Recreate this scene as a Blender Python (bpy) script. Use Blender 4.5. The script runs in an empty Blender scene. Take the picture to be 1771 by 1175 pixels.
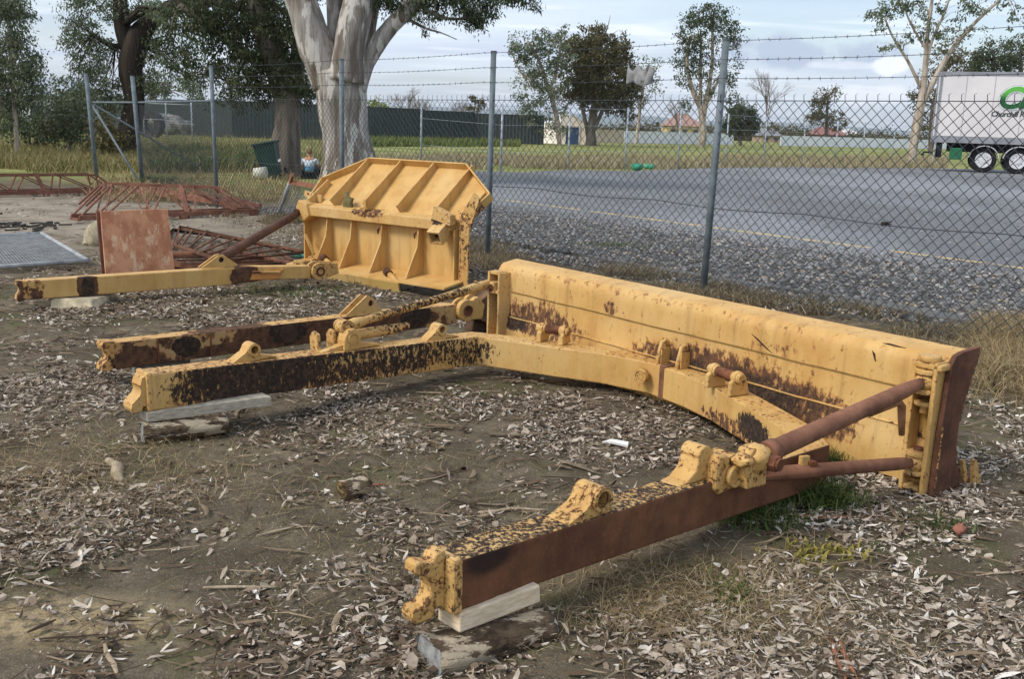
import bpy, math, random
import numpy as np
from mathutils import Vector, Matrix, noise as mnoise
random.seed(7); RNG = np.random.default_rng(11)
scene = bpy.context.scene

# ------------------------------------------------------------------ camera
FPX, CXP, CYP, EYE = 1720.0, 885.5, 587.5, 1.6       # focal length and centre in photo pixels, eye height
TILT = math.atan(371 / FPX); ROLL = 0.03
fw = Vector((0, math.cos(TILT), -math.sin(TILT))); r0 = Vector((1, 0, 0)); u0 = r0.cross(fw)
cx = math.cos(ROLL) * r0 + math.sin(ROLL) * u0
cy = -math.sin(ROLL) * r0 + math.cos(ROLL) * u0
cam_d = bpy.data.cameras.new("camera"); cam = bpy.data.objects.new("camera", cam_d)
scene.collection.objects.link(cam)
cam.matrix_world = Matrix(((cx.x, cy.x, -fw.x, 0), (cx.y, cy.y, -fw.y, 0), (cx.z, cy.z, -fw.z, EYE), (0, 0, 0, 1)))
cam_d.sensor_width = 36; cam_d.lens = 36 * FPX / 1771; cam_d.clip_start = 0.05; cam_d.clip_end = 20000
scene.camera = cam
E0 = Vector((0, 0, EYE))
def ray(x, y): return fw + cx * ((x - CXP) / FPX) - cy * ((y - CYP) / FPX)
def at(x, y, z=0.0):
    d = ray(x, y); return E0 + d * ((z - EYE) / d.z)
def atY(x, y, Y):
    d = ray(x, y); return E0 + d * (Y / d.y)
def px(p):
    v = Vector(p) - E0; w = v.dot(fw); return (CXP + FPX * v.dot(cx) / w, CYP - FPX * v.dot(cy) / w)
def on_line(P, Q, x, a=-0.5, b=1.5):
    s = 1 if px(P.lerp(Q, b))[0] > px(P.lerp(Q, a))[0] else -1
    for _ in range(40):
        m = (a + b) / 2
        if s * (px(P.lerp(Q, m))[0] - x) < 0: a = m
        else: b = m
    return P.lerp(Q, a)

# ------------------------------------------------------------------ sky, sun, exposure
SUN_EL, SUN_AZ = math.radians(44), math.radians(244)      # azimuth clockwise from +Y: sun stands to the left, a little behind
world = bpy.data.worlds.new("World"); scene.world = world; world.use_nodes = True
def build_world():
    nt = world.node_tree; N = nt.nodes; L = nt.links; N.clear()
    def n(t, **k):
        o = N.new(t)
        for a, b in k.items(): setattr(o, a, b)
        return o
    out = n('ShaderNodeOutputWorld'); bg = n('ShaderNodeBackground'); bg.inputs[1].default_value = 0.14
    sky = n('ShaderNodeTexSky', sky_type='NISHITA', sun_disc=False, sun_elevation=SUN_EL, sun_rotation=SUN_AZ)
    sky.air_density = 1.0; sky.dust_density = 1.6; sky.ozone_density = 1.6
    tc = n('ShaderNodeTexCoord'); sep = n('ShaderNodeSeparateXYZ'); L.new(tc.outputs['Generated'], sep.inputs[0])
    # clouds laid on a flat layer: divide by height
    zz = n('ShaderNodeMath', operation='MAXIMUM'); zz.inputs[1].default_value = 0.0; L.new(sep.outputs[2], zz.inputs[0])
    za = n('ShaderNodeMath', operation='ADD'); za.inputs[1].default_value = 0.10; L.new(zz.outputs[0], za.inputs[0])
    dv = n('ShaderNodeVectorMath', operation='DIVIDE'); L.new(tc.outputs['Generated'], dv.inputs[0])
    cmb = n('ShaderNodeCombineXYZ')
    for i in range(3): L.new(za.outputs[0], cmb.inputs[i])
    L.new(cmb.outputs[0], dv.inputs[1])
    def cloud(scale, sx, sy, lo, hi, off, det=6):
        mp = n('ShaderNodeMapping'); mp.inputs['Scale'].default_value = (sx, sy, 0.0); mp.inputs['Location'].default_value = off
        L.new(dv.outputs[0], mp.inputs[0])
        nz = n('ShaderNodeTexNoise'); nz.inputs['Scale'].default_value = scale; nz.inputs['Detail'].default_value = det
        nz.inputs['Roughness'].default_value = 0.52; nz.inputs['Distortion'].default_value = 0.15
        L.new(mp.outputs[0], nz.inputs['Vector'])
        mr = n('ShaderNodeMapRange', interpolation_type='SMOOTHSTEP'); mr.inputs[1].default_value = lo; mr.inputs[2].default_value = hi
        L.new(nz.outputs[0], mr.inputs[0]); return mr.outputs[0]
    def mix(fac, a, b):
        m = n('ShaderNodeMix', data_type='RGBA'); m.inputs['Factor'].default_value = 0.5
        if hasattr(fac, 'node'): L.new(fac, m.inputs['Factor'])
        else: m.inputs['Factor'].default_value = fac
        for s, v in ((m.inputs[6], a), (m.inputs[7], b)):
            if hasattr(v, 'node'): L.new(v, s)
            else: s.default_value = (*v, 1)
        return m.outputs[2]
    veil = cloud(0.55, 0.7, 1.0, 0.30, 0.66, (3.1, 1.7, 0))
    thick = cloud(0.9, 0.55, 1.1, 0.46, 0.72, (7.3, 4.2, 0))
    wisp = cloud(2.2, 0.5, 1.3, 0.50, 0.78, (1.2, 9.4, 0))
    vm = n('ShaderNodeMath', operation='MULTIPLY_ADD'); vm.inputs[1].default_value = 0.6; vm.inputs[2].default_value = 0.24
    L.new(veil, vm.inputs[0])
    c1 = mix(vm.outputs[0], sky.outputs[0], (5.7, 6.3, 7.2))
    tm = n('ShaderNodeMath', operation='MULTIPLY'); tm.inputs[1].default_value = 0.72; L.new(thick, tm.inputs[0])
    c2 = mix(tm.outputs[0], c1, (3.7, 4.3, 5.5))
    wm = n('ShaderNodeMath', operation='MULTIPLY'); wm.inputs[1].default_value = 0.7; L.new(wisp, wm.inputs[0])
    c3 = mix(wm.outputs[0], c2, (7.6, 7.9, 8.3))
    # one slate cloud with white heads standing low to the right, as directions in the sky
    def blob(cur, px_, py_, rx, ry, col, amt, seed):
        d = ray(px_, py_).normalized(); side = Vector((d.y, -d.x, 0)).normalized(); up = side.cross(d)
        sub = n('ShaderNodeVectorMath', operation='SUBTRACT'); sub.inputs[1].default_value = d
        nz = n('ShaderNodeTexNoise'); nz.inputs['Scale'].default_value = 26; nz.inputs['Detail'].default_value = 6
        mpn = n('ShaderNodeMapping'); mpn.inputs['Location'].default_value = (seed, seed, 0); L.new(tc.outputs['Generated'], mpn.inputs[0]); L.new(mpn.outputs[0], nz.inputs['Vector'])
        L.new(tc.outputs['Generated'], sub.inputs[0])
        outs = []
        for ax, r in ((side, rx / FPX), (up, ry / FPX)):
            dt = n('ShaderNodeVectorMath', operation='DOT_PRODUCT'); dt.inputs[1].default_value = ax / r; L.new(sub.outputs[0], dt.inputs[0])
            sq = n('ShaderNodeMath', operation='MULTIPLY'); L.new(dt.outputs['Value'], sq.inputs[0]); L.new(dt.outputs['Value'], sq.inputs[1]); outs.append(sq.outputs[0])
        ad = n('ShaderNodeMath', operation='ADD'); L.new(outs[0], ad.inputs[0]); L.new(outs[1], ad.inputs[1])
        nm = n('ShaderNodeMath', operation='MULTIPLY_ADD'); nm.inputs[1].default_value = 6.0; nm.inputs[2].default_value = -2.8; L.new(nz.outputs[0], nm.inputs[0])
        a2 = n('ShaderNodeMath', operation='ADD'); L.new(ad.outputs[0], a2.inputs[0]); L.new(nm.outputs[0], a2.inputs[1])
        mr = n('ShaderNodeMapRange', interpolation_type='SMOOTHSTEP'); mr.inputs[1].default_value = 1.3; mr.inputs[2].default_value = 0.2
        mr.inputs[3].default_value = 0; mr.inputs[4].default_value = amt; L.new(a2.outputs[0], mr.inputs[0])
        return mix(mr.outputs[0], cur, col)
    c3 = blob(c3, 1560, 165, 120, 16, (7.0, 7.2, 7.6), 0.85, 1.0)
    c3 = blob(c3, 1400, 92, 150, 26, (2.9, 3.5, 4.5), 0.85, 2.0)
    c3 = blob(c3, 1310, 70, 60, 18, (3.3, 3.9, 4.9), 0.6, 5.0)
    c3 = blob(c3, 1545, 116, 44, 15, (7.6, 7.8, 8.1), 0.75, 3.0)
    c3 = blob(c3, 1450, 112, 60, 8, (6.4, 6.6, 7.1), 0.6, 4.0)
    L.new(c3, bg.inputs[0]); L.new(bg.outputs[0], out.inputs[0])
build_world()
sd = bpy.data.lights.new("sun", 'SUN'); sd.energy = 2.1; sd.angle = math.radians(18); sd.color = (1.0, 0.95, 0.87)
sun = bpy.data.objects.new("sun", sd); scene.collection.objects.link(sun)
sdir = Vector((math.sin(SUN_AZ) * math.cos(SUN_EL), math.cos(SUN_AZ) * math.cos(SUN_EL), math.sin(SUN_EL)))
sun.rotation_euler = sdir.to_track_quat('Z', 'Y').to_euler()
scene.view_settings.view_transform = 'Standard'; scene.view_settings.look = 'None'
scene.view_settings.exposure = 0.36; scene.view_settings.gamma = 1.0

# ------------------------------------------------------------------ materials
def srgb(r, g, b):
    f = lambda c: (c / 255 / 12.92) if c / 255 <= 0.04045 else ((c / 255 + 0.055) / 1.055) ** 2.4
    return (f(r), f(g), f(b))
class NT:
    def __init__(s, name, rough=0.8, metal=0.0, spec=0.3):
        s.m = bpy.data.materials.new(name); s.m.use_nodes = True; s.N = s.m.node_tree.nodes; s.L = s.m.node_tree.links
        s.b = s.N['Principled BSDF']; s.b.inputs['Roughness'].default_value = rough; s.b.inputs['Metallic'].default_value = metal
        s.b.inputs['Specular IOR Level'].default_value = spec
        g = s.N.new('ShaderNodeNewGeometry'); s.pos = g.outputs['Position']; s.nor = g.outputs['Normal']
    def n(s, t, **k):
        o = s.N.new(t)
        for a, b in k.items(): setattr(o, a, b)
        return o
    def put(s, sock, v):
        if hasattr(v, 'node'): s.L.new(v, sock)
        elif isinstance(v, tuple) and len(v) == 3 and sock.type == 'RGBA': sock.default_value = (*v, 1)
        else: sock.default_value = v
    def noise(s, scale, detail=4, rough=0.55, stretch=None, off=(0, 0, 0), vec=None, dist=0.0):
        o = s.n('ShaderNodeTexNoise'); o.inputs['Scale'].default_value = scale; o.inputs['Detail'].default_value = detail
        o.inputs['Roughness'].default_value = rough; o.inputs['Distortion'].default_value = dist
        mp = s.n('ShaderNodeMapping'); mp.inputs['Scale'].default_value = stretch or (1, 1, 1); mp.inputs['Location'].default_value = off
        s.L.new(vec or s.pos, mp.inputs[0]); s.L.new(mp.outputs[0], o.inputs['Vector']); return o.outputs[0]
    def voro(s, scale, feature='F1', out='Distance', stretch=None):
        o = s.n('ShaderNodeTexVoronoi', feature=feature); o.inputs['Scale'].default_value = scale
        mp = s.n('ShaderNodeMapping'); mp.inputs['Scale'].default_value = stretch or (1, 1, 1)
        s.L.new(s.pos, mp.inputs[0]); s.L.new(mp.outputs[0], o.inputs['Vector']); return o.outputs[out]
    def rng(s, v, a, b, c=0.0, d=1.0, smooth=True):
        o = s.n('ShaderNodeMapRange', interpolation_type='SMOOTHSTEP' if smooth else 'LINEAR')
        for i, q in enumerate((v, a, b, c, d)): s.put(o.inputs[i], q)
        return o.outputs[0]
    def math(s, op, a, b=0.0, c=0.0):
        o = s.n('ShaderNodeMath', operation=op)
        for i, q in enumerate((a, b, c)): s.put(o.inputs[i], q)
        return o.outputs[0]
    def mix(s, f, a, b):
        o = s.n('ShaderNodeMix', data_type='RGBA'); s.put(o.inputs['Factor'], f); s.put(o.inputs[6], a); s.put(o.inputs[7], b); return o.outputs[2]
    def bump(s, h, dist=0.01, strength=1.0):
        o = s.n('ShaderNodeBump'); o.inputs['Distance'].default_value = dist; o.inputs['Strength'].default_value = strength
        s.L.new(h, o.inputs['Height']); s.L.new(o.outputs[0], s.b.inputs['Normal'])
    def region(s, c, r, edge=0.5):
        a = s.n('ShaderNodeVectorMath', operation='SUBTRACT'); s.L.new(s.pos, a.inputs[0]); a.inputs[1].default_value = c
        b = s.n('ShaderNodeVectorMath', operation='DIVIDE'); s.L.new(a.outputs[0], b.inputs[0]); b.inputs[1].default_value = r
        l = s.n('ShaderNodeVectorMath', operation='LENGTH'); s.L.new(b.outputs[0], l.inputs[0])
        return s.rng(l.outputs['Value'], 1.0 + edge, 1.0 - edge)
    def col(s, v): s.put(s.b.inputs['Base Color'], v)
    def rough(s, v): s.put(s.b.inputs['Roughness'], v)

YEL = srgb(203, 164, 100); YEL2 = srgb(189, 146, 83); PALE = srgb(208, 180, 128)
RUST = srgb(112, 70, 47); DARK = srgb(54, 42, 35); ORNG = srgb(168, 98, 52)
def paint(name, wear=0.36, dark=0.25, regions=(), rscale=14.0, base=YEL, streak=1.0, orange=0.4, dirt=0.25, soft=0.03, cast=0.0025):
    """old yellow enamel: chips down to rust, black grease flakes, dusty streaks; regions = [(centre, radii, amount, 'rust'|'dark')]"""
    t = NT(name, 0.62, 0, 0.25)
    big = t.noise(1.7, 3); mid = t.noise(6, 4, stretch=(1, 1, 0.5)); fine = t.noise(rscale, 7, 0.68, stretch=(1, 1, streak)); vf = t.noise(70, 3, 0.6)
    c = t.mix(t.rng(mid, 0.35, 0.7), base, YEL2 if base is YEL else base)
    c = t.mix(t.rng(big, 0.45, 0.75, 0, 0.5), c, PALE)
    str_ = t.noise(16, 3, 0.5, stretch=(1, 1, 0.06))
    c = t.mix(t.rng(str_, 0.52, 0.8, 0, dirt), c, srgb(128, 100, 66))
    c = t.mix(t.rng(vf, 0.60, 0.78, 0, 0.35), c, srgb(150, 108, 62))
    def amount(kind, g):
        v = t.math('ADD', g, 0.0)
        for (ce, ra, am, k) in regions:
            if k == kind: v = t.math('MAXIMUM', v, t.math('MULTIPLY', t.region(ce, ra), am))
        return v
    def mask(am, field, soft):
        th = t.math('SUBTRACT', 0.86, t.math('MULTIPLY', am, 0.62))
        return t.rng(t.math('SUBTRACT', field, th), -soft, soft)
    bv = t.n('ShaderNodeBevel', samples=4); bv.inputs['Radius'].default_value = 0.010
    dt = t.n('ShaderNodeVectorMath', operation='DOT_PRODUCT'); t.L.new(bv.outputs[0], dt.inputs[0]); t.L.new(t.nor, dt.inputs[1])
    em = t.math('MULTIPLY', t.rng(dt.outputs['Value'], 0.985, 0.86), t.rng(t.noise(5, 3, off=(2, 8, 1)), 0.35, 0.6))     # chipping along the edges of the steel
    ra = t.math('ADD', amount('rust', wear), t.math('MULTIPLY', em, 0.36)); da = t.math('ADD', amount('dark', dark), t.math('MULTIPLY', em, 0.10))
    rm = mask(ra, fine, soft)
    halo = mask(t.math('ADD', ra, 0.10), fine, 0.05)
    c = t.mix(t.math('MULTIPLY', halo, orange), c, ORNG)
    rc = t.mix(t.rng(t.noise(24, 5, 0.6), 0.3, 0.7), srgb(66, 47, 36), srgb(108, 76, 54))
    c = t.mix(rm, c, rc)
    f2 = t.noise(rscale * 1.25, 8, 0.72, off=(5, 3, 1), stretch=(1, 1, streak * 0.9))
    dm = mask(da, f2, soft)
    c = t.mix(dm, c, t.mix(t.rng(t.noise(40, 4), 0.4, 0.7), srgb(46, 38, 32), srgb(78, 60, 46)))
    t.col(c)
    both = t.math('MAXIMUM', rm, dm)
    t.rough(t.rng(both, 0, 1, 0.5, 0.9, False))
    t.bump(t.math('ADD', t.math('ADD', t.math('MULTIPLY', both, -0.7), t.math('MULTIPLY', vf, 0.45)), t.noise(26, 5, .6, off=(3, 1, 4))), cast, 0.8)
    return t.m
def rust(name, a=srgb(88, 52, 36), b=srgb(132, 80, 54), scale=9, dark=0.4, pale=None, stretch=(1, 1, 1), patch=None):
    t = NT(name, 0.85, 0, 0.2)
    c = t.mix(t.rng(t.noise(scale, 6, 0.65, stretch=stretch), 0.32, 0.68), a, b)
    c = t.mix(t.rng(t.noise(3.0, 4, off=(4, 0, 0)), 0.5, 0.75, 0, dark), c, DARK)
    c = t.mix(t.rng(t.noise(60, 3, 0.6), 0.55, 0.75, 0, 0.4), c, srgb(150, 98, 66))
    c = t.mix(t.rng(t.noise(5, 5, .6, stretch=(1, 1, .15), off=(1, 6, 2)), .5, .72, 0, .5), c, tuple(x * .55 for x in a))
    c = t.mix(t.rng(t.noise(2.2, 6, .7, off=(7, 2, 5)), .5, .68, 0, .45), c, tuple(min(1, x * 1.7) for x in b))
    if pale: c = t.mix(t.rng(t.noise(7, 6, 0.7, stretch=(1, 1, 0.6), off=(2, 2, 2)), 0.47, 0.60), c, pale)
    for (ce, ra, am) in (patch or ()): c = t.mix(t.math('MULTIPLY', t.region(ce, ra, 0.35), am), c, srgb(34, 30, 28))
    t.col(c); t.bump(t.noise(110, 4, 0.6), 0.002, 0.7); return t.m
def plain(name, a, b=None, scale=8, rough=0.75, metal=0.0, bump=0.0, bs=60, stretch=(1, 1, 1), spec=0.3):
    t = NT(name, rough, metal, spec)
    t.col(t.mix(t.rng(t.noise(scale, 5, 0.6, stretch=stretch), 0.3, 0.7), a, b or tuple(x * 0.75 for x in a)))
    if bump: t.bump(t.noise(bs, 4, 0.6, stretch=stretch), bump, 0.9)
    return t.m
def tinted(name, ramp, rough=0.8, trans=0.0, spec=0.2):
    """colour picked per leaf from a ramp, by the random value each leaf carries"""
    t = NT(name, rough, 0, spec)
    a = t.n('ShaderNodeAttribute', attribute_name='tint'); cr = t.n('ShaderNodeValToRGB'); t.L.new(a.outputs['Fac'], cr.inputs[0])
    el = cr.color_ramp.elements
    while len(el) < len(ramp): el.new(0.5)
    for i, (p, c) in enumerate(ramp): el[i].position = p; el[i].color = (*c, 1)
    c = t.mix(t.rng(t.noise(25, 2), 0.3, 0.7, 0, 0.3), cr.outputs[0], tuple(x * 0.6 for x in ramp[0][1]))
    t.col(c)
    if trans:
        tr = t.n('ShaderNodeBsdfTranslucent'); t.L.new(c, tr.inputs[0]); mx = t.n('ShaderNodeMixShader'); mx.inputs[0].default_value = trans
        t.L.new(t.b.outputs[0], mx.inputs[1]); t.L.new(tr.outputs[0], mx.inputs[2]); t.L.new(mx.outputs[0], t.N['Material Output'].inputs[0])
    return t.m
def bark(name, a, b, c3, amt=0.5):
    t = NT(name, 0.85, 0, 0.2)
    c = t.mix(t.rng(t.noise(3.2, 5, 0.6, stretch=(1, 1, 0.14)), 0.38, 0.62), a, b)
    c = t.mix(t.rng(t.noise(4.6, 4, 0.55, stretch=(1, 1, 0.22), off=(3, 7, 2)), 0.53, 0.60, 0, amt), c, c3)
    c = t.mix(t.rng(t.noise(14, 4, 0.6, stretch=(1, 1, 0.08)), 0.60, 0.68, 0, 0.7), c, srgb(88, 66, 50))
    t.col(c); t.bump(t.noise(12, 6, 0.65, stretch=(1, 1, 0.16)), 0.05, 0.9); return t.m

# ------------------------------------------------------------------ mesh helpers
COL = scene.collection
def V3(*a): return Vector(a)
class MB:
    def __init__(s): s.v = []; s.f = []; s.mi = []; s.sm = []
    def add(s, vs, fs, mi=0, smooth=False):
        o = len(s.v); s.v += [tuple(v) for v in vs]
        for f in fs: s.f.append([i + o for i in f]); s.mi.append(mi); s.sm.append(smooth)
        return s
    def prism(s, poly, O, X, Y, Z, z0, z1, mi=0):
        """poly in the (X, Y) plane at O, extruded along Z from z0 to z1"""
        n = len(poly); vs = [O + X * a + Y * b + Z * z0 for a, b in poly] + [O + X * a + Y * b + Z * z1 for a, b in poly]
        fs = [list(range(n))[::-1], [n + i for i in range(n)]] + [[i, (i + 1) % n, n + (i + 1) % n, n + i] for i in range(n)]
        return s.add(vs, fs, mi)
    def box(s, c, X, Y, Z, sx, sy, sz, mi=0):
        c = Vector(c); return s.prism([(-sx / 2, -sy / 2), (sx / 2, -sy / 2), (sx / 2, sy / 2), (-sx / 2, sy / 2)], c, X, Y, Z, -sz / 2, sz / 2, mi)
    def bar(s, p, q, w, h, up=V3(0, 0, 1), mi=0):
        p = Vector(p); q = Vector(q); d = (q - p); L = d.length; d.normalize(); sd_ = d.cross(up).normalized(); u = sd_.cross(d)
        return s.box((p + q) / 2, d, sd_, u, L, w, h, mi)
    def tube(s, pts, rad, n=12, mi=0, cap=True, flat=1.0):
        pts = [Vector(p) for p in pts]; k = len(pts); rad = rad if isinstance(rad, (list, tuple)) else [rad] * k
        vs = []; prev = None
        for i, p in enumerate(pts):
            d = (pts[min(i + 1, k - 1)] - pts[max(i - 1, 0)]).normalized()
            if prev is None:
                a = V3(0, 0, 1) if abs(d.z) < 0.9 else V3(1, 0, 0); x = d.cross(a).normalized()
            else: x = (prev - d * prev.dot(d)).normalized()
            y = d.cross(x); prev = x
            for j in range(n):
                t = 2 * math.pi * j / n; vs.append(p + x * math.cos(t) * rad[i] + y * math.sin(t) * rad[i] * flat)
        fs = [[i * n + j, i * n + (j + 1) % n, (i + 1) * n + (j + 1) % n, (i + 1) * n + j] for i in range(k - 1) for j in range(n)]
        s.add(vs, fs, mi, True)
        if cap:
            o = len(s.v) - k * n
            s.f.append([o + j for j in range(n)][::-1]); s.mi.append(mi); s.sm.append(False)
            s.f.append([o + (k - 1) * n + j for j in range(n)]); s.mi.append(mi); s.sm.append(False)
        return s
    def cyl(s, p, q, r, n=20, mi=0, r2=None): return s.tube([p, q], [r, r if r2 is None else r2], n, mi)
    def ring(s, p, q, ro, ri, n=24, mi=0, depth=None):
        """a cylinder with a bore (blind bore when depth is given from p)"""
        p = Vector(p); q = Vector(q); d = (q - p).normalized(); a = V3(0, 0, 1) if abs(d.z) < 0.9 else V3(1, 0, 0)
        x = d.cross(a).normalized(); y = d.cross(x); b = q if depth is None else p + d * depth
        prof = [(p, ri), (p, ro), (q, ro), (q, ri)] if depth is None else [(p, ri), (p, ro), (q, ro)]
        L = []
        for c, r in prof: L.append([c + x * math.cos(2 * math.pi * j / n) * r + y * math.sin(2 * math.pi * j / n) * r for j in range(n)])
        bi = [b + x * math.cos(2 * math.pi * j / n) * ri + y * math.sin(2 * math.pi * j / n) * ri for j in range(n)]
        def strip(A, B, sm):
            s.add(A + B, [[j, (j + 1) % n, n + (j + 1) % n, n + j] for j in range(n)], mi, sm)
        strip(L[0], L[1], False); strip(L[1], L[2], True); strip(bi, L[0], True)
        if depth is None: strip(L[2], L[3], False)
        else:
            s.add(L[2], [list(range(n))], mi); s.add(bi, [list(range(n))], mi)
        return s
    def plate_hole(s, poly, hc, hr, O, X, Y, Z, z0, z1, mi=0, n=24):
        """star-shaped outline round a hole, thickness z0..z1"""
        angs = sorted(set([2 * math.pi * k / n for k in range(n)] + [math.atan2(b - hc[1], a - hc[0]) % (2 * math.pi) for a, b in poly]))
        outp = []
        for t in angs:
            dx, dy = math.cos(t), math.sin(t); best = 0
            for i in range(len(poly)):
                ax, ay = poly[i][0] - hc[0], poly[i][1] - hc[1]; bx_, by_ = poly[(i + 1) % len(poly)][0] - hc[0], poly[(i + 1) % len(poly)][1] - hc[1]
                ex, ey = bx_ - ax, by_ - ay; den = dx * ey - dy * ex
                if abs(den) < 1e-12: continue
                r = (ax * ey - ay * ex) / den; u = (ax * dy - ay * dx) / den
                if r > 0 and -1e-6 <= u <= 1 + 1e-6: best = max(best, r)
            outp.append((hc[0] + dx * best, hc[1] + dy * best))
        inn = [(hc[0] + math.cos(t) * hr, hc[1] + math.sin(t) * hr) for t in angs]; m = len(angs)
        P = lambda q, z: O + X * q[0] + Y * q[1] + Z * z
        vs = [P(q, z0) for q in outp] + [P(q, z1) for q in outp] + [P(q, z0) for q in inn] + [P(q, z1) for q in inn]
        fs = []
        for i in range(m):
            j = (i + 1) % m
            fs += [[i, j, m + j, m + i], [2 * m + i, 2 * m + j, 3 * m + j, 3 * m + i], [i, j, 2 * m + j, 2 * m + i], [m + i, m + j, 3 * m + j, 3 * m + i]]
        return s.add(vs, fs, mi)
    def sphere(s, c, r, n=14, mi=0, sc=(1, 1, 1), axes=None, jit=0):
        c = Vector(c); vs = []; fs = []; m = n // 2; ax = axes or (V3(1, 0, 0), V3(0, 1, 0), V3(0, 0, 1))
        for i in range(m + 1):
            for j in range(n):
                th = math.pi * i / m; ph = 2 * math.pi * j / n
                d = Vector((math.sin(th) * math.cos(ph), math.sin(th) * math.sin(ph), math.cos(th)))
                k = 1 + (jit * mnoise.noise(d * 2.3 + c * 3) if jit else 0)
                vs.append(c + ax[0] * d.x * r * sc[0] * k + ax[1] * d.y * r * sc[1] * k + ax[2] * d.z * r * sc[2] * k)
        for i in range(m):
            for j in range(n): fs.append([i * n + j, (i + 1) * n + j, (i + 1) * n + (j + 1) % n, i * n + (j + 1) % n])
        return s.add(vs, fs, mi, True)
    def build(s, name, mat, parent=None, bevel=0.0, origin=None, seg=2):
        me = bpy.data.meshes.new(name)
        o3 = Vector(origin) if origin is not None else V3(0, 0, 0)
        if parent is not None: o3 = Vector(parent.get('_w', (0, 0, 0)))
        me.from_pydata([(v[0] - o3.x, v[1] - o3.y, v[2] - o3.z) for v in s.v], [], s.f)
        for m in (mat if isinstance(mat, (list, tuple)) else [mat]): me.materials.append(m)
        me.polygons.foreach_set('material_index', s.mi); me.polygons.foreach_set('use_smooth', s.sm)
        import bmesh
        bm = bmesh.new(); bm.from_mesh(me); bmesh.ops.remove_doubles(bm, verts=bm.verts, dist=1e-6); bmesh.ops.recalc_face_normals(bm, faces=bm.faces); bm.to_mesh(me); bm.free()
        ob = bpy.data.objects.new(name, me); COL.objects.link(ob)
        if parent is not None: ob.parent = parent
        else: ob.location = o3
        ob['_w'] = tuple(o3)
        if bevel:
            b = ob.modifiers.new('bevel', 'BEVEL'); b.width = bevel; b.segments = seg; b.limit_method = 'ANGLE'; b.angle_limit = math.radians(40)
        return ob
def thing(name, label, cat, loc, group=None):
    o = bpy.data.objects.new(name, None); COL.objects.link(o); o.location = loc; o.empty_display_size = 0.1
    o['_w'] = tuple(loc); return tag(o, label, cat, group)
def tag(o, label=None, cat=None, group=None, kind=None):
    if label: o['label'] = label
    if cat: o['category'] = cat
    if group: o['group'] = group
    if kind: o['kind'] = kind
    return o
def np_mesh(name, verts, quads, mat, tint=None, parent=None, tri=False, smooth=False):
    """fast mesh from arrays; verts (N,3), quads (M,4) or (M,3); tint per face"""
    me = bpy.data.meshes.new(name); k = quads.shape[1]; m = len(quads)
    me.vertices.add(len(verts)); me.vertices.foreach_set('co', verts.astype(np.float32).ravel())
    me.loops.add(m * k); me.loops.foreach_set('vertex_index', quads.astype(np.int32).ravel())
    me.polygons.add(m); me.polygons.foreach_set('loop_start', np.arange(0, m * k, k, dtype=np.int32)); me.polygons.foreach_set('loop_total', np.full(m, k, dtype=np.int32))
    if smooth: me.polygons.foreach_set('use_smooth', np.ones(m, dtype=bool))
    me.update(calc_edges=True)
    if tint is not None:
        a = me.attributes.new('tint', 'FLOAT', 'FACE'); a.data.foreach_set('value', tint.astype(np.float32))
    me.materials.append(mat); ob = bpy.data.objects.new(name, me); COL.objects.link(ob)
    if parent is not None: ob.parent = parent; ob.matrix_parent_inverse = Matrix.Translation(-Vector(parent.location))
    return ob
def gz(x, y):
    """gentle rise and fall of the yard"""
    return 0.022 * np.sin(1.1 * x + 0.6 * y) * np.sin(0.9 * y - 0.4 * x) + 0.012 * np.sin(3.1 * x + 1.2) * np.sin(2.7 * y) + 0.006 * np.sin(7.3 * x + y) * np.sin(6.1 * y - x)
def gzf(p): return float(gz(p[0], p[1]))
UP = V3(0, 0, 1)

# fence line (ground positions of the posts)
FA = V3(1.874, 9.737, 0); FB = V3(-0.333, 12.186, 0); FD = (FB - FA).normalized(); FN = V3(FD.y * 1, -FD.x, 0)
if FN.y < 0: FN = -FN                                    # points to the far side of the fence
FPOSTS = [FA, FB, FB + FD * 3.3, on_line(FA, FA + FD * 30, 376, 0.0, 1.0), ]

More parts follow.
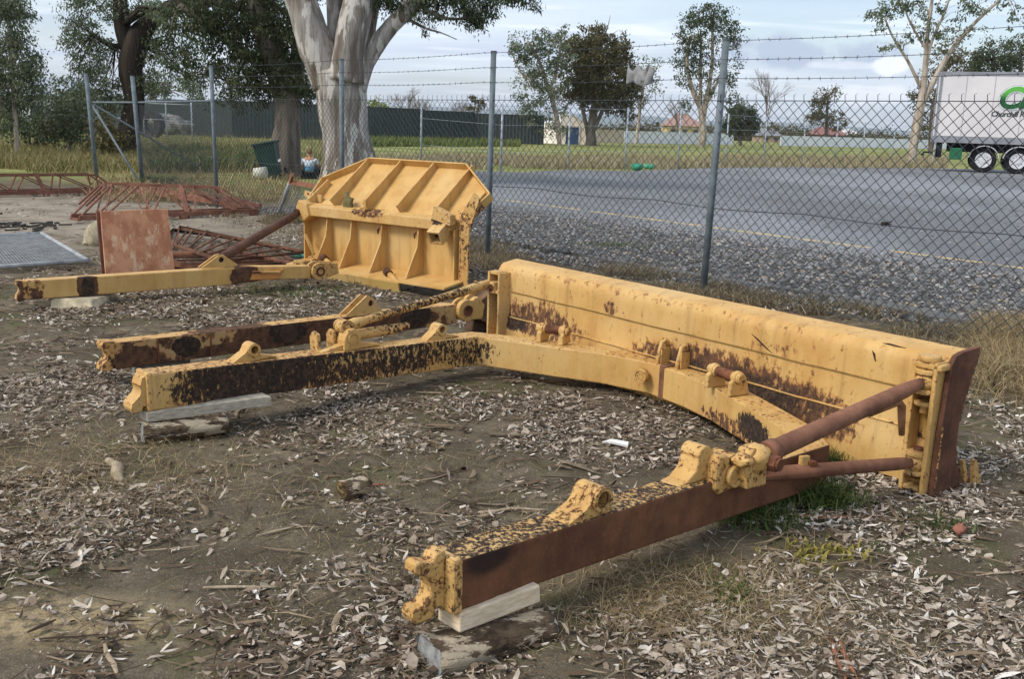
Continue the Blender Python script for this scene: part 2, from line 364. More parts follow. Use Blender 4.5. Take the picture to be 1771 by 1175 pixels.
# ------------------------------------------------------------------ ground
def build_ground():
    t = NT('yard_dirt', 0.95, 0, 0.1)
    sx = t.n('ShaderNodeSeparateXYZ'); t.L.new(t.pos, sx.inputs[0])
    big = t.noise(0.55, 4); mid = t.noise(2.4, 5, 0.6); fine = t.noise(22, 6, 0.7); vf = t.noise(120, 4, 0.7)
    c = t.mix(t.rng(mid, 0.35, 0.65), srgb(84, 76, 61), srgb(120, 109, 90))
    c = t.mix(t.rng(fine, 0.35, 0.65, 0, 0.6), c, srgb(84, 74, 60))
    c = t.mix(t.rng(vf, 0.54, 0.70, 0, 0.55), c, srgb(176, 160, 138))
    moss = t.math('MULTIPLY', t.rng(t.noise(1.3, 4, off=(9, 2, 0)), 0.5, 0.66), t.rng(t.noise(9, 4), 0.4, 0.6))
    c = t.mix(t.math('MULTIPLY', moss, 0.7), c, srgb(84, 86, 50))
    # pale bare clay to the left rear of the yard
    pale = t.math('MULTIPLY', t.region((-9, 14.5, 0), (5.5, 4.5, 5), 0.5), t.rng(mid, 0.3, 0.6, 0.45, 0.95))
    c = t.mix(t.math('MULTIPLY', pale, 0.65), c, srgb(176, 164, 146))
    san = t.math('MULTIPLY', t.region((-1.45, 2.93, 0), (0.40, 0.16, 1), 0.7), t.rng(fine, 0.35, 0.6))
    c = t.mix(t.math('MULTIPLY', san, .75), c, srgb(190, 168, 128))
    # grass country beyond the fence
    dt = t.n('ShaderNodeVectorMath', operation='DOT_PRODUCT'); t.L.new(t.pos, dt.inputs[0]); dt.inputs[1].default_value = FN
    far = t.math('SUBTRACT', dt.outputs['Value'], FA.dot(FN))
    gm = t.math('MULTIPLY', t.rng(t.math('ADD', far, t.math('MULTIPLY', big, 3.0)), 2.6, 4.2), t.rng(sx.outputs[1], 17, 21))
    gl = t.rng(t.math('ADD', sx.outputs[1], t.math('MULTIPLY', big, 4.0)), 24, 28)
    gmask = t.math('MAXIMUM', gm, gl)
    gr = t.mix(t.rng(t.noise(0.30, 5, 0.6), 0.38, 0.62), srgb(112, 124, 66), srgb(156, 152, 96))
    gr = t.mix(t.rng(t.noise(0.9, 5, 0.6, stretch=(0.3, 1, 1)), 0.52, 0.68, 0, 0.7), gr, srgb(176, 160, 112))
    gr = t.mix(t.rng(t.noise(7, 5, 0.7), 0.35, 0.7, 0, 0.5), gr, srgb(64, 78, 36))
    c = t.mix(gmask, c, gr)
    t.col(c); t.bump(t.math('ADD', t.math('MULTIPLY', fine, 1.0), t.math('MULTIPLY', vf, 0.45)), 0.02, 0.8)
    # one sheet: dense near the camera, stretching to the horizon
    xs = sorted(set([round(-12 + 0.1 * i, 3) for i in range(241)] + [-7500, -5000, -1500, -500, -200, -100, -60, -40, -30, -24, -18, -15, 15, 18, 24, 30, 40, 60, 100, 200, 500, 1500, 5000, 7500]))
    ys = sorted(set([round(-2 + 0.1 * i, 3) for i in range(241)] + [-200, -50, -20, -8, -4, 24, 27, 30, 35, 40, 50, 60, 80, 110, 150, 250, 500, 1500, 5000, 7500]))
    X, Y = np.meshgrid(np.array(xs), np.array(ys)); fall = np.clip((26 - Y) / 4, 0, 1) * np.clip((14 - np.abs(X)) / 3, 0, 1)
    Z = gz(X, Y) * fall
    nx, ny = len(xs), len(ys); v = np.stack([X.ravel(), Y.ravel(), Z.ravel()], 1)
    i = np.arange(nx * ny).reshape(ny, nx); q = np.stack([i[:-1, :-1].ravel(), i[:-1, 1:].ravel(), i[1:, 1:].ravel(), i[1:, :-1].ravel()], 1)
    g = np_mesh('ground', v, q, t.m, smooth=True); tag(g, kind='structure')
build_ground()

def lot_point(x, y, z): p = at(x, y); return V3(p.x, p.y, z)
def build_lot():
    t = NT('lot_stone', 0.9, 0, 0.25)
    vo = t.voro(80, out='Color'); vd = t.voro(80); v2 = t.voro(13, out='Color')
    s1 = t.n('ShaderNodeSeparateColor'); t.L.new(vo, s1.inputs[0]); s2 = t.n('ShaderNodeSeparateColor'); t.L.new(v2, s2.inputs[0])
    c = t.mix(t.rng(s1.outputs[0], 0, 1, 0, 1, False), srgb(98, 99, 99), srgb(138, 140, 141))
    c = t.mix(t.rng(vd, 0.3, 0.7, 0, 0.55), c, srgb(78, 79, 80)); c = t.mix(t.rng(t.noise(30, 4, .7), .5, .66, 0, .35), c, srgb(92, 93, 94))
    c = t.mix(t.rng(s2.outputs[1], 0.8, 0.95, 0, 0.22), c, srgb(186, 184, 180))
    c = t.mix(t.rng(t.noise(0.35, 5, 0.6, stretch=(1, 0.5, 1)), 0.42, 0.66, 0, 0.55), c, srgb(140, 142, 145))
    c = t.mix(t.rng(t.noise(0.8, 5, 0.65, off=(3, 3, 0)), 0.58, 0.7, 0, 0.45), c, srgb(110, 108, 100))
    lx = t.n('ShaderNodeVectorMath', operation='DOT_PRODUCT'); t.L.new(t.pos, lx.inputs[0]); lx.inputs[1].default_value = FN
    fd_ = t.math('SUBTRACT', lx.outputs['Value'], FA.dot(FN)); nr = t.rng(t.math('ADD', fd_, t.math('MULTIPLY', t.noise(.5, 4), 2.5)), 7.4, 3.6)
    c = t.mix(t.math('MULTIPLY', nr, .75), c, t.mix(t.rng(s1.outputs[1], .2, .9), srgb(70, 68, 66), srgb(128, 122, 114)))        # darker loose stone by the fence
    c = t.mix(t.rng(t.noise(.12, 4, .5, stretch=(1, .35, 1), off=(5, 1, 0)), .46, .62, 0, .4), c, srgb(162, 164, 166))
    c = t.mix(t.rng(t.noise(1.1, 5, .65, stretch=(.25, 1, 1), off=(1, 1, 4)), .58, .72, 0, .4), c, srgb(92, 90, 86))
    c = t.mix(t.rng(t.noise(3.2, 6, .75, off=(2, 9, 0)), .50, .66, 0, .4), c, srgb(84, 82, 78))
    t.col(c); t.bump(t.math('ADD', vd, t.noise(18, 5, .7)), 0.012, 0.7)
    mb = MB()
    edge = [FA + FN * 0.9 - FD * 14, FA + FN * 0.9 - FD * 4, FA + FN * 0.8, FB + FN * 1.0, FB + FD * 3.3 + FN * 1.6, FB + FD * 6 + FN * 3.2]
    far = [at(640, 292), at(760, 296), at(900, 300), at(985, 296), at(1090, 298), at(1200, 293), at(1330, 290), at(1450, 291), at(1600, 292), at(1771, 296), at(2100, 303), V3(60, 20, 0), V3(40, -6, 0)]
    pts = [(p.x, p.y) for p in edge + far]
    # ragged outline
    ring = []
    for a, b in zip(pts, pts[1:] + pts[:1]):
        L = math.dist(a, b); k = max(1, int(L / 0.5)) if L < 25 else 6
        for i in range(k):
            s = i / k; x = a[0] + (b[0] - a[0]) * s; y = a[1] + (b[1] - a[1]) * s
            j = mnoise.noise(Vector((x * 0.9, y * 0.9, 0))) * 0.28; ring.append((x + FN.x * j, y + FN.y * j))
    n = len(ring)
    zt = 0.046
    mb.add([(x, y, zt) for x, y in ring] + [(x, y, -0.05) for x, y in ring], [list(range(n))] + [[i, (i + 1) % n, n + (i + 1) % n, n + i] for i in range(n)])
    tag(mb.build('gravel_lot', t.m), kind='structure')
    # faded yellow line running with the fence
    y = NT('line_paint', 0.8); y.col(y.mix(y.rng(y.noise(7, 6, 0.8), 0.40, 0.58), srgb(134, 132, 124), srgb(220, 190, 124)))
    a, b = at(865, 349), at(1771, 471); d = (b - a).normalized(); w = V3(-d.y, d.x, 0)
    L = (b - a).length; mb = MB(); s = 0.0
    while s < L + 6:
        e = s + random.uniform(0.5, 1.9); q = [a + d * s - w * 0.065, a + d * e - w * (0.065 + random.uniform(-.01, .01)), a + d * e + w * 0.065, a + d * s + w * (0.065 + random.uniform(-.01, .01))]
        mb.add([(p.x, p.y, 0.0505) for p in q], [[0, 1, 2, 3]]); s = e + random.choice([0.05, 0.12, 0.3])
    tag(mb.build('yellow_road_line', y.m), kind='structure')
build_lot()
def build_hills():
    m = plain('hill_blue', srgb(84, 96, 84), srgb(70, 84, 76), 0.002, 0.95)
    mb = MB(); vs = []; fs = []; n = 120
    for i in range(n):
        a = math.radians(-60 + 120 * i / (n - 1)); R = 5200
        h = 80 + 42 * mnoise.noise(Vector((i * 0.13, 3.3, 0))) + 20 * mnoise.noise(Vector((i * 0.5, 1, 0)))
        h *= 1.0 if a < 0.05 else max(0.55, 1 - (a - 0.05) * 1.5)
        for r, z in ((R, -5), (R + 500, h * 0.7), (R + 1000, h), (R + 2200, -5)): vs.append((math.sin(a) * r, math.cos(a) * r, z))
    for i in range(n - 1):
        for k in range(3): fs.append([i * 4 + k, i * 4 + 4 + k, i * 4 + 5 + k, i * 4 + 1 + k])
    mb.add(vs, fs, 0, True); tag(mb.build('hills', m), kind='structure')
    # even air between here and the hills
    hz = bpy.data.materials.new('air'); hz.use_nodes = True; nt = hz.node_tree; nt.nodes.clear(); o = nt.nodes.new('ShaderNodeOutputMaterial'); v = nt.nodes.new('ShaderNodeVolumePrincipled')
    v.inputs['Color'].default_value = (.86, .92, 1, 1); v.inputs['Density'].default_value = 0.00014; nt.links.new(v.outputs[0], o.inputs['Volume'])
    mb = MB(); mb.box((0, 0, 97), V3(1, 0, 0), V3(0, 1, 0), V3(0, 0, 1), 15300, 15300, 206); tag(mb.build('haze', hz), kind='stuff')
build_hills()
# ------------------------------------------------------------------ near blade assembly (C-frame, moldboard, struts)
def arc(c, r, a0, a1, n=10): return [(c[0] + r * math.cos(math.radians(a0 + (a1 - a0) * i / n)), c[1] + r * math.sin(math.radians(a0 + (a1 - a0) * i / n))) for i in range(n + 1)]
AD = V3(0.74, 0.672, 0).normalized(); AM = V3(0.672, -0.74, 0).normalized()       # along the arms; towards the viewer's right
A0 = V3(-1.798, 4.762, 0.15); A1 = at(826, 632, 0.08); B0 = V3(-0.149, 2.725, 0.17); B1 = V3(1.432, 4.243, 0.06)
BH = 0.19
def near_blade():
    root = thing('bulldozer_blade_assembly', 'long straight yellow dozer blade with its curved C shaped push frame in the foreground', 'dozer blade', (0.6, 5.2, 0))
    # --- materials with wear where the photograph has it
    la_mid = A0.lerp(A1, 0.42) + UP * 0.09
    m_top = paint('paint_frame_top', 0.42, 0.30, [(B0.lerp(B1, .25) + UP * .18, (1.3, 1.2, .3), 0.60, 'dark'), (A0.lerp(A1, .3) + UP * .18, (1.2, 1.2, .3), 0.5, 'rust')], 44)
    m_side = paint('paint_frame_side', 0.30, 0.16, [(A0 + AD * 0.62 + UP * .09, (.62, .58, .17), 0.78, 'dark'), (A0 + AD * 1.45 + UP * .10, (.80, .75, .2), 0.64, 'dark'),
        (A1 - AD * 0.1 + UP * .1, (.24, .24, .13), 0.60, 'dark'), (A0 + AD * 1.0 + UP * .02, (1.1, 1.0, .07), 0.6, 'rust'),
        (at(1300, 745, .16), (.14, .2, .085), 0.82, 'dark'), (at(1240, 740, .1), (.3, .4, .07), 0.62, 'rust')], 40, streak=0.6)
    m_outer = rust('rust_arm_side', srgb(92, 60, 42), srgb(116, 78, 54), 7, 0.25, patch=[(B0 + AD * 0.14 + UP * .14, (.10, .10, .05), 0.8)])
    m_fit = paint('paint_fittings', 0.34, 0.24, [], 46, cast=.006)
    m_fit2 = paint('paint_fittings_worn', 0.44, 0.38, [], 40, cast=.007, soft=.05)
    m_pin = rust('rust_pin', srgb(74, 46, 34), srgb(120, 76, 52), 20)
    m_rod = rust('rust_rod', srgb(108, 74, 58), srgb(140, 98, 76), 6, 0.2, stretch=(1, 1, 1))
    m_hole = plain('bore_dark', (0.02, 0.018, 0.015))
    # --- C-frame: pairs of (inner, outer) points
    ip = [B0 - AM * .13, V3(1.264, 4.275, 0.06)]
    op = [B0, B1]
    cross_in = [at(1342, 803, .07), at(1290, 768, .07), at(1230, 729, .07), at(1180, 704, .07), at(1120, 681, .07), at(1040, 664, .07), at(950, 651, .07), at(880, 640, .075)]
    cl = [ip[1]] + cross_in + [A1]
    for i, p in enumerate(cross_in, 1):
        d = (cl[i + 1] - cl[i - 1]); d.z = 0; d.normalize(); nrm = V3(d.y, -d.x, 0)
        if nrm.dot(V3(0.6, 0.6, 0)) < 0: nrm = -nrm
        ip.append(p); op.append(p + nrm * 0.155)
    n1 = (V3(-0.35, 1, 0)).normalized(); ip += [A1, A0]; op += [A1 + n1 * 0.16, A0 - AM * 0.14]
    fr = MB(); vs = []
    for a, b in zip(ip, op):
        h = 0.165 if a == ip[0] else BH
        vs += [a, b, b + UP * h, a + UP * h]
    k = len(ip); o = 0; fr.v = [tuple(v) for v in vs]
    for i in range(k - 1):
        for j in range(4):
            f = [i * 4 + j, (i + 1) * 4 + j, (i + 1) * 4 + (j + 1) % 4, i * 4 + (j + 1) % 4]
            mi = 0 if j == 2 else 1
            if j == 1: mi = 2 if i == 0 else 1
            fr.f.append(f); fr.mi.append(mi); fr.sm.append(False)
    fr.f += [[0, 1, 2, 3], [(k - 1) * 4 + q for q in (3, 2, 1, 0)]]; fr.mi += [1, 1]; fr.sm += [False, False]
    fr.build('push_frame', [m_top, m_side, m_outer], root, 0.008)
    # weld bead and end plate of the near arm
    w = MB(); w.box(B0 + AD * 0.012 - AM * 0.064 + UP * 0.0825, AD, AM, UP, 0.035, 0.145, 0.178); w.build('end_plate', m_fit2, root, 0.01)
    w = MB(); w.box(A0 - AM * 0.07 + AD * 0.01 + UP * 0.095, AD, AM, UP, 0.03, 0.148, 0.198); w.build('end_plate', m_fit, root, 0.01)
    # claws at the two arm ends
    def claw(base, mat, L=0.115, sc=1.0, wdt=0.10, flip=False):
        poly = [(0.0, 0.205), (-0.035, 0.20), (-0.055, 0.175)] + [(-L * 0.85, 0.192), (-L * 0.97, 0.182), (-L, 0.155)] + arc((-L * 0.90, 0.09), 0.056, 72, -66, 12) + [(-L * 1.06, 0.038), (-L * 1.08, 0.015), (-L * 0.98, -0.012), (-0.05, -0.012), (-0.035, 0.02), (-0.012, 0.02), (0.0, -0.005)]
        c = MB(); c.prism([(a * sc, b * (-1 if flip else 1) * 0.95 + (0.19 if flip else 0)) for a, b in poly], base, AD, UP, AM, -wdt / 2, wdt / 2)
        c.build('trunnion_claw', mat, root, 0.008)
    claw(B0 - AM * 0.068 - AD * 0.004 - UP * .005, m_fit2, 0.125, .88, 0.06)
    claw2 = MB(); L = 0.06
    poly = [(0, 0.18), (-0.02, 0.17), (-0.032, 0.13)] + arc((-0.07, 0.105), 0.042, 50, -60, 8) + [(-0.075, 0.045), (-0.082, 0.02), (-0.075, 0.0), (-0.03, 0.0), (-0.022, 0.025), (-0.006, 0.025), (0.0, 0.0)]
    claw2.prism(poly, A0 - AM * 0.07, AD, UP, AM, -0.055, 0.055); claw2.build('trunnion_claw', m_fit, root, 0.007)
    # --- lugs with a bore across the arm
    def lug(c, z, w=0.11, h=0.085, r=0.042, hr=0.026, base=0.13, tail=0.12, mat=None, th=0.075):
        """c: point on the beam's top centre line; a cast hump with a bore, sloping tails along the arm"""
        hc = (0.0, h - r)
        poly = [(-base, 0), (-base * .55, 0.016)] + [(-r * 1.15, h - r * 1.1)] + arc(hc, r, 160, 0, 10) + [(r * 1.02, 0.004), (r * 1.02, 0)]
        m = MB(); m.plate_hole(poly, hc, hr, c, AD, UP, AM, -th / 2, th / 2)
        m.cyl(c + UP * hc[1] - AM * th * 0.30, c + UP * hc[1] - AM * th * 0.28, hr * 1.1, 16, 1)
        o = m.build('cylinder_lug', [mat or m_fit, m_hole], root, 0.005)
        b = MB(); b.ring(c + UP * hc[1] + AM * (th / 2 - 0.004), c + UP * hc[1] + AM * (th / 2 + 0.012), r * 0.98, hr, 24); b.build('bushing', mat or m_fit, o)
        t = MB(); t.prism([(r, 0), (r + tail, 0), (r + tail * .9, .008), (r, .03)], c, AD, UP, AM, -th * .35, th * .35); t.build('gusset', mat or m_fit, o, 0.004)
        return o
    zt = lambda P: P + UP * BH
    def on_arm(P, Q, x, off):                                  # point on the arm's top, off metres in from its viewer-side face
        a = P + UP * ((BH if P != B0 else .165) + 0.001) - AM * off; b = Q + UP * (BH + 0.001) - AM * off
        return on_line(a, b, x)
    lug(on_arm(A0, A1, 434, 0.06), 0, h=0.098, r=0.036, hr=0.022, base=0.13, tail=0.11)
    lug(on_arm(A0, A1, 757, 0.06), 0, h=0.10, r=0.036, hr=0.022, base=0.12, tail=0.12)
    lug(on_arm(B0, B1, 1021, 0.055), 0, h=0.102, r=0.045, hr=0.031, base=0.17, tail=0.04, mat=m_fit2, th=0.10)
    # --- bearing block and upper yoke on the far arm
    c = on_arm(A0, A1, 603, 0.06)
    b = MB(); b.prism([(-0.06, 0), (0.055, 0), (0.055, 0.07)] + arc((0.0, 0.075), 0.05, 20, 160, 8) + [(-0.06, 0.06)], c, AD, UP, AM, -0.035, 0.05)
    bo = b.build('bearing_block', m_fit, root, 0.008)
    k_ = MB(); k_.ring(c + UP * 0.068 + AM * 0.048, c + UP * 0.068 + AM * 0.058, 0.034, 0.027, 22); k_.cyl(c + UP * 0.068 + AM * 0.03, c + UP * 0.068 + AM * 0.053, 0.025, 20); k_.build('pin_cap', m_fit, bo)
    g = MB(); g.prism([(-0.22, 0), (-0.06, 0), (-0.06, 0.035)], c, AD, UP, AM, -0.03, 0.03); g.prism([(0.055, 0), (0.2, 0), (0.19, 0.012), (0.055, 0.032)], c, AD, UP, AM, -0.035, 0.03); g.build('gusset', m_fit, bo, 0.003)
    yb = MB(); 
    for s in (-0.15, -0.06): yb.prism([(-0.05, 0), (0.035, 0), (0.03, .10), (-0.02, .115), (-0.055, .08)], c - AM * 0.06 + AD * s * 0.2, AM, UP, AD, s - 0.012, s + 0.012)
    yb.build('rear_yoke', m_fit2, bo, 0.006)
    # yellow brace up to the blade's far top corner
    p = c + UP * 0.125 - AM * 0.035 - AD * 0.01; q = at(868, 484, 0.50)
    kn = MB(); kn.ring(p + AM * 0.045, p - AM * 0.045, 0.045, 0.026, 22, depth=0.02); kn.sphere(p + AM * 0.02, 0.030, 12); kn.build('brace_knuckle', m_fit2, root)
    d = (q - p).normalized(); L = (q - p).length
    yr = MB(); yr.tube([p + d * 0.03, p + d * 0.10, p + d * 0.2, p + d * L * 0.62, p + d * L * 0.78, p + d * L * 0.92, q], [0.028, 0.036, 0.025, 0.026, 0.034, 0.030, 0.026], 16)
    m_brace = paint('paint_brace', 0.36, 0.40, [((p + d * L * 0.45) - UP * 0.02, (L * .40, L * .40, L * .2), 0.60, 'dark')], 34)
    yro = yr.build('tilt_brace', m_brace, root)
    bb = MB(); bb.cyl(p + d * L * 0.80 + UP * 0.036, p + d * L * 0.80 + UP * 0.048, 0.014, 10); bb.build('grease_nipple', m_fit2, yro)
    # short broken-off lower brace lying along the far arm
    s0 = c + AD * 0.02 - AM * 0.10 + UP * 0.05
    sb = MB(); sb.tube([s0, s0 + AD * 0.1, s0 + AD * 0.36 - AM * .02, s0 + AD * 0.5 - AM * .04 + UP * .004], [0.042, 0.034, 0.032, 0.024], 14); sb.build('lower_brace', m_brace, root)

    # --- moldboard
    U = V3(0.61, -0.792, 0).normalized(); N = V3(0.792, 0.61, 0).normalized()     # along the blade towards the viewer; N points to its front (away)
    O = V3(-0.124, 7.064, 0)
    ph = 0.0; UB = (UP * math.cos(ph) + N * math.sin(ph)); N0 = N; N = (N * math.cos(ph) - UP * math.sin(ph))  
    def bl(s, n, z): return O + UP * 0.42 + U * s + N * n + UB * (z - 0.42)
    def find_s(x, n, z):
        a, b = -2.0, 5.0
        for _ in range(40):
            m = (a + b) / 2
            if px(bl(m, n, z))[0] < x: a = m
            else: b = m
        return a
    S0 = find_s(861, 0, .4); S1 = find_s(1641, 0.0, .45); SL = find_s(880, 0, .4); SR = find_s(1589, 0, .4)
    # back profile (n, z) from the bottom up and over the rolled top edge, and the front curve down again
    back = [(-0.03, 0.02), (-0.035, 0.10), (-0.022, 0.20), (0.0, 0.30), (0.0, 0.42), (0.0, 0.545)] + [(0.06 - 0.06 * math.cos(math.radians(a)), 0.565 + 0.075 * math.sin(math.radians(a))) for a in (12, 30, 50, 70, 90)] + [(0.12, 0.652), (0.16, 0.658)]
    front = [(0.17, 0.648), (0.15, 0.56), (0.12, 0.42), (0.105, 0.30), (0.125, 0.16), (0.17, 0.08), (0.21, 0.02)]
    prof = back + front
    m_bl = paint('paint_moldboard', 0.30, 0.14, [
        (bl(0.42, -0.0, 0.29), (0.60, 0.56, 0.13), 0.70, 'rust'), (bl(0.22, 0, 0.24), (0.2, .2, 0.06), .8, 'dark'), (bl(0.55, 0, 0.37), (0.17, 0.17, 0.09), 0.58, 'rust'),
        (bl(2.05, 0, 0.26), (0.66, 0.7, 0.16), 0.80, 'rust'), (bl(2.45, 0, 0.24), (0.62, 0.6, 0.14), 0.74, 'rust'), (bl(2.15, 0, 0.24), (0.75, .75, 0.11), 0.70, 'dark'), (bl(2.8, 0, 0.18), (0.25, .25, 0.10), 0.66, 'rust'),
        (bl(1.2, 0, .5), (.08, .08, .05), .62, 'rust'), (bl(1.35, 0, 0.61), (1.5, 1.5, .03), 0.40, 'rust'), (bl(2.5, 0, .45), (.35, .35, .12), .42, 'rust')], 30, streak=0.62, dirt=0.45, soft=.09)
    mb = MB(); ks = 26
    vs = []; nP = len(prof)
    for i in range(ks + 1):
        s = S0 + (S1 - 0.03 - S0) * i / ks; zz = 0.0
        for n_, z in prof: vs.append(bl(s, n_, z + (zz if z > .5 else 0)))
    fs = [[i * nP + j, i * nP + (j + 1) % nP, (i + 1) * nP + (j + 1) % nP, (i + 1) * nP + j] for i in range(ks) for j in range(nP)]
    mb.add(vs, fs, 0, True); mb.add(vs[:nP], [list(range(nP))]); mb.add(vs[-nP:], [list(range(nP))])
    mbo = mb.build('moldboard', m_bl, root)
    es = mbo.modifiers.new('edges', 'EDGE_SPLIT'); es.split_angle = math.radians(35)
    # welded seams across the back: two thin stepped laps
    def seam(z, n_, th, mat):
        m = MB(); pts = []
        for i in range(30):
            s = SL + 0.03 + (SR - SL - 0.06) * i / 29
            pts.append((s, z + 0.004 * mnoise.noise(Vector((s * 6, z, 0)))))
        for (s, z_), (s2, z2) in zip(pts, pts[1:]):
            m.add([bl(s, n_ - 0.006, z_ - th), bl(s2, n_ - 0.006, z2 - th), bl(s2, n_ - 0.006, z2), bl(s, n_ - 0.006, z_), bl(s, n_ + .004, z_ + th), bl(s2, n_ + .004, z2 + th), bl(s, n_ + .004, z_ - th * 2), bl(s2, n_ + .004, z2 - th * 2)], [[0, 1, 2, 3], [3, 2, 5, 4], [0, 1, 7, 6]])
        m.build('weld_seam', mat, mbo)
    m_seam = plain('seam_dirty', srgb(122, 96, 52), srgb(150, 118, 62), 20)
    seam(0.455, -0.001, 0.0035, m_seam); seam(0.275, -0.008, 0.0035, m_fit)
    # right end plate, worn brown: shaped by the curved front
    pl = [(-0.06, -0.02), (-0.055, 0.30), (-0.045, 0.40), (-0.035, 0.56), (-0.03, 0.61), (0.0, 0.65), (0.05, 0.662), (0.20, 0.672), (0.192, 0.62), (0.155, 0.52), (0.12, 0.42), (0.10, 0.32), (0.10, 0.22), (0.125, 0.12), (0.18, 0.04), (0.215, -0.02)]
    m_endp = rust('rust_end_plate', srgb(84, 56, 44), srgb(112, 76, 58), 8, 0.3)
    e = MB(); e.prism(pl, bl(S1, 0, 0), N, UB, U, -0.012, 0.012); e.build('end_plate', m_endp, root, 0.003)
    ed = MB()
    ep = [(0.200, 0.66), (0.194, 0.62), (0.157, 0.52), (0.122, 0.42), (0.103, 0.33)]
    for a, b2 in zip(ep, ep[1:]): ed.bar(bl(S1 + .002, a[0], a[1]), bl(S1 + .002, b2[0], b2[1]), 0.030, 0.012, U)
    ed.bar(bl(S1 + .003, -0.052, 0.01), bl(S1 + .003, -0.045, 0.33), 0.028, 0.010, N)
    ed.build('wear_edge', paint('paint_edge_chipped', 0.6, 0.5, [], 40), root, 0.003)
    cb = MB()
    for k2 in range(2): cb.prism([(0.0, 0.0), (0.05 + .03 * k2, -0.0), (-0.02 + .02 * k2, 0.13), (-0.045 + .02 * k2, 0.13)], bl(S1 + 0.004 + 0.03 * k2, 0.215 + 0.03 * k2, 0.0), N, UB, U, -0.012, 0.010)
    cb.build('end_bit', m_fit2, root, 0.003)
    ce = MB(); ce.prism([(0.17, -0.01), (0.25, -0.01), (0.255, 0.02), (0.15, 0.14), (0.13, 0.14)], bl(S0, 0, 0), N, UB, U, 0.0, S1 - S0 - 0.02); ce.build('cutting_edge', m_endp, root, 0.003)
    # --- pockets for the braces at both ends
    def pocket(sa, sb, zl, zh, dark_mat):
        p_ = MB()
        p_.box(bl(sa, -0.045, (zl + zh) / 2), U, N, UB, 0.022, 0.10, zh - zl); p_.box(bl(sb, -0.045, (zl + zh) / 2), U, N, UB, 0.022, 0.10, zh - zl)
        o = p_.build('brace_pocket', m_fit, root, 0.004)
        f = MB(); f.box(bl((sa + sb) / 2, -0.008, (zl + zh) / 2), U, N, UB, abs(sb - sa) - 0.024, 0.012, zh - zl - .02); f.build('pocket_back', dark_mat, o)
        for z in (zh - 0.005, zh - 0.14, zl + 0.02):
            f = MB(); f.box(bl((sa + sb) / 2, -0.05, z), U, N, UB, abs(sb - sa) - 0.024, 0.085, 0.022); f.build('shelf', m_fit, o, 0.004)
        return o
    m_pk = paint('paint_pocket', 0.5, 0.35, [(bl(S0, 0, .42), (.2, .2, .14), .9, 'dark')], 20, base=srgb(176, 140, 66))
    pocket(S0 + 0.012, SL, 0.06, 0.585, m_pk)
    pocket(SR + 0.01, S1 - 0.028, 0.0, 0.62, m_pk)
    # brackets: far end
    pe = bl((S0 + SL) / 2, -0.075, 0.475)
    b = MB(); b.box(pe, U, N, UB, 0.055, 0.07, 0.085); b.build('brace_bracket', m_fit, root, 0.01)
    b = MB(); b.ring(pe - N * 0.04 , pe - N * 0.02, 0.026, 0.014, 18, depth=0.01); b.cyl(pe - N * 0.05, pe - N * 0.035, 0.012, 10); b.build('bracket_pin', m_pin, root)
    # --- right end: upper and lower clevis
    R0 = bl((SR + S1) / 2 - 0.01, -0.06, 0.525); R2 = bl((SR + S1) / 2 - 0.01, -0.06, 0.14)
    for ce_, up_ in ((R0, True), (R2, False)):
        for zz in (-0.045, 0.045):
            b = MB(); b.prism([(-0.06, 0.05), (0.06, 0.05)] + arc((0, -0.01), 0.05, 0, -180, 10), ce_ + UB * zz, U, N, UB, -0.012, 0.012)
            bo_ = b.build('clevis_plate', m_fit, root, 0.006)
        q_ = MB(); q_.box(ce_ + N * .058, U, N, UB, .11, .02, .11); q_.build('web', m_fit, bo_); q_ = MB(); q_.cyl(ce_ - UB * 0.075, ce_ + UB * 0.07, 0.024, 16); q_.build('clevis_pin', m_pin, bo_)
        h_ = MB(); h_.sphere(ce_, 0.05, 14, 0, (1.1, 1.25, .9), (U, N, UB), 0.25); h_.cyl(ce_ + U * 0.03, ce_ + U * 0.062, 0.026, 14); h_.build('swivel_head', m_fit2, bo_)
    cap = MB(); cap.cyl(bl((SR + S1) / 2 - 0.01, -0.055, 0.615), bl((SR + S1) / 2 - 0.01, -0.055, 0.645), 0.05, 20); cap.box(bl((SR + S1) / 2 + .005, -0.04, 0.60), U, N, UB, 0.14, 0.11, 0.03); cap.build('pocket_cap', m_fit, root, 0.008)
    post = MB(); post.cyl(bl((SR + S1) / 2 - 0.01, -0.05, 0.15), bl((SR + S1) / 2 - 0.01, -0.05, 0.19), 0.055, 24); post.build('swivel_collar', m_fit, root, 0.004); post = MB(); post.cyl(bl((SR + S1) / 2 - 0.01, -0.05, 0.41), bl((SR + S1) / 2 - 0.01, -0.05, 0.43), 0.05, 24); post.cyl(bl((SR + S1) / 2 - 0.01, -0.05, 0.37), bl((SR + S1) / 2 - 0.01, -0.05, 0.411), 0.022, 14); post.build('swivel_collar', m_fit, root, 0.004)
    # --- two rusty struts to the near arm
    e1 = R0 - N * 0.02; st1 = at(1322, 786, 0.36)
    d = (st1 - e1).normalized(); L = (st1 - e1).length
    r_ = MB(); r_.tube([e1 + d * 0.03, e1 + d * 0.10, e1 + d * 0.16, e1 + d * (L - 0.055), e1 + d * (L - 0.045)], [0.024, 0.030, 0.034, 0.040, 0.040], 24)
    ro = r_.build('upper_strut', m_rod, root)
    r_ = MB(); r_.ring(e1 + d * (L - 0.01), e1 + d * (L - 0.06), 0.047, 0.032, 24, depth=0.03); r_.build('strut_collar', m_rod, ro)
    r_ = MB(); r_.cyl(e1 + d * (L - 0.035), e1 + d * (L + 0.03), 0.030, 18); r_.build('strut_screw', m_fit, ro)
    hd = e1 + d * L * 0.17 - UP * 0.042
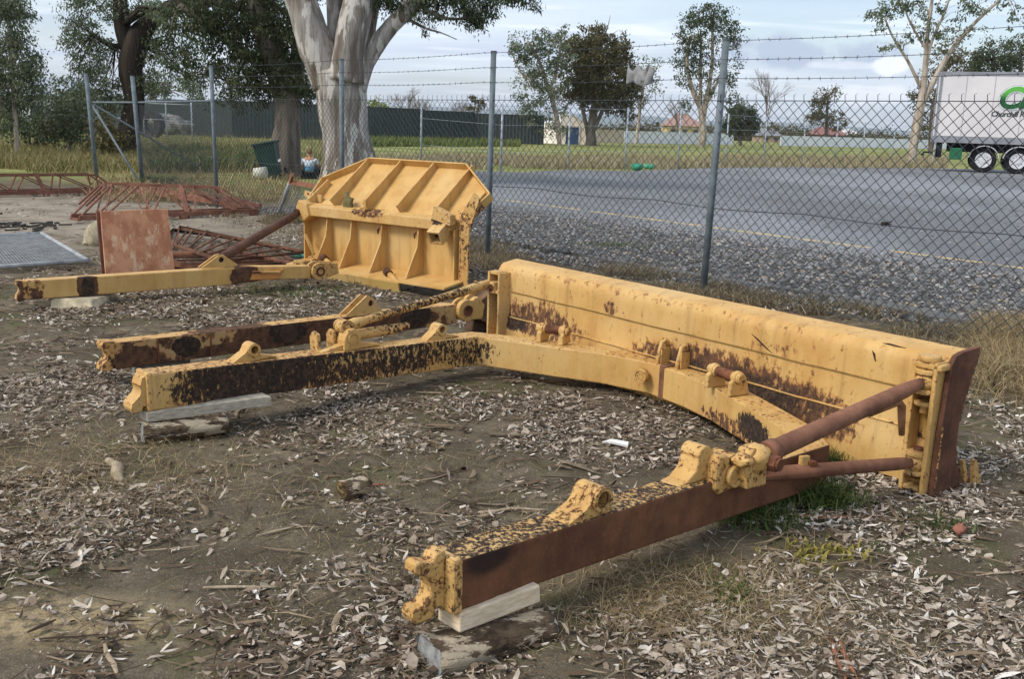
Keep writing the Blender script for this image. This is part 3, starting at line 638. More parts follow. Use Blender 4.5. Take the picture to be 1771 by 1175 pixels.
    r_ = MB(); r_.tube([hd + d * L * .2 + UP * .004, hd, hd - d * .025 - UP * 0.03, hd - d * 0.035 - UP * 0.09, hd - d * 0.05 - UP * 0.17], [0.012, 0.017, 0.019, 0.017, 0.013], 10)
    r_.build('strut_handle', rust('rust_handle', srgb(120, 82, 56), srgb(160, 116, 78), 20), ro)
    e2 = R2 - N * 0.02; st2 = at(1255, 826, 0.235)
    d2 = (st2 - e2).normalized(); L2 = (st2 - e2).length
    r_ = MB(); r_.tube([e2 + d2 * 0.02, e2 + d2 * 0.06, e2 + d2 * 0.075, e2 + d2 * 0.12, e2 + d2 * L2], [0.022, 0.024, 0.028, 0.029, 0.032], 24)
    r2o = r_.build('lower_strut', m_rod, root)
    cpt = e2 + d2 * (L2 * 0.62)
    r_ = MB(); r_.box(cpt + UP * 0.045, d2, AM, UP, 0.05, 0.02, 0.05); r_.build('weld_lug', m_fit, r2o, 0.006)
    r_ = MB(); r_.box(cpt - d2 * 0.045 + UP * 0.03 - N * 0.012, d2, AM, UP, 0.045, 0.04, 0.038); r_.build('stop_block', rust('rust_block'), r2o, 0.006)
    # --- bracket group on the near arm: hump, saddle clamp, knuckle with nut
    h1 = on_arm(B0, B1, 1207, 0.075)
    h_ = MB(); h_.prism([(-0.20, 0), (-0.12, 0.012), (-0.07, 0.045), (-0.055, 0.09)] + arc((-0.02, 0.095), 0.04, 170, 60, 6) + [(0.035, 0.10), (0.05, 0.06), (0.06, 0)], h1, AD, UP, AM, -0.05, 0.045); h_.build('support_hump', m_fit, root, 0.016, seg=3)
    c2 = on_arm(B0, B1, 1240, 0.03)
    sd2 = MB(); sd2.prism([(-0.075, -0.03), (-0.04, -0.06), (0.055, -0.05), (0.085, 0.0), (0.09, 0.06), (0.07, 0.09), (0.02, 0.075), (-0.01, 0.10), (-0.055, 0.105), (-0.075, 0.06)], c2, AD, UP, AM, -0.075, 0.05)
    so = sd2.build('saddle_clamp', m_fit2, root, 0.016, seg=3)
    k_ = MB(); k_.ring(c2 + AM * 0.075 + UP * 0.01 + AD * .025, c2 + AM * 0.045 + UP * 0.01 + AD * .025, 0.043, 0.033, 26, depth=0.012); k_.sphere(c2 + AM * 0.05 + UP * 0.02 + AD * .025, 0.03, 12, 0, (1, .6, 1), (AD, AM, UP)); k_.build('clamp_boss', m_fit, so)
    kc = st1 + d * 0.05
    k_ = MB(); k_.sphere(kc, 0.058, 20, 0, (1.15, 1.0, 0.95), (AD, AM, UP), 0.25); ko = k_.build('ball_knuckle', m_fit, root)
    k_ = MB(); k_.tube([kc + AM * 0.02 + AD * 0.03 - UP * .01, kc + AM * 0.085 + AD * 0.03 - UP * .01], [0.037, 0.034], 6); k_.ring(kc + AM * 0.095 + AD * 0.03 - UP * .01, kc + AM * 0.08 + AD * 0.03 - UP * .01, 0.026, 0.018, 18, depth=0.004); k_.build('knuckle_nut', m_pin, ko, 0.004)
    k_ = MB(); k_.prism([(-0.07, -0.11), (0.06, -0.12), (0.05, 0.0), (0.01, 0.05), (-0.05, 0.045), (-0.09, -0.02)], kc, AD, UP, AM, -0.05, 0.02); k_.sphere(kc - AD * .09 + UP * 0.01, 0.035, 12, 0, (1.2, 1.4, .8), (AD, AM, UP), 0.5); k_.build('knuckle_yoke', m_fit2, ko, 0.014, seg=3)
    # --- paired ears with pins on the cross member
    def ears(x1, y1, x2, y2, zc, rp=0.028):
        """two upright ears and the pin between them; the pixel pair marks their pin ends at height zc"""
        a = at(x1, y1, zc); b = at(x2, y2, zc); ax = (b - a).normalized(); f = V3(-ax.y, ax.x, 0)
        if f.y > 0: f = -f
        hb = zc - 0.262
        root_e = None
        for s, c in ((1, a), (-1, b)):
            poly = [(-0.075, -hb), (0.055, -hb), (0.05, -0.02)] + arc((0, 0), 0.036, -20, 150, 9) + [(-0.055, -0.02)]
            m = MB(); m.prism(poly, c, f, UP, ax, -0.016, 0.016); m.cyl(c - ax * 0.03, c + ax * 0.03, 0.03, 20); o = m.build('pin_ear', m_fit, root, 0.006)
            k_ = MB(); k_.ring(c + ax * (0.036 if c is b else -0.036), c + ax * (0.024 if c is b else -0.024), 0.026, 0.015, 18, depth=0.005); k_.build('bushing', m_fit2, o)
        m = MB(); m.tube([a, a.lerp(b, .2), a.lerp(b, .5), a.lerp(b, .8), b], [rp * .7, rp, rp * 1.02, rp, rp * .7], 16); m.build('cross_pin', m_pin, root)
    ears(938, 568, 976, 573, 0.345); ears(1236, 640, 1276, 654, 0.355)
    # medallion boss and dark band on the cross member's inner face
    f0, f1 = at(1120, 681, .07), at(1040, 664, .07)
    fd = (f0 - f1).normalized(); fn = V3(fd.y, -fd.x, 0)
    if fn.dot(V3(-1, -1, 0)) < 0: fn = -fn
    mc = on_line(at(1180, 704, .07), at(1040, 664, .07), 1107) + UP * 0.115 + fn * 0.004
    k_ = MB(); k_.ring(mc + fn * 0.014, mc - fn * 0.03, 0.040, 0.031, 26, depth=0.008); k_.cyl(mc, mc + fn * 0.010, 0.027, 24)
    for a_ in range(6): k_.cyl(mc + fn * .008 + (fd * math.cos(a_ * 1.047) + UP * math.sin(a_ * 1.047)) * 0.016, mc + fn * 0.0135 + (fd * math.cos(a_ * 1.047) + UP * math.sin(a_ * 1.047)) * 0.016, 0.004, 8)
    k_.build('frame_boss', m_fit, root)
    p1, p2 = at(1155, 693, .07), at(1134, 686.5, .07)
    k_ = MB(); bd = (p2 - p1).normalized(); bn = V3(bd.y, -bd.x, 0)
    if bn.dot(V3(-1, -1, 0)) < 0: bn = -bn
    k_.box((p1 + p2) / 2 + UP * (BH / 2 + .002) - bn * 0.074, bd, bn, UP, 0.055, 0.162, BH + 0.012); k_.build('splice_band', rust('rust_band', srgb(98, 66, 50), srgb(128, 90, 64), 14), root, 0.006)
    # twin upright straps on the back of the blade, and odd slots
    for x, y in ((1150, 612), (1184, 620)):
        b_ = at(x, y, 0.2); s_ = find_s(x, -0.02, .3)
        m = MB(); m.tube([bl(s_, -0.085, 0.20), bl(s_, -0.075, 0.30), bl(s_, -0.05, 0.385), bl(s_, -0.018, 0.395), bl(s_, 0.0, 0.36)], [0.013, 0.013, 0.013, 0.012, 0.012], 10); m.box(bl(s_ + 0.016, -0.035, 0.27), U, N, UP, 0.012, 0.07, 0.17)
        m.build('hose_strap', m_fit, mbo)
    hm = plain('chipped_dark', srgb(58, 38, 28))
    for (xa, ya, xb, yb_) in ((1300, 578, 1335, 611), (1520, 594, 1560, 602), (1508, 606, 1515, 625), (1512, 610, 1514, 626)):
        def onback(x, y):
            best = None
            for zi in range(300):
                z = 0.30 + zi * 0.0012; s = find_s(x, 0.0, z)
                nn = 0.0 if z < 0.565 else 0.06 - math.sqrt(max(0, 1 - ((z - .565) / .075) ** 2)) * 0.06 if z < 0.639 else 0.1
                e_ = abs(px(bl(s, nn, z))[1] - y)
                if best is None or e_ < best[0]: best = (e_, s, nn, z)
            return bl(best[1], best[2] - 0.001, best[3])
        a, b = onback(xa, ya), onback(xb, yb_)
        m = MB(); m.tube([a, a.lerp(b, .3) + UP * .002, a.lerp(b, .7) - UP * .001, b], [0.001, 0.0045, 0.004, 0.001], 6); m.build('scratch', hm, mbo)
near_blade()
# ------------------------------------------------------------------ far blade assembly (ribbed wing blade with two straight push arms)
def far_blade():
    root = thing('ribbed_blade_assembly', 'ribbed yellow dozer blade with clipped corners and two straight push arms, behind', 'dozer blade', (-1.3, 10.0, 0))
    U = V3(0.804, -0.595, 0).normalized(); V = V3(0.595, 0.804, 0).normalized(); O = V3(-2.2, 10.65, 0)
    W = 2.18
    def q(s, n, z): return O + U * s + V * n + UP * z
    m_p = paint('paint_wing', 0.22, 0.10, [(q(1.0, -.1, .68), (1.0, 1.0, .06), .5, 'rust'), (q(W, -.05, .45), (.12, .12, .25), .4, 'dark'), (q(W, 0, .8), (.25, .25, .13), .55, 'rust')], 26, dirt=0.35)
    m_b = paint('paint_wing_bar', 0.34, 0.16, [(q(.95, -.1, .7), (.28, .28, .06), .66, 'rust'), (q(W - .25, -.1, .7), (.12, .12, .08), .8, 'dark')], 34)
    m_post = paint('paint_wing_post', 0.46, 0.34, [(q(W, -.05, .42), (.2, .2, .2), .50, 'dark'), (q(W, -.05, .70), (.2, .2, .12), .55, 'rust')], 26, orange=.3)
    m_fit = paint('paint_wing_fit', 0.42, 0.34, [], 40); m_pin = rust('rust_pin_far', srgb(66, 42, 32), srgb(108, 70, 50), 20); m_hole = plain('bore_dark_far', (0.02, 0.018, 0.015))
    ztop = lambda s: 1.175
    # panels: lower upright sheet and the upper sheet leaning away at 45 degrees
    p = MB(); p.prism([(0, .12), (W, .12), (W, .70), (0, .70)], O, U, UP, V, 0.0, 0.02); p.build('lower_panel', m_p, root, 0.002)
    LN = V3(0, 0, 1); d45 = (V * 0.52 + UP * 0.47).normalized(); n45 = d45.cross(U).normalized()
    if n45.dot(V) > 0: n45 = -n45                        # towards the viewer / up
    up_poly = [(0.0, 0.0), (W, 0.0), (W + .10, 0.33), (W - .42, 0.70), (0.42, 0.70), (-0.04, 0.36)]
    Ou = q(0, 0.0, 0.685)
    p = MB(); p.prism(up_poly, Ou, U, d45, n45, -0.012, 0.006); p.build('upper_panel', m_p, root, 0.002)
    def qu(s, t, h): return Ou + U * s + d45 * t + n45 * h
    # rim round the upper panel
    rim = MB()
    for (a, b), (c, d) in zip(up_poly[1:], up_poly[2:] + up_poly[:1]):
        if (a, b) == up_poly[-1] and (c, d) == up_poly[0]: pass
        e = (U * (c - a) + d45 * (d - b)).normalized(); mid = (qu(a, b, .04) + qu(c, d, .04)) / 2
        rim.box(mid, e, n45, e.cross(n45), math.hypot(c - a, d - b) + 0.012, 0.085, 0.016)
    rim.build('rim', m_p, root, 0.002)
    # ribs
    for s in (0.42, 0.90, 1.36, 1.86):
        r = MB(); r.prism([(0, 0), (0.69, 0), (0.69, 0.07), (0.0, 0.135)], qu(s - .02, 0.01, 0.004), d45, n45, U, -0.009, 0.009); r.build('upper_rib', m_p, root, 0.002)
    for s in (0.06, W + .03):
        r = MB(); r.prism([(0, 0), (0.34, 0), (0.34, 0.07), (0.0, 0.11)], qu(s, 0.01, 0.004), d45, n45, U, -0.009, 0.009); r.build('upper_rib', m_p, root, 0.002)
    for s in (0.34, 0.70, 1.13, 1.62):
        r = MB(); r.prism([(0, .14), (0, .60), (-0.07, .60), (-0.09, .42), (-0.25, .125)], q(s, 0.002, 0), V, UP, U, -0.009, 0.009); r.build('lower_rib', m_p, root, 0.002)
    for s in (0.0, W - 0.10):
        r = MB(); r.prism([(0, .10), (0, .62), (-0.08, .62), (-0.08, .12)], q(s, 0.0, 0), V, UP, U, -0.009, 0.009); r.build('lower_rib', m_p, root, 0.002)
    # bottom shelf sloping to the viewer, skirt below it
    sh = MB(); sh.prism([(0.0, .15), (0.0, .13), (-0.33, .085), (-0.33, .105)], q(0, 0, 0), V, UP, U, -0.01, W); sh.build('shelf', m_p, root, 0.003)
    sk = MB(); sk.prism([(-0.325, .09), (-0.345, .09), (-0.325, -0.04), (-0.305, -0.04)], q(0, 0, 0), V, UP, U, 0.16, 1.02); sk.prism([(-0.325, .09), (-0.345, .09), (-0.325, -0.04), (-0.305, -0.04)], q(0, 0, 0), V, UP, U, 1.0201, 1.62); sk.build('skirt_plate', paint('paint_skirt', 0.3, .2, [], 14, base=srgb(176, 146, 84), dirt=.5), root, 0.003)
    # box beam across, upturned at the left, open tube at the right
    bm_ = MB(); bm_.prism([(0.0, 0.605), (-0.11, 0.605), (-0.11, 0.705), (0.0, 0.735)], q(0, 0, 0), V, UP, U, 0.06, W - 0.14); bm_.build('box_beam', m_b, root, 0.008)
    el = MB(); el.prism([(-0.06, .69), (-0.02, .765), (0.10, .73), (0.14, .605), (0.07, .55), (0.03, .53), (-0.05, .615)], q(0.0, 0, 0), U, UP, V, -0.14, 0.01); el.build('beam_end', m_b, root, 0.012)
    op = q(W - 0.21, -0.17, 0.585); ex = (U * 0.10 - V * 0.80 - UP * 0.50).normalized(); ez = ex.cross(UP).normalized(); ey = ez.cross(ex)
    tb = MB()
    for sy, sz, oy, oz in ((.016, .14, .062, 0), (.016, .14, -.062, 0), (.108, .016, 0, .062), (.108, .016, 0, -.062)): tb.box(op + ey * oy + ez * oz, ex, ey, ez, 0.16, sy, sz)
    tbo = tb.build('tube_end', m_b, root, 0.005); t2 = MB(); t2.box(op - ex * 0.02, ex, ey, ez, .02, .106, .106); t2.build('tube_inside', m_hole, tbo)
    ck = MB(); ck.prism([(-.10, .0), (.13, -.05), (.13, .05), (-.08, .12)], q(W - .22, -.10, .71), U, UP, V, -.05, .03); ck.build('corner_bracket', m_fit, root, .006)
    # ear sticking out at the far left
    er = MB(); er.plate_hole([(-.13, -.03), (-.12, .03), (0.14, .035), (.14, -.045)], (-.06, 0), .017, q(0.0, .05, .80), (U * .97 - UP * .16).normalized(), UP, V, -.012, .012); er.build('hinge_ear', m_b, root, .003)
    # right-hand post
    po = MB(); po.box(q(W + 0.01, -0.05, 0.33), U, V, UP, 0.10, 0.014, 0.64); po.box(q(W - 0.045, -0.03, 0.35), U, V, UP, 0.014, 0.06, 0.60); po.build('end_post', m_post, root, 0.003)
    pw = MB(); pw.prism([(-0.06, .62), (.05, .60), (.17, .92), (.10, .98), (-.06, .74)], q(W, -.035, 0), U, UP, V, -.012, .012); pw.build('wing_gusset', m_post, root, .003)
    # small fixings on the sheet
    hd = MB(); hd.box(q(.92, -.09, .78) , U, V, UP, .035, .02, .09); hd.cyl(q(.93, -.12, .735), q(.93, -.08, .735), .02, 12); hd.build('latch', m_fit, root, .003)
    ru = rust('torn_rag', srgb(78, 72, 50), srgb(112, 102, 66), 12)
    rg = MB(); rg.sphere(q(.60, -.02, .765), .06, 12, 0, (1.3, .5, 1.5), (U, V, UP), 0.9); rg.build('rag_clump', ru, root)
    for s in (1.14, 1.63):
        hk = MB(); hk.tube([q(s - .01, -.10, .56), q(s - .012, -.12, .54), q(s - .012, -.12, .50)], [.008, .012, .005], 8); hk.build('hook', m_pin, root)
    br = MB(); br.bar(q(.04, -.10, .40), q(.27, -.19, .22), .03, .016); br.tube([q(.26, -.2, .225), q(.28, -.22, .20), q(.22, -.22, .185)], .010, 8); br.build('diagonal_stay', m_p, root, .003)
    for s, z in ((.46, .165), (1.36, .12)):
        pn = MB(); c = q(s, -.22, z + .03); dd = (U * .8 - V * .25 - UP * .28).normalized(); pn.cyl(c, c + dd * .24, .028, 18); o = pn.build('hinge_pin', m_p, root)
        pn = MB(); pn.ring(c - dd * .03, c + dd * .04, .04, .028, 20, depth=.02); pn.build('pin_collar', m_pin, o)
    # --- far arm
    a0 = at(50, 519, .10); a1 = V3(-1.94, 9.46, 0.12); ad = (a1 - a0); ad.z = 0; ad.normalize(); am = V3(ad.y, -ad.x, 0)
    m_a1 = paint('paint_far_arm', 0.26, .10, [(a0 + ad * .46 + UP * .08, (.085, .075, .16), 1.3, 'rust'), (a0 + ad * .46 + UP * .07, (.05, .045, .1), 1.5, 'dark'), (a0 + ad * 1.84 + UP * .06, (.16, .13, .12), 1.1, 'rust'), (a0 + ad * 0.05 + UP * .08, (.09, .09, .14), .6, 'rust')], 16)
    pr = [(0, .152), (0, .0), (.0, .0)]
    arm = MB(); arm.prism([(0.0, 0.0), (1.74, 0.0), (2.07, 0.02), (2.50, 0.0), (2.50, .125), (2.22, .135), (1.87, .155), (0, .155)], a0, ad, UP, am, -0.125, 0.0); arm.build('push_arm', m_a1, root, 0.008)
    sl = MB(); sl.prism([(1.88, .03), (2.16, .02), (2.22, .12), (2.12, .10), (1.92, .115)], a0, ad, UP, am, -0.002, .012); slo = sl.build('reinforcing_plate', paint('paint_plate', .4, .3, [], 22, base=srgb(206, 142, 78)), root, .004)
    s3 = MB(); s3.bar(a0 + ad * 1.90 + UP * .105 + am * .02, a0 + ad * 2.17 + UP * .09 + am * .03, .03, .016); s3.build('lip', m_a1, slo, .003)
    clw = [(0, .15), (-0.03, .155), (-0.07, .16), (-0.075, .13)] + arc((-.10, .08), .045, 60, -60, 8) + [(-0.085, .01), (-.08, -.012), (-0.03, -.01), (-.02, .01), (0, .0)]
    m_cl = paint('paint_claw_far', .5, .3, [(a0 - ad * .08 + UP * .08, (.06, .06, .15), .9, 'rust')], 22)
    c = MB(); c.prism(clw, a0 - am * 0.062, ad, UP, am, -.05, .05); c.build('trunnion_claw', m_cl, root, .006)
    # triangular lug and rusty strut up to the beam
    def on2(P, Q, x, z): return on_line(P + UP * z, Q + UP * z, x)
    lg = on2(a0 - am * .05, a1 - am * .05, 381, .152)
    for off in (.028, -.05):
        l = MB(); l.plate_hole([(-.19, 0), (-.03, .105), (.02, .11), (.17, 0)], (0, .065), .024, lg, ad, UP, am, off - .009, off + .009); l.build('lug_plate', m_a1, root, .003)
    l = MB(); l.cyl(lg + UP * .065 - am * .04, lg + UP * .065 + am * .018, .023, 14); l.build('lug_pin', m_hole, root)
    p0 = lg + UP * .07 - am * .01; p1 = q(-.03, -.12, .63)
    st = MB(); dd = (p1 - p0).normalized(); LL = (p1 - p0).length
    st.tube([p0 + dd * .02, p0 + dd * .06, p0 + dd * (LL - .14), p0 + dd * (LL - .13), p0 + dd * LL], [.036, .042, .042, .026, .024], 20); sto = st.build('strut', rust('rust_far_strut', srgb(78, 54, 42), srgb(104, 76, 60), 5, .3), root)
    st = MB(); st.sphere(p1, .045, 14); st.ring(p1 - V * .05, p1 + V * .03, .04, .02, 18, depth=.015); st.build('strut_ball', m_pin, sto)
    # clevis joint left
    def joint(cc, r, th=.10, two=True):
        j = MB()
        for o_ in ((-.06, .06) if two else (0,)):
            j.prism([(-.02, -r * .9)] + [(a, b) for a, b in arc((0, 0), r, -100, 100, 14)][::-1][::-1] + [(-.18, .07), (-.2, -.03)], cc, -ad, UP, am, o_ - .016, o_ + .016)
        o = j.build('clevis_joint', m_fit, root, .005)
        j = MB(); j.ring(cc + am * .088, cc + am * .05, .045, .030, 20, depth=.02); j.cyl(cc - am * .07, cc + am * .074, .032, 16); j.build('clevis_pin', m_pin, o)
        return o
    jc = at(548, 468, .17); joint(jc, .085)
    j = MB(); j.box(q(.30, -.38, .115), U, V, UP, .16, .10, .12); jo = j.build('socket_bracket', m_fit, root, .008)
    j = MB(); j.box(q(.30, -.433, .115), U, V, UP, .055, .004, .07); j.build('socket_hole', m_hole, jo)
    j = MB(); j.sphere(q(.45, -.36, .10), .075, 14, 0, (1.2, .8, 1.2), (U, V, UP), .6); j.build('dirt_clod', paint('paint_clod', .6, .5, [], 24, base=srgb(150, 120, 70)), jo)
    # --- near arm of this blade
    b0 = V3(-2.36, 5.757, 0.10); b1 = V3(-0.43, 7.47, 0.10); bd = (b1 - b0); bd.z = 0; bd.normalize(); bmn = V3(bd.y, -bd.x, 0)
    m_a2 = rust('rust_arm_mottled', srgb(92, 56, 38), srgb(126, 80, 54), 8, .45, pale=None)
    t = NT('arm_mottled', .75, 0, .2)
    m_a2s = paint('paint_near_arm_side', .52, .3, [(b0 + bd * .12 + UP * .05, (.2, .2, .09), .95, 'rust'), (b0 + bd * .44 + UP * .09, (.09, .085, .06), 1.5, 'dark'), (b0 + bd * 1.55 + UP * .07, (.85, .8, .16), 1.25, 'rust'), (b0 + bd * 1.15 + UP * .11, (.14, .13, .09), 1.4, 'dark'), (b0 + bd * 2.2 + UP * .1, (.14, .13, .09), 1.4, 'dark'), (b0 + bd * .8 + UP * .03, (.45, .4, .06), .9, 'rust')], 14, base=srgb(178, 148, 100))
    m_a2t = paint('paint_near_arm_top', .42, .2, [(b0 + bd * .75 + UP * .17, (.3, .3, .08), .9, 'rust')], 18)
    Lb = (b1 - b0).length
    arm = MB(); arm.prism([(0, 0), (Lb, 0), (Lb, .15), (0, .165)], b0, bd, UP, bmn, -.12, 0); arm.mi = [1, 1] + [0, 1, 1, 0] if False else arm.mi
    ao = arm.build('push_arm', [m_a2s, m_a2t], root, .007)
    for pl_ in ao.data.polygons:
        if pl_.normal.z > .7: pl_.material_index = 1
    for x in (.26, .60):
        wv = MB(); wv.bar(b0 + bd * x + bmn * .002 + UP * .008, b0 + bd * x + bmn * .002 + UP * .155, .012, .008, bd); wv.build('weld_bead', m_a2, ao)
    for x in (1.15,):
        wv = MB(); wv.cyl(b0 + bd * x + UP * .085 - bmn * .002, b0 + bd * x + UP * .085 + bmn * .006, .07, 6); wv.build('hexagon_plate', plain('plate_dark', srgb(52, 42, 36), srgb(78, 58, 44), 20), ao, .002)
    c = MB(); clw2 = [(0.02, .165), (0, .17), (-0.06, .175), (-0.07, .15)] + arc((-.075, .085), .038, 70, -70, 8) + [(-0.075, .03), (-.078, .0), (-0.02, -.005), (-.005, .03), (.015, .03), (.02, .0)]
    c.prism(clw2, b0 - bmn * .06, bd, UP, bmn, -.05, .05); c.build('trunnion_claw', m_cl, root, .006)
    lg = on_line(b0 + UP * .16 - bmn * .05, b1 + UP * .15 - bmn * .05, 634)
    for off in (.03, -.05):
        l = MB(); l.plate_hole([(-.20, 0), (-.02, .135), (.03, .12), (.06, .07), (.12, .0)], (.015, .075), .024, lg, bd, UP, bmn, off - .008, off + .008); l.build('lug_plate', m_b, root, .003)
    l = MB(); l.cyl(lg + UP * .075 + bd * .015 - bmn * .04, lg + UP * .075 + bd * .015 + bmn * .022, .022, 12); l.build('lug_pin', m_pin, root)
    # right-hand joint: cast ear with pin and the wedge-shaped shoe of the blade corner
    jc = at(802, 536, .20); j = MB()
    j.prism([(a, b) for a, b in arc((0, 0), .085, 60, 300, 16)] + [(.13, -.06), (.16, .05), (.10, .12)], jc, bd, UP, bmn, -.07, -.035)
    j.prism([(a, b) for a, b in arc((0, 0), .085, 60, 300, 16)] + [(.15, -.08), (.17, .03), (.10, .10)], jc, bd, UP, bmn, .0, .05)
    jo = j.build('clevis_joint', m_b, root, .006)
    j = MB(); j.ring(jc + bmn * .062, jc + bmn * .04, .042, .03, 20, depth=.012); j.cyl(jc - bmn * .06, jc + bmn * .055, .031, 16); j.build('clevis_pin', m_pin, jo)
    sh = MB(); sh.prism([(.10, -.06), (.16, .07), (.26, .13), (.36, -.0), (.33, -.17), (.16, -.10)], jc, bd, UP, bmn, -.10, .03); sh.build('corner_shoe', rust('rust_shoe', srgb(84, 62, 46), srgb(122, 96, 70), 8, .5), root, .006)
    s2 = MB(); s2.prism([(.12, -.20), (.44, -.20), (.46, -.05), (.36, .0), (.16, -.05)], jc, bd, UP, bmn, -.14, -.04); s2.build('corner_foot', rust('rust_foot', srgb(64, 48, 38), srgb(92, 70, 54), 8, .5), root, .006)
    gu = MB(); gu.prism([(.06, .0), (.2, .05), (.24, .17), (.0, .12)], jc, bd, UP, bmn, -.12, -.09); gu.build('joint_gusset', m_p, root, .004)
far_blade()
# ------------------------------------------------------------------ timber and stone props under the arms
M_WOOD = plain('timber_pale', srgb(232, 212, 182), srgb(206, 184, 150), 18, 0.85, bump=0.003, bs=30, stretch=(1, 1, 5))
M_WOODG = plain('timber_grey', srgb(196, 186, 166), srgb(150, 140, 122), 22, 0.9, bump=0.003, bs=40, stretch=(1, 1, 6))
def make_logmat(name, a, b, pale):
    t = NT(name, 0.95, 0, 0.1)
    c = t.mix(t.rng(t.noise(14, 6, 0.7, stretch=(1, 1, 2.5)), 0.35, 0.6), a, b); c = t.mix(t.rng(t.noise(7, 5, 0.7, stretch=(.5, 1, 3), off=(4, 1, 1)), 0.50, 0.56), c, pale)
    t.col(c); t.bump(t.noise(24, 6, 0.7, stretch=(1, 1, 3)), 0.03, 1.0); return t.m
M_LOG = make_logmat('log_bark', srgb(66, 54, 44), srgb(108, 92, 74), srgb(192, 176, 150))
M_CONC = plain('concrete', srgb(196, 182, 152), srgb(150, 140, 116), 12, 0.95, bump=0.006, bs=40)
M_STONE = plain('stone_grey', srgb(150, 148, 142), srgb(112, 110, 104), 12, 0.95, bump=0.008, bs=30)
def rough_block(pts_top, zt, zb, depth, side, jag=0.004):
    """block whose top front edge runs through pts_top[0], [1]; `side` is the horizontal direction into its depth"""
    a, b = pts_top; d = (b - a); d.z = 0; L = d.length; d.normalize(); m = MB(); vs = []; n = 10
    for i in range(n + 1):
        p = a + d * (L * i / n)
        for (o, z) in ((0, zt), (depth, zt), (depth, zb), (0, zb)):
            j = Vector((mnoise.noise(Vector((i * 1.1, o * 20, z * 40))), mnoise.noise(Vector((i * 1.3 + 5, o * 9, z * 50))), mnoise.noise(Vector((i * 0.9 + 9, o * 8, z * 30))))) * jag
            vs.append(V3(p.x, p.y, 0) + side * o + UP * z + j + (d * mnoise.noise(Vector((o * 30, z * 60, i))) * .02 if i == n else V3(0, 0, 0)))
    fs = [[i * 4 + j, i * 4 + 4 + j, i * 4 + 4 + (j + 1) % 4, i * 4 + (j + 1) % 4] for i in range(n) for j in range(4)] + [[3, 2, 1, 0], [n * 4, n * 4 + 1, n * 4 + 2, n * 4 + 3]]
    m.add(vs, fs); return m
def log_mesh(a, b, r, seed, flat=0.8, n=28, k=18, taper=0.85, split=0.25):
    m = MB(); d = (b - a); L = d.length; d.normalize(); x = d.cross(UP).normalized(); y = x.cross(d); vs = []
    for i in range(k + 1):
        s = i / k; c = a + d * L * s + y * 0.01 * mnoise.noise(Vector((s * 3, seed, 0)))
        for j in range(n):
            th = 2 * math.pi * j / n
            rr = r * (1 - (1 - taper) * s) * (1 + 0.16 * mnoise.noise(Vector((math.cos(th) * 2.2, math.sin(th) * 2.2, s * 3 + seed))) + 0.07 * mnoise.noise(Vector((math.cos(th) * 9, math.sin(th) * 9, s * 9 + seed))))
            if split and abs(th - 5.0) < 0.35: rr *= 1 - split * (1 - abs(th - 5.0) / 0.35)
            e = 0.0 if 0 < i < k else 0.03 * mnoise.noise(Vector((th * 2, seed, i)))
            vs.append(c + d * e + x * math.cos(th) * rr + y * math.sin(th) * rr * flat)
    fs = [[i * n + j, i * n + (j + 1) % n, (i + 1) * n + (j + 1) % n, (i + 1) * n + j] for i in range(k) for j in range(n)]
    m.add(vs, fs, 0, True); m.add(vs[:n], [list(range(n))], 1); m.add(vs[-n:], [list(range(n))[::-1]], 1); return m
M_ENDG = plain('sawn_grey', srgb(150, 150, 146), srgb(104, 102, 98), 30, .9, bump=.004, bs=50)
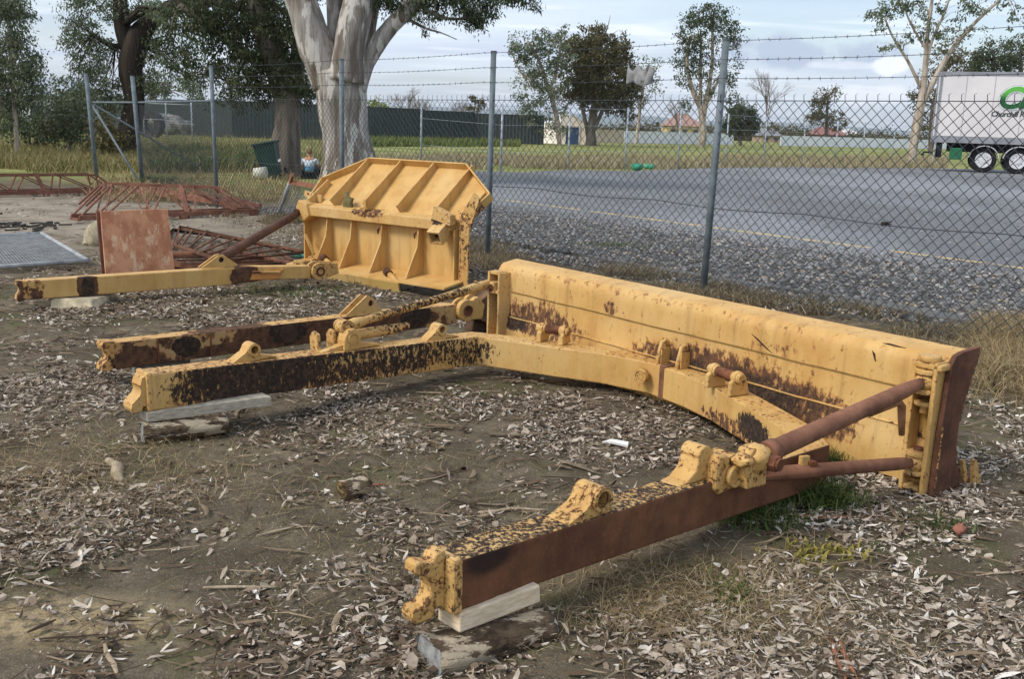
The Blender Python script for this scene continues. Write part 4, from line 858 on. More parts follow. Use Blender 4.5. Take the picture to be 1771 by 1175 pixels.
def props():
    side = -AM
    a, b = at(796, 1064, .168), at(934, 1012, .168)
    tag(rough_block((a - UP * 0, b), .168, .105, .11, side, .003).build('timber_block', M_WOOD, None, .006), 'pale cream timber block wedged under the brown end of the nearest arm', 'timber block')
    la, lb = at(742, 1134, .05), at(946, 1080, .05)
    la.z = .042; lb.z = .038
    o = log_mesh(la, lb, .088, 2.0, .74).build('split_log', [M_LOG, M_ENDG], None); tag(o, 'dark split log with a grey sawn end, lying under the pale cream timber block', 'log')
    a, b = at(254, 714, .148), at(470, 688, .14)
    tag(rough_block((a, b), .147, .095, .10, side, .005).build('timber_plank', M_WOODG, None, .004), 'weathered grey plank with a splintered end under the flaking arm end', 'plank')
    la, lb = at(246, 752, .03), at(392, 736, .03); la.z = .035; lb.z = .035
    o = log_mesh(la, lb, .072, 6.0, .78, split=.35).build('rotten_log', [M_LOG, M_ENDG], None); tag(o, 'dark rotten log lying under the weathered grey plank', 'log')
    a, b = at(240, 634, .095), at(330, 618, .095)
    tag(rough_block((a, b), .096, .0, .12, side, .01).build('concrete_lump', M_STONE, None, .008), 'grey stone block under the rusty mottled middle arm', 'stone block')
    m = MB(); p = at(88, 527, 0); qd = (at(165, 533, 0) - p).normalized(); w = V3(-qd.y, qd.x, 0)
    m.add([at(86, 538, 0), at(162, 543, 0), at(206, 514, 0), p + w * .4] + [at(88, 516, .095), at(156, 519, .095), at(198, 507, .08), at(100, 503, .095)], [[3, 2, 1, 0], [4, 5, 6, 7], [0, 1, 5, 4], [1, 2, 6, 5], [2, 3, 7, 6], [3, 0, 4, 7]])
    tag(m.build('concrete_slab', M_CONC, None, .012), 'cream concrete slab with a broken slanting corner under the farthest arm', 'slab')
    # sawn log round with a red-brown stick, near the middle of the yard
    c = at(592, 862, 0); o = log_mesh(c + V3(.0, .0, .03), c + V3(.10, .07, .035), .058, 9, .8, split=0, k=8).build('log_round', [M_LOG, make_logmat('log_face', srgb(70, 56, 40), srgb(110, 92, 62), srgb(150, 128, 88))], None)
    tag(o, 'short sawn log round with a dark rotten face lying among the leaves', 'log')
    def stick(pxs, r, mat, label, z=.012, name='stick', cat='stick'):
        pts = [at(x, y, 0) for x, y in pxs]; P = []
        for i, p in enumerate(pts): P.append(V3(p.x, p.y, gzf(p) + z))
        fine = []
        for a, b in zip(P, P[1:]):
            for k in range(4): 
                q = a.lerp(b, k / 4); fine.append(q + V3(mnoise.noise(q * 9), mnoise.noise(q * 9 + V3(5, 0, 0)), 0.5 * mnoise.noise(q * 7)) * r * 1.2)
        fine.append(P[-1]); n = len(fine)
        m = MB(); m.tube(fine, [r * (1 - .55 * abs(i / n * 2 - .7)) for i in range(n)], 8, flat=.7)
        return tag(m.build(name, mat, None), label, cat)
    mr = plain('stick_red', srgb(150, 96, 68), srgb(118, 76, 54), 20); mg = plain('stick_grey', srgb(128, 114, 94), srgb(92, 80, 64), 20, bump=.003); mp = plain('stick_pale', srgb(176, 160, 134), srgb(140, 124, 100), 20)
    stick([(622, 845), (645, 840), (668, 838)], .010, mr, 'red brown stick poking out beside the sawn log round')
    stick([(470, 838), (492, 868), (545, 878)], .006, mg, 'thin dark bent stick left of the sawn log round')
    stick([(848, 756), (905, 762), (978, 752)], .014, mg, 'grey bark strip lying flat beyond the middle of the yard, above the crossed sticks')
    stick([(965, 798), (1000, 812), (1040, 826)], .013, mg, 'grey split stick left of the white plastic scrap')
    stick([(826, 886), (880, 880), (948, 882)], .010, mp, 'long tan stick right of the sawn log round')
    stick([(820, 868), (868, 872), (905, 862)], .008, mg, 'thin grey stick just behind the long tan stick')
    stick([(350, 1022), (400, 1018), (488, 1016)], .008, mp, 'long pale stick lying flat in the lower left')
    stick([(1436, 1105), (1446, 1140), (1462, 1180)], .009, mr, 'brown stick at the bottom edge of the photo, left of its twin', .01)
    stick([(1450, 1108), (1462, 1138), (1484, 1180)], .010, mr, 'brown stick at the bottom edge of the photo, right of its twin', .01)
    stick([(1340, 886 + 12), (1420, 902), (1530, 896)], .009, mr, 'reddish curved stick behind the green grass tuft')
    stick([(1680, 812), (1700, 808), (1716, 797)], .009, mp, 'short pale stick right of the rusty blade end')
    stick([(186, 795), (205, 815), (215, 825)], .03, mp, 'thick pale bark roll in the left litter', .012, 'bark_roll', 'bark')
    m = MB(); c = at(1062, 767, .02); m.add([c + V3(-.06, .02, 0), c + V3(-.02, -.02, .015), c + V3(.065, -.045, .004), c + V3(.07, -.03, 0.02), c + V3(-.01, .035, .012)], [[0, 1, 2, 3, 4]])
    o = m.build('plastic_scrap', plain('white_plastic', srgb(228, 226, 220), srgb(214, 212, 206), 6, .5), None); so = o.modifiers.new('s', 'SOLIDIFY'); so.thickness = .012
    tag(o, 'white scrap lying on the leaves inside the curved frame', 'scrap')
    m = MB(); c = at(1661, 916, .02); m.sphere(c, .024, 12, 0, (1.1, .8, 1.0), None, .7); tag(m.build('brick_chip', plain('brick_red', srgb(158, 106, 88), srgb(132, 88, 72), 20, .9), None), 'small red brick chip on the ground at the right', 'brick chip')
    ring = MB(); c = at(596, 1013, 0); c.z = gzf(c) + .012; ring.tube([c + V3(math.cos(a * .4) * .022, math.sin(a * .4) * .026, .002 * a % .01) for a in range(17)], .0018, 6); tag(ring.build('wire_ring', plain('ring_pale', srgb(206, 198, 176)), None), 'small pale ring lying in the leaves left of the nearest arm claw', 'ring')
props()

# ------------------------------------------------------------------ rusty steel behind the blades
M_TR = rust('rust_truss', srgb(104, 70, 56), srgb(136, 94, 76), 6, .25)
def truss(name, label, bl_, br_, tl, tr, ztop, off, bays, posts=(), nose=None, feet=True, grp='rusty welded trusses lying in the yard'):
    """two parallel lattice sides on a flat bottom frame; corners as ground-plane points, top chord at ztop"""
    root = thing(name, label, 'steel truss', tuple((bl_ + br_) / 2), grp)
    d = (br_ - bl_).normalized(); w = V3(-d.y, d.x, 0) * off
    for k in (0, 1):
        o = w * k; B0_, B1_ = bl_ + o + UP * .09, br_ + o + UP * .09
        T0, T1 = V3(tl.x, tl.y, ztop) + o, V3(tr.x, tr.y, ztop) + o
        m = MB(); m.bar(B0_, B1_, .045, .07); m.build('bottom_chord', M_TR, root)
        m = MB(); m.bar(T0, T1, .032, .035)
        if nose: m.tube([T0, T0.lerp(V3(nose.x, nose.y, .15) + o, .3) + UP * .03, V3(nose.x, nose.y, .15) + o], .018, 6)
        m.build('top_chord', M_TR, root)
        m = MB(); n = bays * 2
        for i in range(n):
            a = T0.lerp(T1, i / n) if i % 2 == 0 else B0_.lerp(B1_, (i) / n); b = B0_.lerp(B1_, (i + 1) / n) if i % 2 == 0 else T0.lerp(T1, (i + 1) / n)
            m.bar(a, b, .022, .022)
        m.bar(T1, B1_, .025, .025); m.bar(T0, B0_, .025, .025); m.build('lattice', M_TR, root)
    for i in range(bays + 1):
        s = i / bays; m = MB(); m.bar(bl_.lerp(br_, s) + UP * .06, bl_.lerp(br_, s) + w + UP * .06, .05, .03); m.build('cross_bar', M_TR, root)
    for s in posts:
        m = MB(); m.bar((bl_.lerp(br_, s)) + UP * .05, tl.lerp(tr, (s - .2) / .6) + UP * ztop, .07, .05, d); m.build('upright', M_TR, root)
    if feet:
        for s in (.55, .80, .97):
            m = MB(); m.box(bl_.lerp(br_, s) + UP * .03, d, w.normalized(), UP, .10, .10, .07); m.build('foot', M_TR, root)
    return root
def steel_yard():
    truss('steel_truss', 'rusty lattice truss with a drooping left end, behind the upright rusty plate', at(138, 388), at(446, 374), at(196, 366), at(382, 372), .45, .30, 4, posts=(.58,), nose=at(150, 372))
    truss('steel_truss', 'longer rusty lattice truss at the left edge in front of the grass', at(-90, 345), at(205, 337), at(-90, 343), at(168, 338), .40, .4, 4, posts=(.55,))
    t3 = truss('steel_truss', 'rusty lattice girder lying low between the two other trusses', at(205, 334), at(425, 366), at(215, 333), at(405, 362), .13, .3, 6, feet=False)
    # upright rusty plate, leaning back on a prop
    mpl = NT('rust_plate_face', .85, 0, .2)
    c = mpl.mix(mpl.rng(mpl.noise(5, 6, .7, stretch=(1, 1, .7)), .40, .60), srgb(214, 158, 120), srgb(184, 124, 92))
    c = mpl.mix(mpl.rng(mpl.noise(9, 6, .75, stretch=(1, 1, .5), off=(3, 3, 3)), .52, .62, 0, .8), c, srgb(232, 198, 162))
    c = mpl.mix(mpl.rng(mpl.noise(3.5, 5, .7, off=(8, 1, 0)), .60, .74, 0, .5), c, srgb(140, 92, 70)); mpl.col(c)
    a, b = at(184, 484, 0), at(303, 474, 0); d = (b - a).normalized(); w = V3(-d.y, d.x, 0); L = (b - a).length
    up = (UP * .66 + w * .09)
    root = thing('rusty_plate', 'square sheet of blotchy rusty steel standing upright behind the farthest arm', 'steel plate', tuple((a + b) / 2))
    m = MB(); vs = []
    H = up
    tl_, tr_ = a + up + d * .02, a + d * L + up - d * .01
    m.add([a, b, tr_, tl_] + [p + w * .02 for p in (a, b, tr_, tl_)], [[0, 1, 2, 3], [7, 6, 5, 4], [0, 4, 5, 1], [1, 5, 6, 2], [2, 6, 7, 3], [3, 7, 4, 0]]); m.build('sheet', mpl.m, root)
    m = MB(); m.bar(a + w * .04 - d * .01, tl_ + w * .04 - d * .015, .02, .03, d); m.build('rear_flange', M_TR, root)
    m = MB(); m.bar(a + w * .45 + d * .25 + UP * 0.01, a + up * .8 + w * .04 + d * .25, .03, .03, d); m.build('prop', M_TR, root)
    # pale rock wrapped in plastic
    c = at(172, 425, 0); root = thing('wrapped_rock', 'cream stone with torn blue white plastic beside the rusty plate', 'rock', tuple(c))
    m = MB(); m.sphere(c + V3(-.05, 0, .11), .15, 14, 0, (.9, .6, 1.15), None, .6); m.sphere(c + V3(-.12, -.02, .03), .07, 10, 0, (1.2, .7, .5), None, .6); m.build('stone', M_CONC, root)
    m = MB(); m.sphere(c + V3(.06, .02, .11), .09, 12, 0, (.8, .8, 1.2), None, .9); m.build('plastic_wrap', plain('plastic_blue', srgb(206, 216, 226), srgb(168, 186, 206), 14, .45), root)
    # stack of rusty steel frames lying flat
    def frame(name, label, cs, z, bars, r=.028):
        P = [at(x, y, z) for x, y in cs]; c0 = (P[0] + P[2]) / 2; root = thing(name, label, 'steel rack', (c0.x, c0.y, 0), 'rusty flat frames stacked on the ground')
        mat = rust('rust_frame', srgb(78, 54, 42), srgb(118, 80, 60), 6, .4)
        m = MB(); m.tube(P + [P[0]], r, 8); m.build('rim', mat, root)
        m = MB()
        for i in range(1, bars): m.bar(P[0].lerp(P[1], i / bars) , P[3].lerp(P[2], i / bars), .022, .018)
        m.build('bars', mat, root)
    frame('rod_rack', 'lowest of the rusty frames lying between the plate and the strut', [(230, 466), (505, 452), (468, 425), (300, 398)], .04, 7)
    frame('rod_rack', 'upper rusty frame reaching from the plate towards the blade', [(302, 425), (390, 452), (524, 436), (310, 393)], .12, 8, .024)
    frame('rod_rack', 'short rusty frame with a bent right end beside the green rag', [(240, 440), (360, 470), (508, 458), (430, 440)], .08, 5, .034)
    # mint green rag
    m = MB(); c = at(524, 446, .02)
    for i, (dx, dy, r, sx) in enumerate(((0, 0, .10, 1.0), (.06, -.06, .08, .8), (-.09, .30, .06, 1.8), (-.01, .08, .06, 1.2))): m.sphere(c + V3(dx, dy, .02), r, 14, 0, (sx, .9, .45), None, 1.3)
    tag(m.build('green_rag', plain('cloth_mint', srgb(128, 188, 166), srgb(96, 158, 138), 10, .9), None), 'crumpled mint green rag at the foot of the ribbed blade', 'rag')
    # galvanised mesh panel lying on the ground, far left
    gal = plain('galvanised', srgb(176, 178, 176), srgb(140, 142, 142), 10, .8, .0, spec=.1)
    P = [at(x, y, .05) for x, y in ((-120, 470), (152, 451), (72, 404), (-120, 412))]; c0 = (P[0] + P[2]) / 2
    root = thing('mesh_gate_panel', 'grey galvanised mesh gate lying flat at the left edge', 'gate', (c0.x, c0.y, 0))
    m = MB(); m.tube([P[0], P[1]], .024, 8); m.tube([P[1], P[2]], .026, 8); m.tube([P[2], P[3]], .024, 8); m.build('tube_frame', gal, root)
    m = MB()
    for i in range(1, 44): m.bar(P[0].lerp(P[1], i / 44), P[3].lerp(P[2], i / 44), .010, .006)
    for i in range(1, 30): m.bar(P[0].lerp(P[3], i / 30) + UP * .006, P[1].lerp(P[2], i / 30) + UP * .006, .011, .006)
    m.build('wire_mesh', gal, root)
    # leaning mesh gate with a timber top, left of the ribbed blade
    P = [at(482, 368, .03), at(600, 392, .03)]; a = P[0]; b = P[1]; T = at(505, 306, .72); ax = (T - a); T2 = T + (b - a).normalized() * 1.3
    root = thing('leaning_mesh_gate', 'small mesh gate with a white tube and brown timber rail leaning behind the ribbed blade', 'gate', tuple(a))
    m = MB(); m.tube([a, a.lerp(T, .86)], .030, 10); m.build('white_tube', plain('tube_white', srgb(196, 202, 206), srgb(160, 168, 172), 20, .5), root)
    m = MB(); m.bar(a.lerp(T, .86), T + (T - a).normalized() * .10, .04, .06); m.bar(a.lerp(T, .87), T2 - (T - a) * .16, .05, .07); m.build('timber_rail', plain('timber_brown', srgb(150, 104, 78), srgb(118, 80, 60), 16), root)
    m = MB(); e = (b - a).normalized() * 1.3; f = (T - a) * .86
    n = 20
    for i in range(1, n): m.bar(a + e * (i / n), a + e * (i / n) + f, .006, .006)
    for i in range(1, 13): m.bar(a + f * (i / 13), a + f * (i / 13) + e, .006, .006)
    m.build('wire_mesh', gal, root)
    # burnt black patch
    m = MB(); c = at(15, 392, .02)
    for i in range(60): m.box(c + V3(random.gauss(0, .35), random.gauss(0, .25), random.uniform(0, .04)), *[Vector(v) for v in Matrix.Rotation(random.uniform(0, 3), 3, 'Z')], random.uniform(.05, .2), .03, .02)
    tag(m.build('charred_sticks', plain('char', srgb(52, 48, 44), srgb(76, 70, 64), 10, .95), None), 'dark scatter of charred sticks at the left edge beyond the mesh gate', 'charred sticks', kind='stuff')
steel_yard()

# ------------------------------------------------------------------ chain-link fence
def fence():
    root = thing('chain_link_fence', 'tall grey chain link fence with three barbed wires along the gravel lot', 'fence', tuple(FA))
    gal = plain('post_galvanised', srgb(112, 122, 126), srgb(90, 98, 102), 7, .7, .0, bump=.0008, bs=80)
    wire = plain('wire_dark', srgb(72, 76, 78), srgb(54, 56, 58), 20, .6, .2)
    lean = [V3(.035, .0, 0), V3(.01, 0, 0), V3(0, 0, 0), V3(-.02, 0, 0)]
    G1 = at(247, 318, 0); G2 = at(168, 311, 0)
    for i, p in enumerate(FPOSTS + [G1, G2]):
        l = lean[i] if i < 4 else V3(-.08, 0, 0)
        h = 2.44 if i < 5 else 2.50
        m = MB(); m.tube([p - UP * .1, p + l * 1.5 + UP * h], .034 if i < 4 else .05, 14); m.cyl(p + l * 1.5 + UP * h, p + l * 1.5 + UP * (h + .012), .036 if i < 4 else .052, 14); m.build('post', gal, root)
    S = FA - FD * 6.5; E_ = FPOSTS[3]; L = (E_ - S).length
    HT, HB, pt = 1.88, 0.03, 0.10
    m = MB(); r = .0031
    # woven diagonals: each strand a slim four-sided wire, the two families a wire apart
    n = int((L + HT) / pt) + 2; V = []; F = []
    slope = 1.0
    vs = []; fs = []
    for fam in (0, 1):
        for i in range(-int(HT / pt) - 1, n):
            x0 = i * pt
            a0, b0 = (x0, HB), (x0 + (HT - HB) / slope, HT)
            s0, s1 = 0.0, 1.0; dx = b0[0] - a0[0]
            if a0[0] < 0: s0 = -a0[0] / dx
            if b0[0] > L: s1 = (L - a0[0]) / dx
            if s0 >= s1: continue
            A = (a0[0] + dx * s0, HB + (HT - HB) * s0); B = (a0[0] + dx * s1, HB + (HT - HB) * s1)
            if fam: A = (L - A[0], A[1]); B = (L - B[0], B[1])
            pa = S + FD * A[0] + UP * A[1] + FN * (.002 if fam else -.002); pb = S + FD * B[0] + UP * B[1] + FN * (.002 if fam else -.002)
            k = 6
            for j in range(k):                                    # split so that the panel can bag a little
                q0 = pa.lerp(pb, j / k); q1 = pa.lerp(pb, (j + 1) / k)
                bow = lambda q: FN * (0.025 * mnoise.noise(Vector((q.x * .8, q.y * .8, q.z * 1.5))) )
                q0 = q0 + bow(q0); q1 = q1 + bow(q1); d = (q1 - q0).normalized(); sd_ = d.cross(FN).normalized() * r; nn = FN * r; o = len(vs)
                vs += [q0 + sd_, q0 + nn, q0 - sd_, q0 - nn, q1 + sd_, q1 + nn, q1 - sd_, q1 - nn]
                fs += [[o + t, o + (t + 1) % 4, o + 4 + (t + 1) % 4, o + 4 + t] for t in range(4)]
    for i in range(int(L / pt)):                                  # knuckled tips above the top wire
        b = S + FD * (i * pt + (HT - HB) % pt) + UP * HT
        for (p, q_) in ((b, b + UP * .055 + FD * .006), (b + UP * .055 + FD * .006, b + UP * .066 - FD * .012)):
            o = len(vs); nn = FN * r; sd_ = FD * r
            vs += [p + sd_, p + nn, p - sd_, p - nn, q_ + sd_, q_ + nn, q_ - sd_, q_ - nn]; fs += [[o + t, o + (t + 1) % 4, o + 4 + (t + 1) % 4, o + 4 + t] for t in range(4)]
    np_mesh('mesh', np.array([tuple(v) for v in vs]), np.array(fs), wire, parent=root)
    # mesh of the gateway section further left
    vs = []; fs = []; S2 = FPOSTS[3]; D2 = (G1 - S2); L2 = D2.length; D2.normalize()
    for fam in (0, 1):
        for i in range(-int(1.8 / pt) - 1, int(L2 / pt) + 1):
            x0 = i * pt; dx = 1.75; s0 = max(0, -x0 / dx); s1 = min(1, (L2 - x0) / dx)
            if s0 >= s1: continue
            A = (x0 + dx * s0, .05 + 1.75 * s0); B = (x0 + dx * s1, .05 + 1.75 * s1)
            if fam: A = (L2 - A[0], A[1]); B = (L2 - B[0], B[1])
            p, q_ = S2 + D2 * A[0] + UP * A[1], S2 + D2 * B[0] + UP * B[1]; o = len(vs); nn = FN * r; sd_ = UP * r
            vs += [p + sd_, p + nn, p - sd_, p - nn, q_ + sd_, q_ + nn, q_ - sd_, q_ - nn]; fs += [[o + t, o + (t + 1) % 4, o + 4 + (t + 1) % 4, o + 4 + t] for t in range(4)]
    np_mesh('mesh', np.array([tuple(v) for v in vs]), np.array(fs), wire, parent=root)
    for z, sag, rr in ((1.885, .0, .004), (.90, .03, .0045), (.06, .01, .004)):
        pts = [S + FD * (L * i / 60) + UP * (z - sag * abs(math.sin(i * .5))) - FN * .006 for i in range(61)]
        m = MB(); m.tube(pts, rr, 5); m.build('tension_wire', wire, root)
    for z in (2.09, 2.26, 2.43):
        m = MB(); L3 = L + .5; nb = int(L3 / .055); pts = []
        for i in range(nb + 1):
            s = i * .055; sag = .018 * math.sin(math.pi * ((s % 3.3) / 3.3)); pts.append(S + FD * s + UP * (z - sag) - FN * .03)
        m.tube(pts, .0026, 4, cap=False)
        for p in pts[::2]:
            for k in range(2):
                a = random.uniform(0, 3.1); v = (UP * math.cos(a) + FN * math.sin(a)) * .016 + FD * random.uniform(-.008, .008); m.tube([p - v, p + v], .0018, 4)
        m.build('barbed_wire', wire, root)
    # top rail and stays of the gateway
    T = lambda p, z: p + UP * z
    m = MB(); m.tube([T(G2, 1.84), T(G1, 1.86), T(FPOSTS[3], 1.86)], .022, 8); m.build('top_rail', gal, root)
    m = MB(); m.tube([T(G2, 1.80), at(338, 286, .35)], .024, 8); m.build('stay', gal, root)
    m = MB(); m.tube([T(G2, 1.76), at(243, 318, .04)], .026, 8); m.build('stay', gal, root)
    # torn grey cloth on the barbed wire
    c1 = on_line(FA + UP * 2.27, FB + UP * 2.27, 1090); c2 = on_line(FA + UP * 2.27, FB + UP * 2.27, 1136); m = MB(); n = 14; vs = []
    for i in range(n):
        for j in range(n):
            s, t = i / (n - 1), j / (n - 1)
            top = 2.28 - .11 * abs(math.sin(math.pi * s * 2.45 + .15)); bot = 2.04 + .03 * math.sin(s * 7)
            p = c1.lerp(c2, s * (1.0 - .15 * t) + .05 * t); z = top + (bot - top) * t
            vs.append(V3(p.x, p.y, z) - FN * (.03 + .035 * math.sin(s * 15 + t * 2) * t + .015 * math.sin(s * 31)))
    fs = [[i * n + j, (i + 1) * n + j, (i + 1) * n + j + 1, i * n + j + 1] for i in range(n - 1) for j in range(n - 1) if not (9 < i < 11 and j < 5)]
    m.add(vs, fs, 0, True); o = m.build('torn_cloth', plain('cloth_grey', srgb(160, 160, 160), srgb(128, 128, 126), 12, .9), None); so = o.modifiers.new('s', 'SOLIDIFY'); so.thickness = .004
    tag(o, 'torn grey cloth snagged on the barbed wire left of the middle post', 'cloth')
    # tuft caught on the middle wire
    mw = on_line(FA + UP * .885, FA - FD * 5 + UP * .885, 1531); m = MB()
    for i in range(46):
        a = random.uniform(0, 6.28); v = V3(math.cos(a), math.sin(a), random.uniform(-.6, .6)) * random.uniform(.02, .055); m.tube([mw - v * .6, mw + v], .004, 4)
    tag(m.build('weed_tangle', plain('tangle', srgb(40, 36, 34), srgb(60, 54, 48), 20), None), 'dark tangle of weed caught on the middle wire of the tall fence', 'weed tangle')
fence()
# ------------------------------------------------------------------ trees and plants
def leaf_quads(C, L, W, droop, rng, curl=0.0):
    """one slim diamond per row of C"""
    n = len(C); d = rng.normal(size=(n, 3)); d[:, 2] -= droop; d /= np.linalg.norm(d, axis=1)[:, None]
    s = np.cross(d, rng.normal(size=(n, 3))); s /= np.linalg.norm(s, axis=1)[:, None] + 1e-9
    l = (L * rng.uniform(.6, 1.35, n))[:, None]; w = (W * rng.uniform(.7, 1.3, n))[:, None]
    v = np.stack([C, C + d * l * .45 + s * w, C + d * l, C + d * l * .45 - s * w], 1).reshape(-1, 3)
    return v, np.arange(n * 4).reshape(n, 4)
def crown_points(blobs, rng, per, clump, spread=0.55):
    """blobs: (centre, (rx, ry, rz), clumps); points gather in clumps spread through each blob, mostly near its skin"""
    out = []; ti = []
    for c, r, k in blobs:
        u = rng.normal(size=(k, 3)); u /= np.linalg.norm(u, axis=1)[:, None]; rad = rng.uniform(.25, 1, k) ** spread
        cc = np.array(c)[None] + u * rad[:, None] * np.array(r)[None]
        cc += rng.normal(size=(k, 3)) * clump * .5
        sz = rng.uniform(.5, 1.3, k) * clump
        for q, s_ in zip(cc, sz):
            m = max(3, int(per * rng.uniform(.5, 1.4))); p = q + rng.normal(size=(m, 3)) * np.array([s_, s_, s_ * .75]) * .6
            out.append(p); ti.append(np.clip(rng.normal(rng.uniform(.25, .75), .14, m), 0, 1))
    return np.concatenate(out), np.concatenate(ti)
BARK_GUM = bark('bark_white_gum', srgb(162, 156, 148), srgb(108, 96, 84), srgb(200, 194, 184), .85)
BARK_GREY = bark('bark_grey', srgb(122, 112, 100), srgb(88, 78, 68), srgb(142, 134, 122))
BARK_DARK = bark('bark_dark', srgb(56, 47, 39), srgb(38, 32, 27), srgb(76, 64, 52))
BARK_PALE = bark('bark_pale', srgb(186, 172, 156), srgb(140, 124, 108), srgb(206, 194, 180))
LEAF_DARK = tinted('leaf_dark', [(0, srgb(44, 54, 34)), (.45, srgb(70, 82, 50)), (.8, srgb(98, 106, 70)), (1, srgb(128, 132, 98))], .6, .25, .3)
LEAF_GUM = tinted('leaf_gum', [(0, srgb(70, 82, 58)), (.5, srgb(104, 114, 84)), (.85, srgb(134, 140, 108)), (1, srgb(162, 164, 136))], .6, .25, .3)
LEAF_OLIVE = tinted('leaf_olive', [(0, srgb(66, 64, 40)), (.5, srgb(96, 90, 56)), (1, srgb(128, 116, 78))], .65, .25, .25)
LEAF_BRIGHT = tinted('leaf_bright', [(0, srgb(92, 108, 52)), (.5, srgb(138, 148, 74)), (1, srgb(172, 172, 102))], .65, .25, .25)
TWIG = plain('twig_grey', srgb(142, 132, 126), srgb(120, 110, 104), 10)
def tree(name, label, cat, base, limbs, blobs, Y, leaf, bmat, per=26, clump=None, lp=(7, 1.5), droop=.9, group=None, seed=1, twigs=True):
    """limbs: lists of (px, py, radius px) at depth Y (+dy); blobs: (px, py, rx px, rz px, clumps[, dy]); lp leaf length and half width in px"""
    rng = np.random.default_rng(seed); m2 = Y / FPX * 1.02
    root = thing(name, label, cat, tuple(base), group)
    mb = MB(); tips = []
    for li, lm in enumerate(limbs):
        pts = []; rad = []
        for k, e in enumerate(lm):
            x, y, r = e[:3]; dy = e[3] if len(e) > 3 else 0; pts.append(atY(x, y, Y + dy)); rad.append(max(r * m2, .01))
        # round the path a little with a Catmull-Rom pass
        P = []; R = []
        for i in range(len(pts) - 1):
            p0, p1, p2, p3 = pts[max(i - 1, 0)], pts[i], pts[i + 1], pts[min(i + 2, len(pts) - 1)]
            for s in range(5):
                t = s / 5; P.append(0.5 * ((2 * p1) + (p2 - p0) * t + (2 * p0 - 5 * p1 + 4 * p2 - p3) * t * t + (3 * p1 - p0 - 3 * p2 + p3) * t ** 3)); R.append(rad[i] * (1 - t) + rad[i + 1] * t)
        P.append(pts[-1]); R.append(rad[-1])
        if li == 0: 
            P.insert(0, P[0] - UP * .3); R.insert(0, R[0] * 1.08)
        n = 20 if max(R) > .25 else 9
        o = len(mb.v); mb.tube(P, R, n)
        if max(R) > .2:                                           # flutes and burls on stout wood
            for i in range(o, len(mb.v)):
                v = Vector(mb.v[i]); c = P[min((i - o) // n, len(P) - 1)]; q = (v - c) * (1 + .22 * mnoise.noise(Vector((v.x * 1.6, v.y * 1.6, v.z * .5))) + .08 * mnoise.noise(Vector((v.x * 6, v.y * 6, v.z * 1.4)))); mb.v[i] = tuple(c + q)
        tips.append((P[len(P) // 2], P[-1], R[-1]))
    trunk_n = 'trunk'
    mb.build(trunk_n, bmat, root)
    B = []
    for e in blobs:
        x, y, rx, rz, k = e[:5]; dy = e[5] if len(e) > 5 else 0
        c = atY(x, y, Y + dy); B.append((tuple(c), (rx * m2, max(rx, rz) * m2 * .9, rz * m2), k))
    if twigs and B:                                                # boughs from the limb tips into each clump of the crown
        tw = MB(); r_ = random.Random(seed)
        for c, r, k in B:
            c = Vector(c); s, e, rr = min(tips, key=lambda t: (t[1] - c).length); st = e if (e - c).length < (s - c).length else s
            for j in range(max(3, k // 14)):
                q_ = c + V3(r_.gauss(0, .45) * r[0], r_.gauss(0, .45) * r[1], r_.gauss(0, .45) * r[2]); md = st.lerp(q_, .5) + V3(r_.gauss(0, .1), r_.gauss(0, .1), .12) * (q_ - st).length
                w = max(rr * .45, .006); tw.tube([st, md, q_], [w, w * .55, w * .2], 5)
        tw.build('boughs', bmat, root)
    if B:
        C, ti = crown_points(B, rng, per, clump or 13 * m2); v, f = leaf_quads(C, lp[0] * m2, lp[1] * m2, droop, rng)
        o = np_mesh('crown', v, f, leaf, ti, root)
    return root
def bare_tree(label, x, y0, h, w, Y, seed, group='bare winter trees beyond the lot', n=60):
    r_ = random.Random(seed); m2 = Y / FPX; b = atY(x, y0, Y); root = thing('bare_tree', label, 'tree', tuple(b), group); m = MB(); m.tube([b - UP * .3, b + UP * h * m2 * .45], [.16, .09], 7); m.build('trunk', BARK_GREY, root)
    m = MB()
    def br(p, d, L, r, k):
        q_ = p + d * L; m.tube([p, q_], [r, r * .6], 4, cap=False)
        if k:
            for _ in range(3): br(p.lerp(q_, r_.uniform(.5, 1)), (d + V3(r_.gauss(0, .42), r_.gauss(0, .42), r_.gauss(.1, .25))).normalized(), L * .68, r * .6, k - 1)
    for i in range(5):
        a = r_.uniform(0, 6.28); br(b + UP * h * m2 * r_.uniform(.25, .45), (V3(math.cos(a), math.sin(a), 0) * w / h * 1.2 + UP).normalized(), h * m2 * .3, .06, 4)
    m.build('branches', TWIG, root)
def base_of(x, Y): p = atY(x, 300, Y); return V3(p.x, p.y, 0)
def gy(x, Y):                                                     # photo row of the ground at depth Y
    a, b = 150.0, 1200.0
    for _ in range(40):
        m = (a + b) / 2
        if atY(x, m, Y).z > 0: a = m
        else: b = m
    return a
